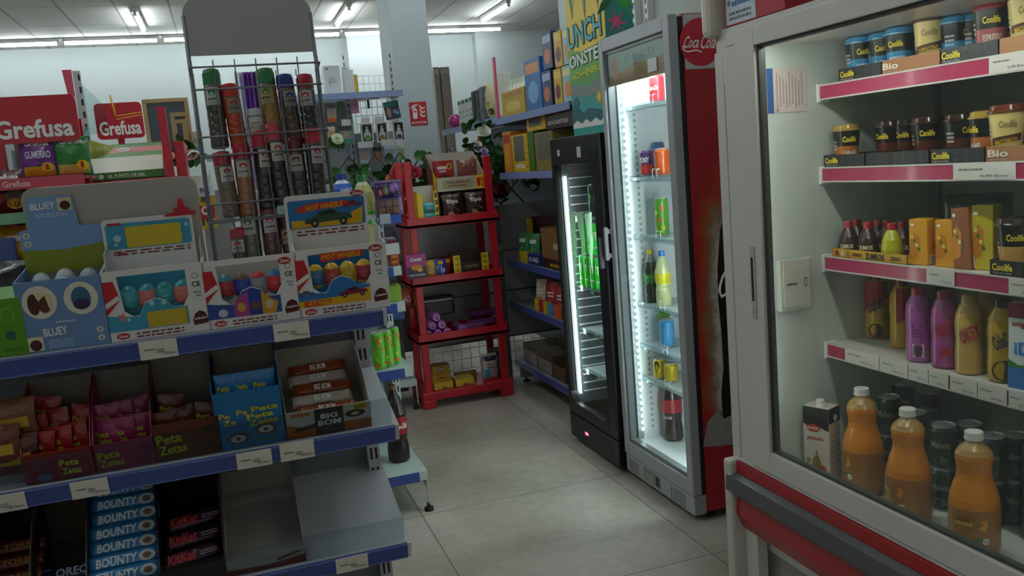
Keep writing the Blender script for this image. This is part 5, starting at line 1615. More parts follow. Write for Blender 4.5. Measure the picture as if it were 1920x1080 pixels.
# drink cartons
def crt(col1, w_, d, h, word, lab2):
    def deco(mb, mp):
        mb.shape(mp, [(-w_*.46, h*.15), (-w_*.05, h*.2), (w_*.1, h*.6), (-w_*.2, h*.72), (-w_*.46, h*.5)], card('c87a1c'), .0006)
        for q in range(4): mb.shape(mp, ell(-w_*.3+w_*.12*q, h*(.62-.09*q), w_*.08, h*.035, 10), card('3a6a20' if q % 2 else 'd8e080'), .0010)
        mb.text(mp, word, -w_*.05, h*.1, w_*.6, h*.06, card('7a2a10'), .04)
        mb.shape(mp, ell(-w_*.3, h*.88, w_*.10, h*.03, 10), WHITE, .0008)
        mr = rside(w_/2)
        mb.shape(mr, rc(d*.15, h*.03, d*.85, h*.22), WHITE, .0008)
        for q in range(9): mb.shape(mr, rc(d*(.2+.07*q), h*.05, d*(.2+.07*q)+d*.03, h*.2), BLACK, .0012)
        mb.shape(mr, ell(d*.5, h*.4, d*.12, h*.03, 10), card('8a5a10'), .0008)
    return carton(w_, d, h, card(col1), deco, 'juice_carton', 'juice carton', .002)
putC('jc1', crt('d8981c', .052, .055, .118, '', ''), 1722, YS+.02, Z2+.001, 'orange-yellow juice carton with barcode, nearest the yellow tray', rz=4)
putC('jc1', crt('d8981c', .052, .055, .118, '', ''), 1772, YS+.03, Z2+.001, 'orange-yellow juice carton, second from the yellow tray', rz=4)
putC('jc3', crt('8c4a1c', .055, .05, .150, '', ''), 1805, YS+.03, Z2+.001, 'tall brown tea carton leaning beside the juice cartons', rz=-10, ry=-4)
putC('jc4', crt('c8b428', .05, .045, .155, '', ''), 1842, YS+.045, Z2+.001, 'tall yellow and green drink carton left of the last black tray', rz=10)
for i, px in enumerate((1795, 1815, 1835, 1858)):
    putC('dp', bag_maker('drink_pouch', 'pouch', .08, .17, .035, '22402c', lambda mb, mp: None), px+8, YS+.17+.01*i, Z2+.001, 'dark green drinks pack at the back of the third cooler shelf, '+nth(i, 4), 'dark green packs at the back of the cooler')
CB2 = cup_maker('c8964c', '3a2a20', '131416', '', '3a2418', h=.115)
putC('cupL', CB2, 1902, YS+.05, Z2+.006, 'black-banded tan coffee cup in the black tray, third cooler shelf right')
ctray(Z2, 1856, 1960, 505, .036, '1c1d1f', 'Coolife', 'black cardboard tray at the right end of the third cooler shelf')
# fourth shelf bottles
MBt = [(.026, 0), (.032, .006), (.033, .04), (.031, .08), (.033, .12), (.031, .150), (.022, .172), (.0165, .180)]
def milk(body, capc, word, wc, deco2=None, lab_=None):
    def mk():
        R = root('drink_bottle', 'bottle')
        mb = MB().lathe(MBt, plast(body), 24)
        mp = cyl(.0335)
        if deco2: deco2(mb, mp)
        if word: mb.text(mp, word, .004, .105, .050, .034, card(wc), .06, lift=.0012, rot=.5, shear=.1)
        mb.build('body', R)
        MB().lathe([(.018, .178), (.018, .196), (.016, .199), (0.0001, .199)], plast(capc), 20).build('cap', R)
        return R
    return mk
def barc(mb, mp):
    mb.shape(mp, rc(-.012, .015, .016, .050), WHITE, .0008)
    for q in range(8): mb.shape(mp, rc(-.010+.003*q, .018, -.0085+.003*q, .046), BLACK, .0014)
    for q in range(5): mb.shape(mp, rc(-.014, .07+.008*q, .014, .073+.008*q), card('7a3a78'), .0008)
def fr(mb, mp): mb.shape(mp, star(.004, .045, .008, .018, 7), card('b02a3c'), .0008)
def cacao(mb, mp):
    for i in range(6):
        a0 = -.05+.0166*i
        mb.shape(mp, [(a0, .10+a0*.5), (a0+.0166, .10+(a0+.0166)*.5), (a0+.0166, .174), (a0, .174)], card('8a1c28'), .0006)
    mb.shape(mp, ell(.008, .028, .022, .022, 14), card('3a1c14'), .0008)
COL = milk('b08a1c', '7a1822', 'ColaCao', '1c2a4c', cacao)
putC('cc', COL, 1645, YS+.15, Z3+.001, 'yellow and red cocoa drink bottle at the far left of the fourth cooler shelf', rz=-10)
putC('cc', COL, 1692, YS+.12, Z3+.001, 'yellow and red cocoa drink bottle turned away, second from the left', rz=70)
putC('mk1', milk('a4549c', 'a82030', '', '', barc), 1724, YS+.045, Z3+.001, 'purple milkshake bottle showing its barcode, fourth cooler shelf')
putC('mk2', milk('a0488e', '9c1c34', 'OKEY', 'c02440', fr), 1772, YS+.045, Z3+.001, 'purple-pink milkshake bottle with red word, right of the barcode one')
putC('mk3', milk('c09c50', 'b09858', 'OKEY', 'b02c50', None), 1818, YS+.045, Z3+.001, 'vanilla-yellow milkshake bottle with pink word, fourth cooler shelf')
putC('mk3', milk('c09c50', 'b09858', 'OKEY', 'b02c50', None), 1850, YS+.10, Z3+.001, 'vanilla-yellow milkshake bottle half hidden behind the cocoa bottle', rz=-50)
putC('cc2', milk('b08a1c', '4a1c1c', 'ColaCao', '1c2a4c', lambda mb, mp: mb.shape(mp, ell(.004, .03, .026, .026, 14), card('3a1c14'), .0008)), 1880, YS+.05, Z3+.001, 'yellow cocoa drink bottle beside the white and blue milk carton')
def milkc(mb, mp):
    w_ = .07
    mb.shape(mp, rc(-.035, .0, .035, .05), card('2a6ab0'), .0006); mb.shape(mp, [(-.035, .05), (.035, .05), (.035, .062), (-.01, .056), (-.035, .068)], card('3a7a2c'), .0010)
    mb.shape(mp, rc(-.035, .165, .035, .20), card('7a1830'), .0006)
    mb.text(mp, 'origen', -.002, .150, .048, .016, card('b02a2a'), .05); mb.text(mp, 'iD', 0, .095, .04, .03, card('2a78c0'), .06)
putC('mc', carton(.07, .06, .20, card('d4dcdc'), milkc, 'milk_carton', 'milk carton'), 1918, YS+.02, Z3+.001, 'white milk carton with blue base and crimson top at the right picture edge')
# floor of the cooler: juice bottles
JP = [(.042, 0), (.052, .008), (.055, .03), (.055, .125), (.053, .145), (.046, .170), (.039, .192), (.0365, .208), (.0385, .226), (.041, .240), (.040, .250), (.033, .262), (.022, .272), (.0165, .279), (.016, .284)]
def jlabel(mb, mp):
    mb.shape(mp, ell(-.016, .095, .030, .018, 18), card('8a7a34'), .0008); mb.shape(mp, ell(-.016, .095, .026, .014, 18), card('a8701c'), .0012)
    mb.scrawl(mp, -.034, .091, .002, .099, card('d8b868'), 1, lift=.0020)
    mb.shape(mp, ell(-.018, .042, .020, .020, 18), card('d8743a'), .0008); mb.shape(mp, ell(-.010, .040, .009, .010, 14), card('e8b060'), .0014)
    mb.shape(mp, [(.012, .088), (.026, .080), (.034, .092), (.030, .108), (.020, .104), (.024, .094)], card('e8a030'), .0008)
    mb.shape(mp, [(.0, .055), (.012, .066), (.022, .062), (.010, .052)], card('4a7a2a'), .0012)
    mb.shape(mp, ell(.030, .056, .008, .008, 12), WHITE, .0008); mb.text(mp, '1.5', .030, .056, .010, .006, BLACK, .04, lift=.0016)
juice = bottle_maker(JP, 'd98418', .249, 'b08a48', 'e8e6e0', (.0200, .285, .302), jlabel, lab=(.004, .128, mat('a8723a', rough=.3, coat=.4, var=.14)), name='juice_bottle')
for i, (px, y, nm, rz_v) in enumerate(((1620, .262, 'farthest, left of the other two', -60), (1705, .226, 'middle one of the three', -40), (1827, .219, 'nearest, at the right', 0))):
    putC('juice', juice, px, y, ZF+.001, 'orange juice bottle with white cap, %s' % nm, rz=rz_v)
# gazpacho carton
gy = .07; gw = .082
def gaz(mb, mp):
    h = .225
    mb.shape(mp, rc(-gw/2, h*.76, gw/2, h), BLACK, .0006)
    mb.shape(mp, [(-gw/2, h*.78), (-.01, h*.68), (.012, h*.74), (gw/2, h*.70), (gw/2, h*.8), (-gw/2, h*.85)], BLACK, .0007)
    mb.shape(mp, ell(-.008, h*.72, .022, .012, 18), card('b0202c'), .0012); mb.text(mp, 'ILASOL', -.008, h*.72, .036, .008, WHITE, .04, lift=.0018)
    mb.text(mp, 'gazpacho', -.002, h*.58, .052, .016, card('a83030'), .03, shear=.25)
    mb.shape(mp, [(-.002, h*.42), (.004, h*.42), (.004, h*.36), (.014, h*.28), (.012, h*.14), (-.012, h*.14), (-.014, h*.28), (-.002, h*.36)], card('8a7a34'), .0012)
    for a, b_, r_, c in ((-.022, h*.16, .012, 'c0392b'), (-.01, h*.08, .012, 'c44a30'), (.018, h*.18, .012, 'b83428'), (.008, h*.07, .013, 'b4b87a'), (.024, h*.08, .008, 'c0392b'), (-.026, h*.27, .008, '8aa03c')):
        mb.shape(mp, ell(a, b_, r_, r_, 14), card(c), .0016)
    m2 = rside(gw/2)
    mb.shape(m2, rc(.0, h*.80, .062, h), BLACK, .0006); mb.shape(m2, ell(.035, h*.86, .010, .010, 14), WHITE, .001)
    mb.scrawl(m2, .012, h*.25, .058, h*.65, card('b9b0a4'), 6)
def gazm():
    R = root('juice_carton', 'carton')
    mb = MB().box(-gw/2, gw/2, 0, .062, 0, .225, card('cfc8bd'), .0015); gaz(mb, front(0)); mb.build('carton_body', R)
    MB().lathe([(.014, .225), (.014, .232), (.0125, .233), (.0125, .243), (.011, .245), (0.0001, .245)], plast('e8e8e4'), 16, .004, .022).build('cap', R)
    return R
putC('gaz', gazm, 1533, .20, ZF+.001, 'black-topped white gazpacho carton with red vegetables on the cooler floor', rz=-16)
mb = MB().lathe([(.055, 0), (.055, .022), (.048, .026), (0.0001, .026)], mat('5a5d5a', rough=.5), 20)
q_ = C.hit(1572, 862, z=ZF)
tag(mb.build('floor_vent', None, C.at(q_.x, q_.y, ZF+.001)), 'grey round plastic cap on the cooler floor behind the gazpacho carton', 'vent cap')
# beer cans and packs at the back of the floor
def mah(mb, mp):
    mb.shape(mp, rr(-.027, .045, .027, .088, .01), card('10201c'), .0006)
    mb.text(mp, 'Mahou', 0, .068, .046, .018, card('8f958c'), .06, lift=.0012)
    mb.shape(mp, ell(0, .026, .016, .012, 14), card('5a645c'), .0008)
beer = can_maker(.0345, .115, '18332f', mah)
lab = 'dark green beer can in the rear stack on the cooler floor'
for lv in range(2):
    for i, (px, yy) in enumerate(((1668, .43), (1716, .38), (1770, .36), (1818, .42), (1860, .39), (1905, .44), (1945, .40))):
        putC('beer', beer, px, yy, ZF+.001+.116*lv, 'dark green beer can, %s layer of the cooler stack, %s' % ('lower' if lv == 0 else 'upper', nth(i, 7)), '%s layer of green beer cans' % ('lower' if lv == 0 else 'upper'), rz=-8)
for i, px in enumerate((1655, 1695, 1745)):
    putC('beer', beer, px, .56, ZF+.001+.116, 'dark green beer can in the last row before the rear wall, '+nth(i, 3), 'rearmost green beer cans')
# lamp under the roof of the cooler
mb = MB().box(.10, CL-.15, .05, .075, ZT-.031, ZT-.023, emat('cooler_lamp', (1.0, .98, .94), 18.0))
mb.build('lamp_tube', ck)
MB().box(xg0-.076, xg0-.064, .026, .036, zgb+.05, zgt-.05, emat('cooler_side_lamp', (1.0, .99, .95), 5.0)).build('lamp_tube', ck)  # unseen upright strip added behind the door stile to lighten the end wall
# ------------------------------------------------------------ red plastic rack in the aisle end
RF = Frame((0, 5.16, 0))
def rx(px, py): return RF.hit(px, py, y=0).x
def rzz(px, py): return RF.hit(px, py, y=0).z
RED1 = mat('bb1526', rough=.4, var=.04)
RX0, RX1 = 1.040, 1.602; RDP = .31
rk = root('display_rack', 'rack', RF.M); rk['label'] = 'red plastic four-tier display rack standing free at the end of the aisle'
lv = [(rzz(775, 410), rzz(775, 424)), (rzz(778, 521), rzz(778, 535)), (rzz(786, 629), rzz(786, 641))]
lv = [(t_, t_-.062) for t_, _ in lv]
prev = .0
bs = MB()
z_b = rzz(798, 737)
bs.box(RX0-.02, RX1+.02, -.012, RDP+.012, z_b-.055, z_b, RED1, .006)
for x in (RX0-.02, RX1-.065):
    for y in (-.012, RDP-.06):
        bs.box(x, x+.085, y, y+.072, 0, z_b-.05, RED1, .006)
bs.build('base', rk)
for z1_, z0_ in lv:
    s_ = MB().box(RX0-.018, RX1+.018, -.014, RDP+.014, z0_, z0_+.022, RED1, .003)
    for (a, b, c, d) in ((RX0-.018, RX1+.018, -.014, -.006), (RX0-.018, RX1+.018, RDP+.006, RDP+.014), (RX0-.018, RX0-.010, -.014, RDP+.014), (RX1+.010, RX1+.018, -.014, RDP+.014)):
        s_.box(a, b, c, d, z0_, z1_, RED1, .002)
    s_.build('tray_shelf', rk)
ztop = rzz(760, 304)
for x in (RX0+.004, RX1-.050):
    for y in (-.002, RDP-.028):
        p_ = MB()
        p_.box(x, x+.046, y, y+.030, z_b-.004, ztop, RED1, .004)
        p_.build('post', rk)
PP = [t_[1]+.0225 for t_ in lv]+[z_b+.001]
def onR(px, zz_, y): 
    a, b = -600.0, 1800.0
    for _ in range(40):
        m_ = (a+b)/2
        if RF.hit(px, m_, y=y).z > zz_: a = m_
        else: b = m_
    return RF.hit(px, m_, y=y).x
# two-storey chocolate display
CREAM = card('b7b198'); BRN = card('4a2a20')
x0 = onR(826, PP[0]+.02, .03); x1 = onR(921, PP[0]+.02, .03)-.012
w_ = x1-x0; zA = PP[0]
zB = rzz(850, 358)-zA    # height of the upper tray floor
db = root('chocolate_display_box', 'display box', RF.at(x0, .03, zA)); db['label'] = 'two-storey cream and brown cardboard display with yellow price corners on top of the red rack'
mb = MB()
DD = .26
for x in (0, w_-.003):
    mb.slab(rside(x), [(0, 0), (DD, 0), (DD, zB+.24), (.05, zB+.10), (0, zB+.085)], .003, card('6a4034') if x == 0 else CREAM)
mb.box(0, w_, DD-.003, DD, 0, zB+.24, card('b9b4aa')); mb.box(0, w_, 0, DD, 0, .003, BRN); mb.box(0, w_, .0, DD, zB, zB+.003, BRN)
mb.box(0, w_, -.003, 0, zB, zB+.085, CREAM); mb.box(0, w_, -.003, 0, 0, .035, CREAM)
mp = front(-.003)
mb.shape(mp, rc(w_*.1, zB+.015, w_*.72, zB+.07), card('a89878'), .001)
mb.text(mp, 'hechos como se han', w_*.42, zB+.053, w_*.46, .014, card('4a2a20'), .02, lift=.002)
mb.text(mp, 'hecho siempre', w_*.40, zB+.030, w_*.36, .014, card('4a2a20'), .02, lift=.002)
mb.text(mp, 'el sabor de lo autentico', w_*.42, .016, w_*.6, .014, card('4a2a20'), .02, lift=.002)
for zz_, h in ((zB, .085), (0, .035)):
    mb.shape(mp, rc(w_*.78, zz_, w_, zz_+h), card('e8b818'), .0016)
    mb.text(mp, '1', w_*.83, zz_+h*.5, w_*.06, h*.62, card('b8201c'), .06, lift=.0024); mb.text(mp, '20', w_*.91, zz_+h*.68, w_*.1, h*.28, card('b8201c'), .05, lift=.0024)
    mb.text(mp, '€', w_*.91, zz_+h*.3, w_*.07, h*.26, card('b8201c'), .05, lift=.0024)
ml = lside(0)
mb.shape(ml, [(-.09, zB-.04), (0, zB-.09), (0, zB+.085), (-.10, zB+.13)], card('e8b818'), .001)
mb.text(ml, '1€', -.035, zB+.01, .045, .09, card('b8201c'), .05, lift=.0018)
mb.build('box_body', db)
def cbox(mb, mp):
    mb.scrawl(mp, -.036, .092, .012, .108, WHITE, 1); mb.scrawl(mp, -.03, .078, .008, .086, WHITE, 1)
    mb.shape(mp, ell(.028, .105, .016, .018, 14), card('d8901c'), .0008); mb.text(mp, '1', .028, .105, .008, .018, BLACK, .04, lift=.0016)
    mb.shape(mp, ell(.0, .04, .03, .03, 16), card('7a1c18'), .0008); mb.shape(mp, ell(.0, .045, .018, .018, 14), card('4a2416'), .0012)
o = carton(.125, .04, .170, card('a81c28'), lambda mb, mp: cbox(mb, lambda a, b, c=0.0: mp(a*1.2, b*1.25, c)), 'chocolate_box', 'box')()
o.matrix_world = RF.at(x0+w_*.26, .15, zA+zB+.004+.018); o['label'] = 'upright red chocolate box in the upper tray of the cardboard display'
def stripes(mb, mp):
    for k in range(7): mb.shape(mp, [(-.04+.012*k, .02), (-.034+.012*k, .02), (-.028+.012*k, .12), (-.036+.012*k, .12)], card('d8c0b0' if k % 2 else '5a2c24'), .001)
o = bag_maker('sweets_bag', 'bag', .13, .185, .04, '7a4038', lambda mb, mp: stripes(mb, lambda a, b, c=0.0: mp(a*1.25, b*1.25, c)))(); o.matrix_world = RF.at(x0+w_*.72, .14, zA+zB+.004); o['label'] = 'brown striped shiny bag leaning in the upper tray beside the red box'
for k in range(4):
    use(('rb',), bag_maker('sweets_bag', 'bag', .06, .07, .02, 'b03a44', lambda mb, mp: None), RF.at(x0+w_*(.24+.15*k), .05+.02*(k % 2), zA+zB+.004, 20*k, -35), 'small red foil sweet at the front of the upper tray, '+nth(k, 4), 'red foil sweets in the upper tray')
def fbag(c, wd):
    def d(mb, mp):
        mb.text(mp, wd, 0, .115, .075, .035, card('d8d4d0'), .04, lift=.002)
        mb.shape(mp, [(-.03, .05), (.02, .03), (.045, .06), (.01, .08)], card(c), .001); mb.shape(mp, ell(-.01, .04, .02, .015, 12), card('b09070'), .0016)
    return d
o = bag_maker('sweets_bag', 'bag', .125, .165, .05, '3a1c18', fbag('9a7a30', 'filipa'))(); o.matrix_world = RF.at(x0+w_*.25, .04, zA+.004); o['label'] = 'dark brown bag with white lettering and gold print, lower tray left'
o = bag_maker('sweets_bag', 'bag', .13, .165, .05, '34181a', fbag('c8c4c4', 'flipo'))(); o.matrix_world = RF.at(x0+w_*.73, .04, zA+.004); o['label'] = 'dark brown bag with silver swirls, lower tray right'
# teal sweets stand
x0 = onR(786, PP[0], .02); x1 = onR(826, PP[0], .02)-.004; w_ = x1-x0
r = root('chewing_gum_stand', 'display box', RF.at(x0, .02, PP[0])); r['label'] = 'small white gum stand with yellow sides next to the left post of the red rack'
mb = MB().box(0, w_, .10, .103, 0, .23, card('c4c2ba')).box(0, .003, 0, .10, 0, .2, YEL).box(w_-.003, w_, 0, .10, 0, .2, YEL).box(0, w_, 0, .1, 0, .003, WHITE)
mb.box(0, w_*.26, -.003, 0, 0, .185, YEL).box(w_*.82, w_, -.003, 0, 0, .185, YEL)
for k in range(4): mb.shape(front(-.003), rc(w_*.85, .02+.045*k, w_*.97, .05+.045*k), card('4a4428'), .0008)
mb.build('box_body', r)
for k in range(2):
    use('gum', bag_maker('gum_pack', 'gum packet', .085, .055, .03, '2a9aa8', lambda mb, mp: (mb.shape(mp, [(-.03, .01), (0, .02), (.03, .045), (-.01, .04)], card('d8e8e8'), .001), mb.shape(mp, star(.01, .02, .004, .01, 5), card('c03a4a'), .0014))), RF.at(x0+w_*.54, .03, PP[0]+.008+.062*k), 'teal shiny gum packet, %s of the two in the white stand' % ('lower' if k == 0 else 'upper'))
o = bag_maker('sweets_bag', 'bag', .03, .20, .05, '1f4a8a', lambda mb, mp: None)(); o.matrix_world = RF.at(RX0+.062, .15, PP[0]+.001, 70); o['label'] = 'blue bag seen between the two left posts of the red rack'
# second tier
def combo(mb, mp):
    mb.shape(mp, rc(-.06, 0, .06, .07), card('2a2440'), .0006)
    mb.text(mp, 'Combi', 0, .115, .07, .022, WHITE, .05); mb.text(mp, 'TASTE THE POWER', 0, .018, .10, .012, card('d8d0c0'), .04)
    mb.shape(mp, ell(0, .065, .035, .018, 14), card('d8801c'), .0012); mb.shape(mp, ell(.02, .048, .018, .012, 14), card('e8a830'), .0016)
x = onR(782, PP[1]+.05, -.03)
o = carton(.125, .025, .145, card('b03a84'), combo, 'snack_box', 'box')(); o.matrix_world = RF.at(x+.0, -.042, PP[1]+.001-.0, 0); 
o.matrix_world = RF.at(x, .022-.065, PP[1]+.042); o['label'] = 'pink-topped dark snack card clipped to the left post, second tier of the red rack'
for k, (px, c, wd, lb) in enumerate(((806, 'b8901c', '', 'yellow-brown snack packet, leftmost beside the pink card'), (818, 'c04a2c', '', 'orange snack packet behind the blue one, second tier'), (826, '1c3a9a', 'OREO', 'blue snack packet with white lettering, second tier'), (840, 'a82a1c', '', 'red snack packet right of the blue one, second tier'))):
    def dd(mb, mp, wd=wd, k=k):
        if wd == 'OREO': mb.shape(mp, rc(-.03, .03, .0, .09), card('c8b020'), .001); mb.text(mp, '(o', .012, .06, .03, .05, WHITE, .06, lift=.0016)
        elif wd: mb.text(mp, wd, 0, .06, .03, .03, card('7a2010'), .06)
        mb.shape(mp, ell(0, .11, .02, .012, 10), card('d8b020'), .001)
    o = bag_maker('snack_packet', 'packet', .085, .13, .03, c, dd)(); o.matrix_world = RF.at(onR(px, PP[1]+.05, .05+.03*(k % 2)), .05+.045*(k % 2), PP[1]+.001, -8+9*k); o['label'] = lb
x0 = onR(852, PP[1]+.03, .02); x1 = onR(917, PP[1]+.03, .02); w_ = x1-x0
r = root('chocolate_display_box', 'display box', RF.at(x0, .02, PP[1])); r['label'] = 'black and brown chocolate box with yellow numbered side strips, second tier right'
mb = MB().box(0, w_, 0, .12, 0, .10, card('2a1614'), .002).box(.0, w_, .10, .12, .10, .155, card('3a2a26'))
for xx in (0, w_-.045):
    mb.box(xx, xx+.045, -.004, .0, 0, .145, YEL)
    for k in range(4): mb.text(front(-.004), '1€', xx+.022, .018+.035*k, .025, .022, card('8a5a10'), .05)
mb.shape(front(0), rr(.055, .05, w_-.055, .09, .015), card('3a2018'), .001); mb.scrawl(front(0), w_*.32, .064, w_*.68, .076, card('8a6a50'), 1, lift=.002)
mb.scrawl(front(0), w_*.3, .014, w_*.7, .030, card('c8b8a8'), 1, lift=.002)
mb.build('box_body', r)
# third tier: lilac cylinders
def lil(col='b870bc'):
    def mk():
        mb = MB().lathe([(.020, 0), (.026, .004), (.027, .02), (.027, .19), (.022, .20), (.014, .20), (.012, .192), (0.0001, .192)], plast(col), 18)
        mb.shape(top(.2005), [(-.004, -.012), (.006, -.010), (.004, .004)], BLACK, .0006)
        return tag(mb.build('drink_can'), None, 'can')
    return mk
zc = PP[2]+.001
pxs = [(804, 0), (826, 0), (848, 0), (815, 1), (836, 1), (825, 2)]
xa = onR(804, zc+.03, .02)
for k, (i, lvl) in enumerate(((0, 0), (1, 0), (2, 0), (0, 1), (1, 1), (0, 2))):
    x = xa+.062*i+.031*lvl; z = zc+.028+.052*lvl
    use('lil', lil(), RF.at(x, .225, z, 0, 90), 'lilac can lying end-on in the pyramid on the third tier, %s' % ['bottom left', 'bottom middle', 'bottom right', 'middle row left', 'middle row right', 'top'][k], 'lilac cans stacked in a pyramid')
use('lil', lil(), RF.at(xa+.062*2+.105, .225, zc+.028, 0, 90), 'lilac can lying alone right of the pyramid on the third tier')
for k, (px, y, z, rot_) in enumerate(((900, .17, .03, 84), (905, .22, .085, 90), (880, .10, .03, 96))):
    pm = lambda: tag(MB().lathe([(.02, 0), (.027, .006), (.028, .05), (.028, .18), (.02, .195), (0.0001, .195)], mat('7a4680', rough=.15, coat=.6, var=.2), 18).build('plastic_bottle'), None, 'bottle')
    o = use('pb', pm, RF.at(onR(px, zc+z, y)-.09, y+.02*(k == 1), zc+z, 0, 0) @ Matrix.Rotation(radians(90), 4, 'Y') @ Matrix.Rotation(radians(0), 4, 'X'), 'purple translucent pack lying sideways on the third tier, %s' % ['lower rear', 'upper rear', 'front'][k], 'purple packs lying on the third tier')
def mkwrap():
    mb = MB().box(0, .26, 0, .10, 0, .15, mat('3c1e2c', rough=.45, var=.3, scale=20), .012)
    mb.box(.01, .25, -.002, .0, .12, .126, WHITE)
    return mb.build('shrink_pack')
o = mkwrap(); tag(o, 'dark purple shrink-wrapped pack at the back left of the third tier', 'pack'); o.matrix_world = RF.at(RX0+.055, .19-.0, zc+.115, 0); o.scale = (.9, 1, .8)
# base tier: yellow cracker boxes, white and blue bag
def tuc(mb, mp):
    mb.shape(mp, ell(0, .033, .022, .015, 16), card('141c3a'), .001); mb.text(mp, 'TUC', 0, .033, .034, .016, WHITE, .06, lift=.0018)
def tucf(mb, mp):
    mb.shape(mp, [(-.02, .0), (.03, .008), (.0, .018)], card('7a4a18'), .001)
z4 = z_b+.001
for k, (px, y, z, w1, h1, dk, col, lb) in enumerate(((832, .02, 0, .125, .045, tucf, 'c8a01c', 'yellow biscuit box with pale open top, front left on the rack base'), (872, .02, 0, .125, .045, tucf, 'ccaa20', 'yellow biscuit box with pale open top, front right on the rack base'), (828, .14, 0, .12, .066, tuc, 'b8860c', 'yellow cracker box with dark oval logo, lower of the two stacked'), (827, .14, .067, .12, .055, tuc, 'a87a0c', 'yellow cracker box with dark oval logo, upper of the two stacked'))):
    o = carton(w1, .11, h1, card(col), dk, 'cracker_box', 'box')(); o.matrix_world = RF.at(onR(px, z4+z+.03, y), y, z4+z+.0005*k); o['label'] = lb
o = mkbar('cracker_packet', .15, .05, .05, 'a8801c', lambda mb, mp: None, 'packet')(); o.matrix_world = RF.at(onR(872, z4+.07, .19), .20, z4+.0, 0); o['label'] = 'long ochre cracker packet behind the front biscuit boxes'
def bread(mb, mp):
    fillrect(mb, mp, -.04, .02, -.005, .07, card('3a9ad0'), n=4, k=4); fillrect(mb, mp, -.045, .125, .045, .155, card('1a2450'), n=6, k=2)
    mb.scrawl(mp, -.025, .098, .025, .106, card('a8443c'), 1, lift=.002); mb.scrawl(mp, -.02, .076, .02, .088, card('3a6aa8'), 1, lift=.002)
o = bag_maker('bread_bag', 'bag', .105, .17, .06, 'cfcac6', bread)(); o.matrix_world = RF.at(onR(919, z4+.06, .08), .09, z4); o['label'] = 'white and blue bag standing at the right of the rack base, front one'
o = bag_maker('bread_bag', 'bag', .105, .18, .06, '8a8890', bread)(); o.matrix_world = RF.at(onR(930, z4+.06, .20), .20, z4, -20); o['label'] = 'greyish bag with dark blue top behind the white and blue bag'

# ------------------------------------------------------------ grey low partition behind the rack
PN = Frame((0, 5.56, 0))
PT = PN.hit(930, 385, y=0).z
pn = root('low_partition', 'partition', PN.M); pn['label'] = 'low grey metal shelving back panel running behind the red rack'
MB().box(.70, 2.30, 0, .03, .30, PT, mat('a2a8aa', rough=.5, var=.04)).build('panel', pn)
mb = MB()
mb.box(.70, 2.30, -.004, .0, .30, .31, mat('4a4e50')); mb.box(.70, 2.30, -.004, .0, .62, .63, mat('4a4e50')); mb.box(.70, 2.30, -.004, 0, .90, .908, mat('4a4e50'))
mb.build('seams', pn)
g = MB()
for k in range(24):
    x = .75+.065*k; g.tube([(x, .012, .05), (x, .012, .30)], .0022, WIR, 5)
for z in (.05, .12, .19, .26): g.tube([(.72, .012, z), (2.28, .012, z)], .0022, WIR, 5)
g.build('wire_grid', pn)
MB().box(.70, .73, -.01, .04, 0, PT, GREYP).build('post', pn); MB().box(1.72, 1.75, -.01, .04, 0, PT, GREYP).build('post', pn)
for zz_ in (.0,):
    a = PN.hit(945, 415, y=-.05)
mb = MB().box(1.62, 1.75, -.02, -.001, .905, .945, metalp('aab0b0'), .003); mb.build('bracket', pn)
pw = MB().box(-1.4, 4.2, 12.6, 12.62, .0, .9, mat('e4eaea', rough=.6)); tag(pw.build('white_counter'), 'low white counter front far behind the wire grid', 'counter')

# lattice with leaves and artificial flowers along the top of the partition
LT = Frame((0, 5.60, PT))
lt = root('lattice_trellis', 'trellis', LT.M); lt['label'] = 'dark brown expanding lattice with artificial leaves on top of the grey partition'
BR = mat('3a241c', rough=.7)
lat = MB(); LX0, LX1, LH = .45, 1.95, .40
n_ = 9; stp = (LX1-LX0)/n_
for k in range(-2, n_+1):
    for sg in (1, -1):
        xa_, xb_ = (LX0+stp*k, LX0+stp*(k+2)) if sg > 0 else (LX0+stp*(k+2), LX0+stp*k)
        za_, zb_2 = 0.0, LH
        # clip to the span
        def clip(xx):
            t = (xx-xa_)/(xb_-xa_); return za_+(zb_2-za_)*t
        pa, pb = (xa_, za_), (xb_, zb_2)
        if xa_ < LX0: pa = (LX0, clip(LX0))
        if xa_ > LX1: pa = (LX1, clip(LX1))
        if xb_ < LX0: pb = (LX0, clip(LX0))
        if xb_ > LX1: pb = (LX1, clip(LX1))
        lat.tube([(pa[0], .004*sg, pa[1]), (pb[0], .004*sg, pb[1])], .0055, BR, 6)
lat.build('lattice', lt)
LF = [mat('28581f', rough=.45, var=.2, coat=.2), mat('1a3f18', rough=.45, var=.2), mat('356f26', rough=.4, var=.2, coat=.2)]
def leaf(mb, c, s_, az, tl, m):
    R_ = Matrix.Translation(c) @ Matrix.Rotation(az, 4, 'Z') @ Matrix.Rotation(tl, 4, 'X')
    pts = [(0, 0), (.35, .25), (.42, .55), (.28, .85), (0, 1.0), (-.28, .85), (-.42, .55), (-.35, .25)]
    vs = [R_ @ Vector((a*s_, -.12*s_*(1-abs(a)*2), b*s_)) for a, b in pts]
    mid_ = R_ @ Vector((0, .04*s_, .5*s_))
    mb.add(vs+[mid_], [(i, (i+1) % 8, 8) for i in range(8)], m, True)
rl_ = random.Random(5)
lv_ = MB()
for k in range(240):
    x = rl_.uniform(LX0, LX1-.1); z = rl_.uniform(.0, LH*.86)
    if x < 1.15 and z > LH*.75 and rl_.random() < .7: continue
    leaf(lv_, (x, rl_.uniform(-.04, .03), z), rl_.uniform(.055, .095), rl_.uniform(-.7, .7), rl_.uniform(-.9, .9), rl_.choice(LF))
lv_.build('leaves', lt)
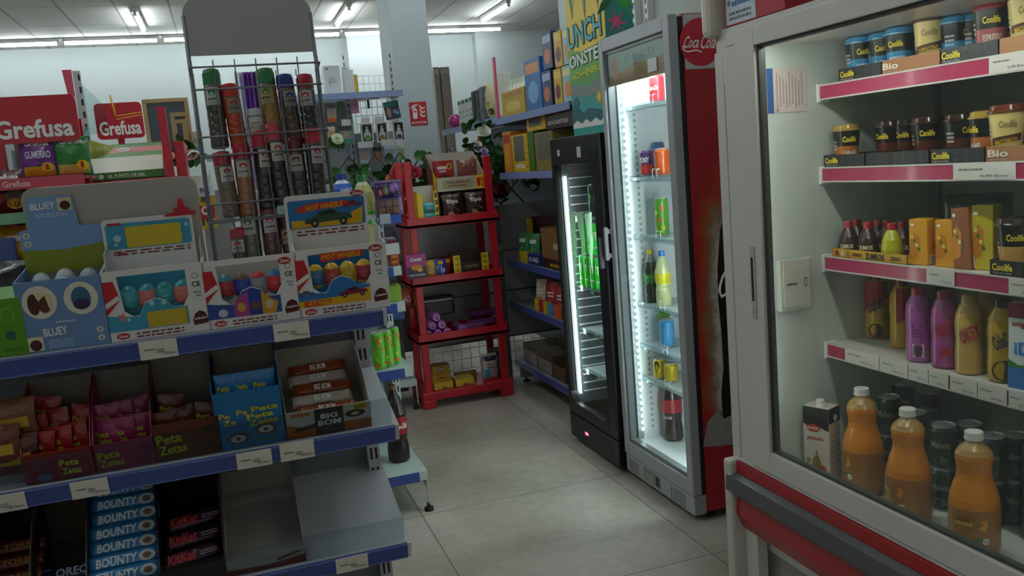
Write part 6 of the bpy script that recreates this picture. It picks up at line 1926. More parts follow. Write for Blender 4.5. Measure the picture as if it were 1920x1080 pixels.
def rose(mb, c, s_, m):
    for ring, (n, r_, tilt_) in enumerate(((5, .9, .9), (5, .65, .5), (4, .38, .25), (3, .18, .1))):
        for i in range(n):
            a = 2*pi*i/n+ring*.5
            def fn(u, v):
                th_ = a+(u-.5)*2.0*pi/n*1.25
                rad = s_*r_*(.35+.65*v**.7)*(1+.0*u)
                z = s_*(.1+.75*v*(1-tilt_*.55)-.12*(abs(u-.5)*2)**2*v)
                return (c[0]+rad*cos(th_), c[1]-z*.6+rad*sin(th_)*.55, c[2]+rad*sin(th_)*.8+z*.35)
            mb.grid(fn, 4, 3, m)
    return mb
def bouquet(px, py, y, cols, n, s_, label, F=WORLD, spread=.07, leaves=8, cat='artificial flowers'):
    c = F.hit(px, py, y=y)
    r = root('artificial_flowers', cat, F.at(c.x, y, c.z)); r['label'] = label
    rr_ = random.Random(int(px))
    l_ = MB()
    for k in range(leaves):
        a = rr_.uniform(0, 2*pi); d = rr_.uniform(.2, 1)*spread*1.2
        leaf(l_, (d*cos(a), .02, d*sin(a)-.03), rr_.uniform(.05, .09), rr_.uniform(-1, 1), rr_.uniform(-1.3, 1.3), rr_.choice(LF))
    l_.tube([(0, .02, 0), (0, .03, -spread*1.6)], .003, LF[1], 5)
    l_.build('leaves', r)
    for k in range(n):
        a = rr_.uniform(0, 2*pi); d = (0 if n == 1 else rr_.uniform(.3, 1)*spread)
        rose(MB(), (d*cos(a), -.02-.01*k, d*sin(a)), s_*rr_.uniform(.85, 1.1), mat(cols[k % len(cols)], rough=.6, var=.08)).build('flower_head', r)
    return r
bouquet(634, 268, 5.57, ['e8ebd0', 'dfe4cc'], 2, .042, 'two white artificial roses above the blue-capped bottle', spread=.035)
bouquet(744, 330, 5.57, ['b8324a', 'c04058'], 2, .055, 'crimson artificial roses left of the red rack posts', spread=.03)
bouquet(776, 325, 5.58, ['b83050'], 1, .055, 'crimson artificial rose seen between the left posts and the chocolate display')
bouquet(725, 338, 5.56, ['d8705a', 'e0a080'], 2, .04, 'salmon artificial flowers beside the crimson roses', spread=.03)
bouquet(905, 248, 5.80, ['dfe4d4'], 1, .055, 'large white artificial bloom above the display box on the rack', leaves=26, spread=.14)
bouquet(893, 275, 5.62, ['d0ccd4', 'c8c4d8'], 2, .035, 'small whitish flowers beside the right post of the rack', spread=.03)
bouquet(912, 288, 5.60, ['a098c8', 'b0a4d0'], 2, .035, 'pale violet artificial flowers beside the right post of the rack', spread=.03)
bouquet(940, 362, 5.52, ['7a1420', '6a101c'], 2, .06, 'dark red artificial roses right of the rack', spread=.05, leaves=16)
bouquet(960, 300, 5.62, ['6a5a6a'], 1, .03, 'dusky small bloom among leaves right of the rack', leaves=22, spread=.10)
bouquet(1000, 340, 5.66, ['c4c8a8', 'd0d0b8'], 2, .03, 'cream artificial flowers hanging below the blue shelf edge', leaves=12, spread=.05)
bouquet(985, 262, 5.9, ['d89a94', 'e0b0a4'], 2, .03, 'pink artificial flowers behind the yellow snack box', leaves=18, spread=.06)

# ------------------------------------------------------------ shelves along the right wall
RS = Frame((1.75, 5.46, 0), -90)
LB = plast('6f86c4'); SH2 = metalp('9aa3ac', .4)
ru = root('wall_shelving', 'shelving', RS.M); ru['label'] = 'blue-edged metal wall shelving between the red rack and the black fridge'
invr = RS.M.inverted()
def rshelf(z, y0=.0, dep=.36, x0=0.0, x1=1.28, col=None):
    s_ = MB().box(x0, x1, y0+.003, dep, z-.02, z, SH2, .002)
    s_.slab(lside(x0), [(-dep, z), (-y0-.003, z), (-y0-.003, z-.045), (-dep, z-.06)], .0015, SH2)
    so = s_.build('shelf', ru)
    MB().box(x0, x1, y0-.004, y0+.002, z-.042, z, col or LB, .001).build('price_rail', so)
def rsz(px, py): return RS.hit(px, py, y=0).z
ZS = [rsz(1000, 206), rsz(985, 322), rsz(995, 497), rsz(1003, 583), rsz(1015, 700)]
for k, z in enumerate(ZS):
    rshelf(z, col=(plast('8294c8') if k < 2 else BLUE), dep=.36 if k else .40)
MB().box(0, 1.28, .46, .48, .1, 2.0, GREYP).build('back_panel', ru)
for x in (0.0, .64, 1.25):
    u = MB().box(x, x+.03, .41, .46, 0, 2.12, metalp('c4c8ca'))
    for k in range(36): u.box(x+.010, x+.018, .408, .411, .1+k*.055, .13+k*.055, BLACK)
    u.build('upright', ru)
MB().box(0.005, .035, .02, .40, .03, .11, metalp('aab0b0')).build('foot_bar', ru)
MB().lathe([(.022, 0), (.022, .012), (.008, .014), (.008, .03)], BLACK, 12, .02, .06).build('foot', ru)
def onS(px, z, y):
    a, b = -600.0, 1800.0
    for _ in range(40):
        m_ = (a+b)/2
        if RS.hit(px, m_, y=y).z > z: a = m_
        else: b = m_
    return RS.hit(px, m_, y=y).x
def boxR(px0, px1, z, y, h, d, col, label, deco=None, name='box', cat='box', rz=0, side=None):
    a = onS(px0, z+.02, y); b = onS(px1, z+.02, y); w_ = max(.02, b-a)
    mb = MB().box(0, w_, 0, d, 0, h, card(col), .0015)
    if deco: deco(mb, front(0), w_, h)
    if side: mb.shape(lside(0), rc(-d*.95, h*.03, -d*.05, h*.97), card(side), .001)
    o = mb.build(name, None, RS.at(a, y, z+.001, rz)); return tag(o, label, cat)
def blob(c1, c2=None, wd=None):
    def d(mb, mp, w_, h):
        mb.shape(mp, ell(w_*.5, h*.35, w_*.34, h*.22, 14), card(c1), .0008)
        if c2: mb.shape(mp, rc(w_*.08, h*.72, w_*.92, h*.92), card(c2), .0008)
        if wd: mb.text(mp, wd, w_*.5, h*.82, w_*.7, h*.12, WHITE, .05, lift=.0016)
    return d
z = ZS[0]
# tops of wall shelving, from far to near
boxR(943, 985, z, .02, .155, .16, 'c8a42c', 'golden-yellow box at the far end of the top wall shelf', blob('e0c860', 'b88a1c'))
boxR(988, 1017, z, .02, .29, .14, '2a6eb0', 'tall bright blue box on the top wall shelf, right of the golden box', blob('7ab0dc', 'd88a3c'), side='8ab4dc')
for k in range(2):
    boxR(1019, 1036, z+.20*k, .02, .195, .12, '1f3a6a', 'navy and pink cereal box, %s of the stacked pair' % ('lower' if k == 0 else 'upper'), blob('c8704a', 'a8b8d8'), side='9aa4c8')
    boxR(1041, 1055, z+.19*k, .02, .185, .12, 'd8a818', 'yellow chocolate cereal box, %s of the stacked pair' % ('lower' if k == 0 else 'upper'), blob('6a2c18', 'e8c838'))
    boxR(1057, 1078, z+.19*k, .02, .185, .12, '9cc0cc', 'pale blue colourful cereal box, %s of the stacked pair' % ('lower' if k == 0 else 'upper'), blob('d88a3c', 'e8e0a0'))
wb = [(.030, 0), (.034, .006), (.034, .13), (.02, .16), (.016, .165), (.016, .19)]
for k in range(5):
    use('wbot', lambda: tag(MB().lathe(wb, plast('e4e6da'), 16).build('plastic_bottle'), None, 'bottle'), RS.at(onS(952+8*k, z+.2, .24), .24, z+.001) @ Matrix.Diagonal((1, 1, 1.45, 1)), 'white plastic bottle in the row behind the golden box, '+nth(k, 5), 'white bottles on the top wall shelf')
o = MB().box(-.02, .02, 0, .015, 0, .42, plast('c84a6c'), .004).build('shelf_divider'); tag(o, 'pink upright shelf divider at the far end of the top wall shelf', 'divider'); o.matrix_world = RS.at(-.02, .02, z-.02, 0, 0, 0)
z = ZS[1]
def yfr(wd):
    def d(mb, mp, w_, h):
        mb.shape(mp, rc(w_*.14, h*.28, w_*.80, h*.96), card('6a655c'), .001)
        mb.text(mp, wd, w_*.48, h*.16, w_*.6, h*.14, WHITE, .05, lift=.0016)
        for k in range(5): mb.text(mp, '1€', w_*.92, h*(.12+.18*k), w_*.08, h*.07, card('8a5a10'), .05, lift=.0016)
    return d
boxR(947, 961, z, .02, .26, .12, 'd88a2c', 'orange snack box with red top at the far end of the second wall shelf', blob('e8a83c', 'b02a2c'))
boxR(963, 992, z, .02, .23, .14, 'd8b424', 'open yellow-edged snack display with grey window on the second wall shelf', yfr('tosfritos'))
boxR(994, 1004, z, .02, .235, .14, '3a6a20', 'narrow dark green stack of packets on the second wall shelf')
boxR(1006, 1040, z, .02, .22, .14, '8a7a3a', 'snack display with yellow bags right of the green stack', yfr(''))
boxR(988, 1022, z+.237, .04, .085, .12, 'dcb420', 'upper yellow-edged display standing on top of the others', yfr(''))
boxR(1024, 1080, z+.225, .02, .10, .16, '2c1c1c', 'black snack box with pale capital lettering above the black fridge door', lambda mb, mp, w_, h: (mb.text(mp, 'BOCADITOS', w_*.42, h*.35, w_*.66, h*.22, card('c8c4bc'), .05, shear=.2), mb.shape(mp, ell(w_*.4, h*.8, w_*.1, h*.08), card('7a1c1c'), .001)))
z = ZS[2]
def gbag(mb, mp):
    fillrect(mb, mp, -.04, .0, .04, .04, card('2a2a30'), n=5, k=2); fillrect(mb, mp, -.045, .165, .045, .185, card('b0282c'), n=5, k=1)
    mb.scrawl(mp, -.03, .128, .03, .152, WHITE, 1, lift=.002); mb.shape(mp, ell(0, .08, .022, .018, 12), card('7aa83c'), .0012)
use('gb', bag_maker('crisp_bag', 'crisp bag', .11, .19, .05, '2c7a50', gbag), RS.at(onS(983, z+.05, .04), .05, z, 20), 'green crisp bag with red top, far one on the third wall shelf')
use('gb', bag_maker('crisp_bag', 'crisp bag', .11, .19, .05, '2c7a50', gbag), RS.at(onS(1003, z+.05, .05), .06, z, 20), 'green crisp bag with red top, nearer one on the third wall shelf')
boxR(974, 988, z, .015, .07, .03, 'd0b424', 'yellow price card at the far corner of the third wall shelf')
boxR(990, 1012, z, .01, .07, .05, '26306c', 'low dark blue box with white letters below the green bags', lambda mb, mp, w_, h: mb.text(mp, 'AL NAD', w_*.5, h*.5, w_*.8, h*.4, WHITE, .06))
boxR(1018, 1060, z, .02, .24, .14, '7a5a30', 'brown cardboard nut box with dark lower band on the third wall shelf', lambda mb, mp, w_, h: (mb.shape(mp, rc(0, 0, w_, h*.25), card('2c1a18'), .001), mb.text(mp, 'MAS BUENO', w_*.6, h*.1, w_*.5, h*.09, card('d8a820'), .06, lift=.002), mb.shape(mp, rc(w_*.55, h*.5, w_*.8, h*.65), card('b8a888'), .001)), side='8a6a3a')
boxR(992, 998, z, .14, .26, .02, 'd8a424', 'thin yellow divider card behind the green bags', name='divider_card', cat='card')
boxR(1000, 1050, z, .18, .27, .1, '3a1c20', 'dark maroon box behind the green bags on the third wall shelf')
z = ZS[3]
for k, (px, c, lb) in enumerate(((1012, 'c8b8a0', 'beige crumpled packet at the far end of the fourth wall shelf'), (1021, 'b02a30', 'red packet with white print, first red one on the fourth wall shelf'), (1032, 'a82428', 'red packet with white print, second red one on the fourth wall shelf'), (1042, '5a6a80', 'grey-blue packet behind the red ones on the fourth wall shelf'), (1050, '9a2c24', 'dark red packet next to the black fridge'))):
    def dd(mb, mp): mb.scrawl(mp, -.03, .10, .03, .13, WHITE, 2); mb.shape(mp, ell(0, .06, .02, .02, 12), card('c86a3c'), .001)
    o = bag_maker('sweets_bag', 'sweets bag', .10, .19, .035, c, dd)(); o.matrix_world = RS.at(onS(px, z+.05, .05+.02*(k % 2)), .06+.03*(k % 2), z, 20, -6); o['label'] = lb
for k, (a_, b_2, c, lb) in enumerate(((1003, 1010, 'd8b020', 'yellow'), (1011, 1018, 'b8283c', 'crimson'), (1019, 1026, 'd0a820', 'mustard'), (1027, 1037, '2a8ab0', 'turquoise'), (1038, 1052, 'c05a28', 'orange'))):
    boxR(a_, b_2, z, .012, .075, .02, c, '%s sweets carton in the low front row of the fourth wall shelf' % lb)
z = ZS[4]
def opn(px0, px1, h, col, label, y=.03, d=.24):
    a = onS(px0, z+.02, y); b = onS(px1, z+.02, y); w_ = b-a; t = .003
    mb = MB().box(0, w_, 0, t, 0, h*.55, card(col)).box(0, w_, d-t, d, 0, h, card(col)).box(0, t, 0, d, 0, h*.8, card(col)).box(w_-t, w_, 0, d, 0, h*.8, card(col)).box(0, w_, 0, d, 0, t, card(col))
    tag(mb.build('cardboard_box', None, RS.at(a, y, z+.001)), label, 'box')
    return a, b
opn(983, 1008, .16, 'a49a90', 'open pale cardboard box with torn rim, farthest on the lowest wall shelf')
opn(1009, 1036, .15, '8c8478', 'open grey cardboard box in the middle of the lowest wall shelf')
a, b = opn(1038, 1062, .16, '5a4630', 'open brown cardboard box holding yellow cartons on the lowest wall shelf')
for k in range(2):
    o = carton(.06, .08, .06, card('cca818'), None, 'tea_carton')(); o.matrix_world = RS.at((a+b)/2, .07+.09*k, z+.006+.03*k); o['label'] = 'small yellow carton inside the open brown box, %s' % ('front' if k == 0 else 'rear')

# farther wall shelf towards the pillar
FS = Frame((1.86, 7.35, 0), -90)
fz = FS.hit(880, 232, y=0).z
fu = root('wall_shelving', 'shelving', FS.M); fu['label'] = 'far blue-edged shelving between the pillar and the golden box, with cosmetics'
for z in (fz, fz-.36, fz-.75):
    so = MB().box(0, 1.75, .003, .38, z-.02, z, SH2, .002).build('shelf', fu)
    MB().box(0, 1.75, -.004, .002, z-.045, z, plast('8294c8')).build('price_rail', so)
MB().box(0, 1.75, .40, .42, .1, fz-.02, mat('59616a')).build('back_panel', fu)
MB().box(0, .03, .38, .40, 0, fz+.3, metalp('c4c8ca')).build('upright', fu)
def onF(px, z, y):
    a, b = -600.0, 1800.0
    for _ in range(40):
        m_ = (a+b)/2
        if FS.hit(px, m_, y=y).z > z: a = m_
        else: b = m_
    return FS.hit(px, m_, y=y).x
gcol = lambda mb, mp, w_, h: (mb.shape(mp, rc(w_*.0, h*.85, w_, h), card('2f6a3a'), .001), mb.scrawl(mp, w_*.3, h*.3, w_*.7, h*.6, card('3a8a5a'), 2))
for k in range(4):
    x = onF(860+7*k, fz+.1, .03)
    mb = MB().box(0, .085, 0, .06, 0, .20, card('d8dcd8'), .002); gcol(mb, front(0), .085, .20)
    mb.shape(lside(0), rc(-.055, .17, -.005, .2), card('2f6a3a'), .001)
    o = mb.build('cosmetics_box', None, FS.at(x, .03, fz+.001)); tag(o, 'white and green cosmetics box on the far shelf, %s' % ['leftmost', 'second', 'third', 'fourth, beside the black ones'][k], 'box', 'white and green cosmetics boxes')
for k, (px, c, h, lb) in enumerate(((885, '20242a', .24, 'black bottle box on the far shelf, left of the pair'), (892, '1c2228', .24, 'black bottle box on the far shelf, right of the pair'), (899, '5a6068', .25, 'grey bottle box on the far shelf beside the cream bags'))):
    o = MB().box(0, .09, 0, .08, 0, h, card(c), .01).build('bottle_box', None, FS.at(onF(px, fz+.1, .03), .03, fz+.001)); tag(o, lb, 'box')
for k, px in enumerate((910, 922)):
    o = bag_maker('flour_bag', 'bag', .15, .27, .08, 'c8bc98', lambda mb, mp: (mb.shape(mp, ell(0, .09, .05, .04, 14), card('a88a2c'), .001), mb.shape(mp, ell(.02, .06, .03, .025, 12), card('5a4a30'), .0014)))(); o.matrix_world = FS.at(onF(px, fz+.1, .06)+.05, .10+.05*k, fz, 25); o['label'] = 'cream bag with golden print on the far shelf, %s' % ('left one' if k == 0 else 'right one')
x = onF(932, fz+.1, .03); o = MB().box(0, .07, 0, .10, 0, .30, card('dcdcd0'), .004).build('cosmetics_box', None, FS.at(x-.02, .03, fz+.001)); tag(o, 'tall white box next to the pink divider', 'box')
c = FS.hit(848, 216, y=.05); o = MB().sphere((0, 0, .06), .06, plast('b8287c'), 20, 12).build('ball', None, FS.at(c.x+.02, .07, fz+.001)); tag(o, 'round magenta object at the left end of the far shelf beside the pillar', 'ball')
for k, (px, c, h) in enumerate(((843, 'c8ccd0', .20), (851, 'd8d8d4', .22), (858, '8ab8a0', .10), (866, '2f7a6a', .12), (876, 'a08a70', .22), (888, 'c8c8c8', .18), (900, 'b8502c', .26), (918, '3a7a5a', .26))):
    o = MB().lathe([(.03, 0), (.034, .006), (.034, h*.7), (.016, h*.85), (.014, h)], plast(c), 14).build('cosmetics_bottle', None, FS.at(onF(px, fz-.28, .06), .07, fz-.359)); tag(o, ['silver', 'white', 'pale green', 'dark teal', 'tan', 'light grey', 'rust-orange', 'deep green'][k]+' cosmetics bottle on the lower far shelf', 'bottle')
# tall cardboard boxes behind
for k, (p0_, p1_) in enumerate(((812, 823), (825, 842))):
    a = WORLD.hit(p0_, 126, y=8.6); b = WORLD.hit(p1_, 126, y=8.6)
    mb = MB().box(0, b.x-a.x, 0, .2, 0, a.z, card('8f8478'), .004); mb.box(.0, b.x-a.x, -.002, 0, a.z-.07, a.z-.02, card('a8a094'))
    o = mb.build('cardboard_box', None, Matrix.Translation((a.x, 8.6, 0))); tag(o, 'tall upright cardboard box beyond the pillar, %s' % ('narrow left one' if k == 0 else 'wider right one'), 'box')
# ------------------------------------------------------------ shelving unit behind the front one
U2 = Frame((0, 3.66, 0))
ZD = .19; X2 = .69
g2 = root('gondola_shelving', 'shelving', U2.M); g2['label'] = 'second shelving unit with blue rails and pale decks, right behind the sweets shelves'
def u2shelf(z, y0=.0, dep=.45, x1=X2, x0=.10, blue=(.06, .0)):
    s_ = MB().box(x0, x1, y0+.002, dep, z-.022, z, mat('b4c8c0', rough=.25, var=.03), .002)
    s_.slab(rside(x1-.001), [(y0, z), (dep, z), (dep, z-.05), (y0, z-.045)], .0015, metalp('cfd6d4'))
    so = s_.build('shelf', g2)
    r_ = MB().box(x0, x1-.035, y0-.004, y0+.001, z-.045, z-.002, BLUE); r_.box(x1-.035, x1, y0-.004, y0+.001, z-.04, z, metalp('cfd6d4'))
    r_.build('price_rail', so)
def u2z(px, py, y=0.0): return U2.hit(px, py, y=y).z
UZ = [u2z(757, 690), u2z(752, 568), u2z(745, 500), u2z(738, 404)]
UY = [.0, .02, .02, .02]
ZH = UZ[3]; UZ[3] = 1.188
u2shelf(ZD, -.10, .42)
for z, y in zip(UZ, UY): u2shelf(z, y, .36)
MB().box(.10, X2-.01, .40, .42, .1, UZ[3]+.02, mat('8f9a9a')).build('back_panel', g2)
for x in (X2-.035, .10):
    u = MB().box(x, x+.035, .36, .40, .10, UZ[3]+.10, metalp('d0d8d6'))
    for k in range(26):
        for dx in (.009, .024): u.box(x+dx-.003, x+dx+.003, .3585, .3605, .14+k*.05, .17+k*.05, BLACK)
    u.build('upright', g2)
bp = MB().slab(rside(X2-.004), [(-.09, 0.03), (-.075, 0.03), (-.075, .10), (.36, .14), (.36, ZD-.022), (-.09, ZD-.022)], .003, metalp('d0d8d6'))
bp.build('base_bracket', g2)
MB().lathe([(.022, 0), (.020, .015), (.008, .018), (.008, .035)], BLACK, 12, X2-.004, -.082).build('foot', g2)
def on2(px, z, y, F=U2):
    a, b = -600.0, 1800.0
    for _ in range(40):
        m_ = (a+b)/2
        if F.hit(px, m_, y=y).z > z: a = m_
        else: b = m_
    return F.hit(px, m_, y=y).x
def tcan(mb, mp):
    r = random.Random(3)
    for k in range(14): mb.shape(mp, ell(r.uniform(-.03, .03), r.uniform(.02, .15), .006, .008, 8), card(r.choice(['c8502c', 'd8703c', 'e8c83c'])), .0006)
for k, (px, y) in enumerate(((711, .04), (726, .07), (740, .12))):
    use('tcan', can_maker(.029, .168, '5cb81c', tcan), U2.at(on2(px, UZ[0]+.05, y), y, UZ[0]+.001, 20*k), 'tall lime-green can with orange fruit, %s of the three on the second unit' % ['left', 'middle', 'right'][k])
# coca bottle on the base deck
o = bottle_maker([(.044, 0), (.05, .012), (.05, .06), (.044, .10), (.05, .15), (.048, .22), (.036, .275), (.016, .32), (.014, .34)], '1c1010', .33, '6a706a', '8a5a3c', (.0155, .335, .355), lambda mb, mp: mb.text(mp, 'Coca-Cola', 0, .17, .07, .025, WHITE, .03, shear=.3), lab=(.13, .21, card('9c1c24')))()
o.matrix_world = U2.at(on2(747, ZD+.1, .10)-.004, .10, ZD+.001, 15); o['label'] = 'dark cola bottle with red label on the lowest deck of the second unit'
# bottles on the top
zt = UZ[3]
BW = [(.036, 0), (.043, .01), (.043, .14), (.041, .17), (.043, .20), (.043, .240), (.034, .260), (.024, .270), (.017, .275), (.016, .285)]
yb = .08
zb1 = UZ[3]+.001; SB1 = (U2.hit(643, 325, y=yb).z-zb1)/.303
def lbw(mb, mp): mb.text(mp, 'NARIUS', 0, .232, .055, .020, WHITE, .06); mb.scrawl(mp, -.02, .17, .02, .20, card('a8c4e8'), 2)
o = bottle_maker(BW, '5a86c8', .235, 'b8c8d4', '24389a', (.0185, .280, .303), lbw, lab=(.15, .262, card('2a5ac0')))(); o.matrix_world = U2.at(on2(642, zb1+.25, yb), yb, zb1, 20) @ Matrix.Diagonal((1, 1, SB1, 1)); o['label'] = 'water bottle with blue cap and blue label behind the spice rack'
LW = [(.042, 0), (.050, .01), (.050, .07), (.046, .10), (.050, .14), (.050, .21), (.044, .25), (.028, .285), (.020, .30), (.018, .31)]
zb2 = zb1; SB2 = (U2.hit(680, 328, y=yb).z-zb2)/.333
def lbl(mb, mp): mb.scrawl(mp, -.03, .12, .03, .145, WHITE, 1)
o = bottle_maker(LW, 'b8b86a', .27, 'c8ccb0', '1f7a3c', (.0215, .305, .333), lbl, lab=(.10, .16, card('3fae3c')))(); o.matrix_world = U2.at(on2(680, zb2+.25, yb), yb, zb2, 10) @ Matrix.Diagonal((1, 1, SB2, 1)); o['label'] = 'large pale yellow lemonade bottle with green cap behind the racing-car display'
# acrylic flap with a purple sweets bag
def gummy(mb, mp):
    fillrect(mb, mp, -.055, .075, .055, .14, card('3a1c6a'), n=6, k=3)
    for k, (a, c) in enumerate(((-.035, 'c8402c'), (-.01, '8ac83c'), (.018, 'd88ad8'), (.036, 'd8a0e0'))): mb.shape(mp, ell(a, .10+.008*k, .014, .02, 14), card(c), .0016); mb.shape(mp, ell(a, .10+.008*k, .006, .011, 10), card('e8d8e8'), .0026)
    for k in range(6): mb.shape(mp, rr(-.045+.03*(k % 3), .01+.03*(k//3), -.02+.03*(k % 3), .035+.03*(k//3), .004), card('c8a878' if k % 2 else 'd8b868'), .0012)
zq = U2.hit(730, 404, y=-.02).z
o = bag_maker('gummy_sweets_bag', 'sweets bag', .12, .15, .035, '8a7a98', gummy)(); o.matrix_world = U2.at(on2(728, zq+.07, -.0), -.005, ZH+.002, 0, 0, 0); o['label'] = 'purple gummy sweets bag behind the clear flap left of the red rack'
xh0 = on2(706, ZH+.05, -.03); xh1 = min(on2(756, ZH+.05, -.03), X2+.03)
hb_ = MB().box(xh0, xh1, -.03, .03, ZH-.004, ZH, glassm('e8e4ee', key='flap')).box(xh0, xh1, -.032, -.029, ZH-.03, ZH+.15, glassm('e8e4ee', key='flap')).box(xh0, xh1, .028, .031, UZ[3]-.03, ZH+.06, glassm('e8e4ee', key='flap')); hb_.build('acrylic_holder', g2)
MB().box(on2(710, ZH, -.036), on2(752, ZH, -.036), -.036, -.033, ZH-.032, ZH+.004, plast('3a5cb0')).build('price_rail', g2)
mb = MB().box(on2(712, ZH, -.04), on2(732, ZH, -.04), -.0385, -.0365, ZH-.03, ZH+.012, card('a8acb4')); mb.build('price_tag', g2)
mb = MB().box(on2(722, u2z(735, 467), -.01), on2(749, u2z(735, 467), -.01), -.012, -.006, u2z(735, 477), u2z(735, 457), card('c8cccc')); mb.build('price_tag', g2)
# small goods on its shelves
for k, (px, z, y, c, h, w2, lb) in enumerate(((728, UZ[2], .06, 'a8b0a8', .12, .08, 'grey-white box on the third shelf of the second unit'), (748, UZ[2], .05, 'b8402c', .11, .04, 'orange-red price-printed box at the end of the second unit'), (733, UZ[1]+.0, .06, '8aa83c', .07, .09, 'olive green box on the shelf under the price tag'), (714, UZ[1], .10, '3a9ac0', .16, .06, 'light blue bottle-shaped pack behind the racing-car display end'))):
    def dd(mb, mp, h=h, w2=w2):
        for q in range(4): mb.shape(mp, rc(-w2*.35, h*(.1+.22*q), w2*.3, h*(.18+.22*q)), card('d8a82c'), .0008)
    o = carton(w2, .08, h, card(c), dd if k == 1 else None, 'box')(); o.matrix_world = U2.at(min(on2(px, z+.05, y), X2-w2/2), y, z+.001); o['label'] = lb

# unit beside the red rack (ends at its left foot)
U3 = Frame((0, 5.20, 0))
g3 = root('gondola_shelving', 'shelving', U3.M); g3['label'] = 'third shelving unit whose pale deck ends beside the left foot of the red rack'
for z, x1 in ((.20, 1.0), (U3.hit(760, 583, y=0).z, .965)):
    so = MB().box(.3, x1, .0, .34, z-.022, z, metalp('c4cccc'), .002).build('shelf', g3)
    MB().box(.3, x1, -.006, -.001, z-.045, z-.001, BLUE if z > .3 else metalp('c4cccc')).build('price_rail', so)
MB().box(.995, 1.0, .0, .03, .035, .18, metalp('d0d4d4')).build('leg', g3)
MB().box(.3, 1.0, .30, .33, .05, 1.15, GREYP).build('back_panel', g3)
MB().lathe([(.02, 0), (.018, .012), (.008, .015), (.008, .036)], BLACK, 12, .985, .015).build('foot', g3)
zz3 = U3.hit(760, 583, y=0).z
for k, (px, c) in enumerate(((760, '8a3a28'), (770, 'a85a40'))):
    o = bag_maker('crisp_bag', 'crisp bag', .15, .12, .06, c, lambda mb, mp: (mb.shape(mp, [(-.03, .03), (.04, .05), (.0, .08)], card('d8b0a0'), .001)))(); o.matrix_world = U3.at(on2(px, zz3+.06, .06, U3)-.02, .06+.05*k, zz3+.004, -10+20*k, -8); o['label'] = ['copper-red shiny bag on the third unit, front one', 'pinkish-brown shiny bag behind the copper-red one'][k]

# pegboard unit before the pillar
PG = Frame((0, 6.2, 0))
def pgx(px, py, y=0.0): return PG.hit(px, py, y=y).x
def pgz(px, py, y=0.0): return PG.hit(px, py, y=y).z
pg = root('pegboard_shelving', 'shelving', PG.M); pg['label'] = 'pegboard shelving with blue top shelf and hanging cards in front of the pillar'
zt = pgz(680, 172); xr_ = pgx(755, 172)
so = MB().box(.1, xr_, .0, .36, zt-.02, zt, mat('a8b8cc', rough=.4), .002).build('shelf', pg)
MB().box(.1, xr_, -.005, .0, zt-.045, zt+.0, plast('8fa2d0'), .001).build('price_rail', so)
MB().box(.1, pgx(655, 260, .4), .38, .40, .2, zt-.02, mat('9aa4ac', rough=.5)).build('peg_panel', pg)
MB().box(pgx(655, 260, .4), 1.30, .38, .40, .2, zt-.27, mat('9aa4ac', rough=.5)).build('peg_panel', pg)
for px in (648, 735):
    x = pgx(px, 150, .36)
    u = MB().box(x-.02, x+.02, .36, .38, 0, zt+.22, metalp('c8cecf'))
    for k in range(30): u.box(x-.004, x+.004, .357, .3605, .9+k*.05, .93+k*.05, BLACK)
    u.build('upright', pg)
g = MB(); x0 = pgx(660, 150, .37); x1 = pgx(733, 150, .37)
for k in range(8): g.tube([(x0+(x1-x0)*k/7, .37, zt-.26), (x0+(x1-x0)*k/7, .37, zt+.15)], .0022, WIR, 5)
for k in range(8): g.tube([(x0, .37, zt-.26+.0585*k), (x1, .37, zt-.26+.0585*k)], .0022, WIR, 5)
g.build('wire_grid', pg)
def hang(p0_, p1_, col, label, deco=None, y=.10, name='hanging_card', cat='packaged goods', tilt=0, hook=True):
    a = PG.hit(p0_[0], p0_[1], y=y); b = PG.hit(p1_[0], p1_[1], y=y); w_ = b.x-a.x; h = a.z-b.z
    r = root(name, cat, PG.at((a.x+b.x)/2, y, b.z, 0, 0, tilt)); r['label'] = label
    mb = MB().box(-w_/2, w_/2, 0, .02, 0, h, card(col), .002)
    if deco: deco(mb, front(0), w_, h)
    mb.build('package', r)
    if hook: MB().tube([(0, -.012, h*.94), (0, .27, h*.94+.005)], .002, WIR, 5).build('hook', r)
    return r
def jug(c):
    def d(mb, mp, w_, h):
        mb.shape(mp, rr(-w_*.38, h*.06, w_*.38, h*.94, .008), card('1c1e22'), .001)
        mb.shape(mp, rr(-w_*.28, h*.12, w_*.28, h*.55, .02), card('c8ccc8'), .0016)
        mb.shape(mp, rr(-w_*.22, h*.15, w_*.22, h*.38, .015), card(c), .0022)
        mb.shape(mp, ell(0, h*.62, w_*.16, h*.08, 14), card('c8ccc8'), .0016); mb.shape(mp, rc(-w_*.08, h*.68, w_*.08, h*.84), card('b8bcb8'), .0016)
    return d
hang((675, 232), (702, 266), 'dcdcd8', 'white-framed card with green bottle picture hanging on the pegboard', jug('5a8a2c'))
hang((704, 230), (729, 266), 'dcdcd8', 'white-framed card with brown bottle picture hanging on the pegboard', jug('8a5a3a'))
hang((735, 228), (761, 265), 'dcdcd8', 'white-framed card with violet bottle picture hanging on the pegboard', jug('4a3a7a'))
def face(c1, c2):
    def d(mb, mp, w_, h):
        mb.shape(mp, rc(-w_*.5, h*.72, w_*.5, h), card(c1), .001); mb.shape(mp, ell(0, h*.45, w_*.2, h*.2, 14), card('b88a70'), .0014); mb.shape(mp, rc(-w_*.5, 0, w_*.5, h*.22), card(c2), .0014)
    return d
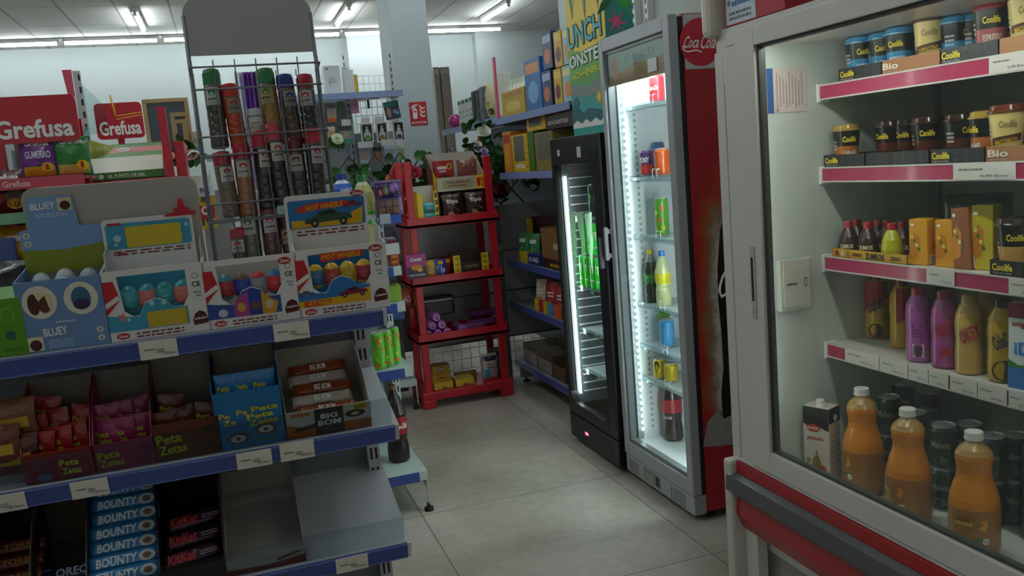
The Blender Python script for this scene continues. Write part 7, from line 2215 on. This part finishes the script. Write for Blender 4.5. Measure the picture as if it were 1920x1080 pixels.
hang((722, 190), (753, 222), '2c3c50', 'tilted dark and teal card with blue rings hanging at the shelf end', lambda mb, mp, w_, h: (mb.shape(mp, rc(-w_*.5, h*.72, w_*.4, h), card('1f7a6c'), .001), mb.shape(mp, ell(-w_*.25, h*.4, w_*.15, h*.3, 14), card('a87a60'), .0014), mb.shape(mp, ell(w_*.15, h*.4, w_*.12, h*.12, 16), card('6a90b8'), .0014), mb.shape(mp, ell(w_*.32, h*.3, w_*.1, h*.1, 16), card('7aa0c8'), .0018)), y=.06, tilt=-8)
hang((611, 194), (632, 228), 'a8a8a0', 'grey card with orange base hanging left on the pegboard', face('7a7c74', 'c8502c'))
hang((632, 190), (645, 208), '5a6a3a', 'small dark green and red card under the blue shelf', None)
hang((656, 187), (674, 212), 'c88ab0', 'small pink card under the blue shelf', face('d8a0c8', 'c87aa8'))
hang((688, 186), (694, 203), '4a4e52', 'tiny dark card under the blue shelf, left of the tilted card', None)
hang((613, 238), (630, 262), 'c8a868', 'beige bread-print card lower left on the pegboard', face('e0d8c0', 'a8782c'))
hang((634, 236), (662, 268), '7a8a8c', 'blurred grey-green portrait card on the pegboard', face('3a3a40', '2c8a70'))
hang((673, 276), (697, 305), '8a9098', 'pale portrait card in the lower row, left one', face('6a7a8a', 'a8b8c0'))
hang((699, 276), (718, 302), '7a6a64', 'brown portrait card in the lower row, second', face('2c2a2c', '9a7a68'))
hang((720, 272), (745, 300), '9ab8d0', 'light blue card in the lower row, third', face('c8d8e4', '7aa0c8'))
hang((746, 270), (760, 300), '8ab890', 'pale green card in the lower row, rightmost', face('d0e0d0', '5aa06c'))
for k, (a_, b_2, py) in enumerate(((672, 688, 184), (692, 712, 181), (731, 747, 178), (678, 694, 226), (703, 720, 224), (641, 658, 230), (672, 700, 272), (715, 740, 268), (742, 757, 267))):
    a = PG.hit(a_, py, y=.0); b = PG.hit(b_2, py, y=.0)
    o = MB().box(a.x, b.x, 0.012, .016, a.z-.022, a.z+.022, card('c4c6c4')).build('price_tag', pg)
a = PG.hit(606, 124, y=.1); b = PG.hit(641, 172, y=.1)
mb = MB().box(0, b.x-a.x, 0, .12, 0, a.z-zt, card('d4d8da'), .002)
mp = front(0); ww = b.x-a.x; hh = a.z-zt
for q in ((.45, .5, .2), (.5, .42, .28), (.4, .56, .14)): mb.tube([mp(ww*(q[0]-q[2]), hh*q[1], .002), mp(ww*(q[0]+q[2]), hh*(q[1]+.02), .002)], .0015, card('8a8e92'), 5)
mb.tube([mp(ww*.3, hh*.5, .002), mp(ww*.28, hh*.3, .002), mp(ww*.34, hh*.3, .002)], .0015, card('8a8e92'), 5); mb.shape(mp, rc(ww*.1, hh*.86, ww*.28, hh*.93), card('6a6e72'), .001)
tag(mb.build('lamp_box', None, PG.at(a.x, .1, zt+.001)), 'white box printed with a line drawing on top of the pegboard shelf', 'box')
a = PG.hit(643, 126, y=.15)
o = MB().box(0, .07, 0, .1, 0, a.z-zt-.02, card('d8dada'), .002).build('box', None, PG.at(a.x, .15, zt+.001)); tag(o, 'narrow plain white box right of the line drawing box', 'box')
o = MB().box(0, .03, 0, .03, 0, a.z-zt-.05, plast('d8b838'), .004).build('yellow_tube', None, PG.at(a.x+.075, .2, zt+.001)); tag(o, 'thin yellow tube standing beside the narrow white box', 'tube')
# purple curtain-like fabric seen through the spice rack
def fab(px0, px1, py0, py1, cols, label, y=5.85):
    a = WORLD.hit(px0, py0, y=y); b = WORLD.hit(px1, py1, y=y); w_ = b.x-a.x
    mb = MB()
    n = 24
    for i in range(n):
        u0, u1 = i/n, (i+1)/n
        m = mat(cols[i*len(cols)//n], rough=.7, var=.1)
        mb.add([(u*w_, .02*sin(u*30), z) for u in (u0, u1) for z in (0, a.z)][0:4], [(0, 2, 3, 1)], m)
        mb.add([(u*w_, .02*sin(u*30)+.004, z) for u in (u0, u1) for z in (0, a.z)][0:4], [(0, 1, 3, 2)], m)
    tag(mb.build('hanging_fabric', None, Matrix.Translation((a.x, y, 0))), label, 'fabric')
fab(440, 500, 136, 300, ['d8dce8', 'c8c8e0', '7a4aa0', '6a3a94', '8a5ab0', '6a3a94'], 'white and purple hanging cloths seen through the top tier of the spice rack')

# ------------------------------------------------------------ snack stands on the left
SIGNR = plast('b5142a')
def stand_sign(F, px0, px1, pyt, pyb, label, sc_=1.0):
    a = F.hit(px0, pyt, y=0); b = F.hit(px1, pyb, y=0); w_ = b.x-a.x; h = a.z-b.z
    r = root('snack_stand_sign', 'sign', F.at(a.x, 0, b.z)); r['label'] = label
    mb = MB().slab(front(.012), rr(0, 0, w_, h, h*.12, 5), .012, SIGNR)
    mb.text(front(0), 'Grefusa', w_*.50, h*.30, w_*.88, h*.40, WHITE, .09, lift=.002)
    mb.build('sign_board', r)
    return r, a, b, w_, h
SA = Frame((0, 3.40, 0))
r, a, b, w_, h = stand_sign(SA, -32, 152, 184, 262, 'large red sign board with white word at the upper left edge')
zsA = SA.hit(80, 334, y=-.05).z
stA = root('snack_stand', 'snack stand', SA.M); stA['label'] = 'red snack stand under the large sign, at the left edge behind the green box'
X0 = SA.hit(-60, 330, y=0).x; X1 = SA.hit(160, 322, y=0).x
for x in (SA.hit(4, 300, y=.1).x, ):
    MB().box(x-.012, x+.012, .09, .12, 0, a.z-.02, SIGNR).build('post', stA)
MB().box(X1-.02, X1, .09, .12, 0, a.z-.08, SIGNR).build('post', stA)
def standshelf(z, m, x0=X0, x1=X1, word=None, par=None):
    so = MB().box(x0, x1, -.05, .28, z-.012, z, SIGNR, .002).build('shelf', par or stA)
    mb = MB().box(x0, x1, -.056, -.05, z-.032, z+.006, m)
    if word: mb.text(front(-.056), word, x0+(x1-x0)*.42, z-.013, .085, .022, card('e8b8b8'), .05)
    mb.build('rail', so)
standshelf(zsA, plast('c03a50'), word='Grefusa')
zs2 = SA.hit(30, 402, y=-.05).z; standshelf(zs2, plast('6aa07c'))
zs3 = SA.hit(30, 492, y=-.05).z; standshelf(zs3, plast('b8b4ac'))
zs4 = SA.hit(30, 560, y=-.05).z; standshelf(zs4, plast('6a6a6a'))
def crisp(c, word, c2, price=True):
    def d(mb, mp_):
        mp = lambda a, b, c_=0.0: mp_(a*.9, b*.74, c_)
        mb.text(mp, 'Grefusa', 0, .165, .085, .026, WHITE, .07, lift=.002)
        fillrect(mb, mp, -.055, .012, .055, .055, card(c2), n=6, k=3)
        mb.text(mp, word, 0, .11, .09, .035, card('d8d4e8'), .07, lift=.002)
        if price: mb.shape(mp, ell(.03, .05, .022, .022, 14), card('e8c020'), .002); mb.text(mp, '1', .028, .05, .010, .026, card('a81c1c'), .06, lift=.003)
    return d
def bagA(px, z, y, w2, h, col, deco, label, rz=0, F=SA, group=None, key=None):
    mk = bag_maker('crisp_bag', 'crisp bag', w2, h, .05, col, deco)
    return use(key or ('cb', label), mk, F.at(on2(px, z+h*.5, y, F), y, z+.0005, rz, -4), label, group)
bagA(73, zsA, .02, .125, .145, '6a2c84', crisp('', 'GUMERRO', 'c8a020'), 'purple crisp bag with yellow base on the upper left stand')
bagA(104, zsA, .12, .09, .10, '5a2474', crisp('', '', 'c8a020'), 'small purple bag tucked between the purple and green crisp bags')
bagA(137, zsA, .02, .115, .14, '2c7a34', crisp('', '', 'c8b45a'), 'green crisp bag with potato print on the upper left stand', rz=8)
for k, (px, c, lb) in enumerate(((65, '6a6460', 'grey-brown clear bag at the back of the upper left stand'), (103, '7ab8cc', 'light blue clear bag behind the crisp bags'), (132, '3a9aa0', 'teal clear bag behind the green crisp bag'))):
    bagA(px, zsA, .20, .14, .185, c, lambda mb, mp: None, lb, rz=10*k-10)
def sticks(mb, mp_):
    mp = lambda a, b, c_=0.0: mp_(a*.85, b*.70, c_)
    mb.text(mp, 'Grefusa', 0, .185, .11, .03, WHITE, .07, lift=.002); mb.text(mp, 'STICKS', 0, .14, .12, .035, WHITE, .09, lift=.002)
    mb.shape(mp, ell(.03, .05, .03, .026, 16), card('d8b01c'), .002); mb.text(mp, '1.10', .03, .05, .04, .026, card('6a1414'), .06, lift=.003)
    mb.shape(mp, ell(-.035, .08, .03, .03, 14), card('a8401c'), .0014)
bagA(12, zs2, .02, .14, .155, '4a1418', sticks, 'dark red crisp bag with white capitals at the left edge')
bagA(51, zs2, .05, .10, .145, 'a8301c', crisp('', '', 'c8a41c'), 'orange-red crisp bag partly behind the large grey card')
def gold(mb, mp_):
    mp = lambda a, b, c_=0.0: mp_(a*.85, b*.8, c_)
    mb.scrawl(mp, -.035, .088, .035, .112, card('e8e4e0'), 1, lift=.002); mb.shape(mp, ell(0, .055, .035, .02, 14), card('c8981c'), .001)
bagA(33, zs3, .0, .105, .125, 'b08420', gold, 'golden crisp bag on the third shelf of the left stand')
bagA(8, zs3, .16, .13, .16, '8a7a64', lambda mb, mp: None, 'dull beige bag at the back left edge of the third shelf')
bagA(52, zs3, .14, .12, .16, '6a4a40', lambda mb, mp: None, 'brown bag behind the golden crisp bag')
o = MB().box(0, .07, 0, .1, 0, .085, plast('26407a'), .004).build('box', None, SA.at(on2(-12, zs3+.04, -.04, SA), -.045, zs3+.001)); tag(o, 'dark blue box at the left edge of the third shelf', 'box')
# slotted white upright and red divider with clear panel
SB = Frame((0, 3.95, 0))
a = SB.hit(135, 133, y=0); b = SB.hit(149, 133, y=0)
mb = MB().box(a.x, b.x, 0, .03, 0, a.z, metalp('c4c8ca'))
for k in range(30): mb.box((a.x+b.x)/2+.004, (a.x+b.x)/2+.012, -.0015, .001, a.z-.04-k*.05, a.z-.015-k*.05, BLACK)
tag(mb.build('slotted_upright', None, SB.M), 'grey-white slotted shelf upright between the two red signs', 'upright')
a2 = SB.hit(115, 131, y=-.01); 
mb = MB().slab(front(0), [(a2.x, a2.z), (a.x-.002, a2.z), (a.x-.002, a2.z-.22), (a2.x+.02, a2.z-.22)], .006, plast('c84a62'))
tag(mb.build('shelf_divider', None, SB.M), 'pink-red plastic flag attached left of the white upright', 'divider')
mb = MB()
c0 = SB.hit(150, 155, y=.02); c1 = SB.hit(205, 250, y=.02)
mb.slab(front(.02), [(c0.x, c0.z), (c1.x, c0.z-.10), (c1.x, c1.z), (c0.x, c1.z)], .003, glassm('e8f0f0', key='panel'))
tag(mb.build('clear_panel', None, SB.M), 'clear acrylic side panel sloping down right of the white upright', 'panel')
# small sign stand with the bakery box
SC = Frame((0, 4.7, 0))
r, a, b, w_, h = stand_sign(SC, 174, 273, 195, 257, 'small red sign board with white word above the bakery box')
stC = root('snack_stand', 'snack stand', SC.M); stC['label'] = 'red stand below the small sign, holding the green and white bakery box'
SD = Frame((0, 3.75, 0))
pa = SD.hit(294, 201, y=0); pb = SD.hit(309, 201, y=0); pc = SD.hit(324, 325, y=0)
zc_ = SD.hit(240, 336, y=0).z
invd = Matrix.Translation((0, -(4.7-3.75), 0))
so = MB().box(SD.hit(158, 340, y=0).x, SD.hit(340, 330, y=0).x, -.02, .30, zc_-.03, zc_-.002, SIGNR, .002); so.build('shelf', stC, invd)
p_ = MB().slab(front(0), [(pa.x, pa.z), (pb.x, pb.z), (pb.x+.004, zc_-.03), (pa.x+.002, zc_-.03)], .03, SIGNR); p_.build('post', stC, invd)
p_ = MB().box(pb.x+.01, pb.x+.05, .05, .30, zc_-.03, zc_+.14, SIGNR, .003); p_.build('side_panel', stC, invd)
MB().box(pa.x, pa.x+.03, .0, .03, 0, zc_-.03, SIGNR).build('post', stC, invd); MB().box(SD.hit(170, 300, y=0).x, SD.hit(170, 300, y=0).x+.03, .2, .23, 0, zc_-.03, SIGNR).build('post', stC, invd)
xx_ = (SC.hit(200, 250, y=0).x+SC.hit(250, 250, y=0).x)/2
MB().box(xx_-.015, xx_+.015, .013, .03, 0, b.z+.02, SIGNR).build('post', stC)
x0 = SD.hit(160, 337, y=-.01).x; x1 = SD.hit(308, 327, y=-.01).x; w_ = x1-x0
zt_ = SD.hit(230, 266, y=.0).z
mb = MB(); hF = .032
mb.box(0, w_, 0, .003, 0, hF, card('4a7a38'))
hB = (zt_-zc_)
pitch = [(0, hF), (.16, hB)]
# sloping lid in bands
def lidp(u, v, c=0.0): return (u, .003+.16*v, hF+(hB-hF)*v+c)
for (v0, v1, c) in ((0, .52, 'c8c4b4'), (.52, .68, '4a7a38'), (.68, .86, 'c06a6c'), (.86, 1.0, '4a7a38')):
    ins0, ins1 = .05*v0*w_*1.2, .05*v1*w_*1.2
    mb.add([lidp(ins0+.0, v0), lidp(w_, v0), lidp(w_, v1), lidp(ins1, v1)], [(0, 1, 2, 3)], card(c))
mb.box(0.02, w_, .16, .164, 0, hB, card('b8b4a8')); mb.box(0, w_, 0, .16, 0, .002, card('b8b4a8'))
mb.slab(rside(w_-.002), [(0, 0), (.16, 0), (.16, hB), (0, hF)], .002, card('c06a6c'))
lm_ = lambda a_, b_2, c=0.0: (a_, .003+.16*(b_2/hB)-c*.6, hF+(hB-hF)*(b_2/hB)+c)
mb.shape(lm_, ell(w_*.48, hB*.77, w_*.09, hB*.075, 18), card('d8d0c8'), .001); mb.text(lm_, 'PANRICO', w_*.48, hB*.77, w_*.14, hB*.05, card('8a2a30'), .04, lift=.002)
mb.text(front(0), 'AL PUNTO DE SAL', w_*.52, hF*.5, w_*.48, hF*.45, card('d8e0d0'), .06, lift=.001); mb.shape(front(0), ell(w_*.2, hF*.5, .010, .010, 14), card('d8e0d0'), .001)
tag(mb.build('bakery_box', None, SD.at(x0, -.01, zc_)), 'green, white and pink bakery carton with sloping lid on the red stand', 'box')
bagd = bag_maker('crisp_bag', 'bag', .12, .16, .05, '8a8c2c', lambda mb, mp: (mb.shape(mp, ell(0, .06, .03, .03, 12), card('4a6a20'), .001)))
o = bagd(); o.matrix_world = SD.at(on2(170, zc_+.1, .06, SD), .10, zc_, 25, 0, 18); o['label'] = 'crumpled yellow-green bag between the green crisp bag and the bakery box'
# yellow elastic rods
mb = MB(); e0 = SD.hit(206, 178, y=-.0); e1 = SD.hit(217, 218, y=0); e2 = SD.hit(272, 209, y=0); e3 = SD.hit(300, 255, y=0)
mb.tube([e0, e1], .004, YEL, 6); mb.tube([e1, e2], .0018, YEL, 5); mb.tube([(e1.x, 0, e1.z-.012), (e2.x, 0, e2.z-.010)], .0018, YEL, 5)
tag(mb.build('elastic_strap', None, SD.M), 'yellow elastic strap stretched across the small red sign', 'strap')
# wooden framed boards and items far left
BF = Frame((0, 9.5, 0))
WD = mat('b09468', rough=.6, var=.15, scale=8)
def framed(px0, px1, pyt, pyb, label, inner='4a5058', y=0.0):
    a = BF.hit(px0, pyt, y=y); b = BF.hit(px1, pyt, y=y); zb_ = BF.hit(px0, pyb, y=y).z
    r = root('framed_board', 'board', BF.at(a.x, y, zb_)); r['label'] = label
    w_ = b.x-a.x; h = a.z-zb_
    f = MB()
    for q in ((0, w_, 0, .04), (0, w_, h-.04, h), (0, .04, .04, h-.04), (w_-.04, w_, .04, h-.04)): f.box(q[0], q[1], -.02, .02, q[2], q[3], WD, .003)
    f.build('frame', r); MB().box(.04, w_-.04, 0, .01, .04, h-.04, mat(inner, rough=.3)).build('board_face', r)
framed(265, 352, 187, 300, 'largest wooden-framed dark board beside the small red sign')
framed(318, 354, 212, 302, 'narrow wooden-framed dark board leaning in front of the larger one', y=-.25)
framed(322, 348, 225, 304, 'smallest wooden-framed board, nearest of the three', y=-.45, inner='3c4450')
tb = root('storage_table', 'table', BF.M); tb['label'] = 'long white table standing far back under the framed boards'
za = BF.hit(350, 296, y=-.5).z
MB().box(-1.9, .3, -.55, .3, za-.03, za-.001, mat('c8ccd0')).build('tabletop', tb)
for x in (-1.85, .24):
    for y in (-.5, .22): MB().box(x, x+.04, y, y+.04, 0, za-.03, mat('a8acb0')).build('leg', tb)
a = BF.hit(358, 247, y=-.4); b = BF.hit(378, 247, y=-.4)
mb = MB().box(0, b.x-a.x, 0, .25, 0, a.z-za, card('c4b8a0'), .004); mb.box(.01, b.x-a.x-.01, -.003, 0, .01, (a.z-za)*.42, card('5a8ac0')); mb.text(front(0), 'GO', (b.x-a.x)/2, (a.z-za)*.62, .08, .04, card('8a8478'), .05)
tag(mb.build('storage_box', None, BF.at(a.x, -.4, za)), 'beige and blue box right of the wooden-framed boards', 'box')
# clear counter at far left
a = WORLD.hit(8, 268, y=6.0); b = WORLD.hit(44, 268, y=6.0)
mb = MB().box(0, b.x-a.x, 0, .3, 0, a.z, mat('b8bec0', rough=.4), .004); mb.box(.03, b.x-a.x-.03, -.003, 0, a.z-.16, a.z-.05, mat('6a7276', rough=.2))
tag(mb.build('weighing_counter', None, Matrix.Translation((a.x, 6.0, 0))), 'pale grey machine housing with dark panel at the far left', 'machine')
bouquet(340, 290, 4.6, ['d8a890', 'e0bca8', 'd8b0a0'], 4, .035, 'peach artificial flowers with leaves left of the spice rack', spread=.06, leaves=26)
a = WORLD.hit(357, 330, y=4.55); 
mb = MB().tube([(-.0+.06*cos(t_), 0, .12*sin(t_)) for t_ in [pi*k/12 for k in range(13)]], .005, WHITE, 6)
mb.lathe([(.05, -.10), (.065, -.002), (.06, -.002)], mat('c8c0b0'), 16)
tag(mb.build('flower_basket', None, Matrix.Translation((a.x+.03, 4.55, a.z))), 'white basket with tall arched handle beside the spice rack post', 'basket')
LTB = root('display_table', 'table', Matrix.Translation((0, 4.2, 0))); LTB['label'] = 'dark low display table carrying the peach flowers and basket'
ztb = a.z-.101
MB().box(-.25, .55, .1, .7, ztb-.03, ztb, mat('8a8c88')).build('tabletop', LTB)
for x in (-.24, .51):
    for y in (.11, .66): MB().box(x, x+.03, y, y+.03, 0, ztb-.03, mat('5a5c58')).build('leg', LTB)
# colourful price placards seen between card and rack
for k, (p0_, p1_, c, wd, wc, lb) in enumerate((((377, 357), (397, 367), 'd0d4e0', 'PHIL', '24306a', 'white placard with dark blue capitals left of the spice rack'), ((377, 370), (398, 384), 'c8a81c', 'ART', '24306a', 'yellow placard below the white one, left of the spice rack'), ((378, 388), (399, 410), 'b02430', 'o', 'e8e0e0', 'red placard left of the spice rack'), ((381, 412), (402, 428), 'c8b030', '19', '2a2a5a', 'yellow price placard with dark numerals left of the spice rack'))):
    F_ = Frame((0, 3.6+.03*k, 0)); a = F_.hit(*p0_, y=0); b = F_.hit(*p1_, y=0); w_ = (b.x-a.x)*1.6; h = (a.z-b.z)+.02
    mb = MB().box(0, w_, 0, .012, 0, h, card(c), .002); mb.text(front(0), wd, w_*.4, h*.5, w_*.6, h*.55, card(wc), .06)
    tag(mb.build('price_placard', None, F_.at(a.x-.01, 0, b.z)), lb, 'placard')
pst_ = root('placard_stand', 'stand', Matrix.Translation((0, 3.75, 0))); pst_['label'] = 'slim grey stand board holding the coloured price placards'
a = WORLD.hit(372, 350, y=3.75); b = WORLD.hit(408, 350, y=3.75)
MB().box(a.x, b.x+.05, 0, .02, .0, a.z-.02, mat('8a8a8a')).build('board', pst_)
MB().box(a.x-.05, b.x+.1, -.1, .1, 0, .02, mat('6a6a6a')).build('base', pst_)
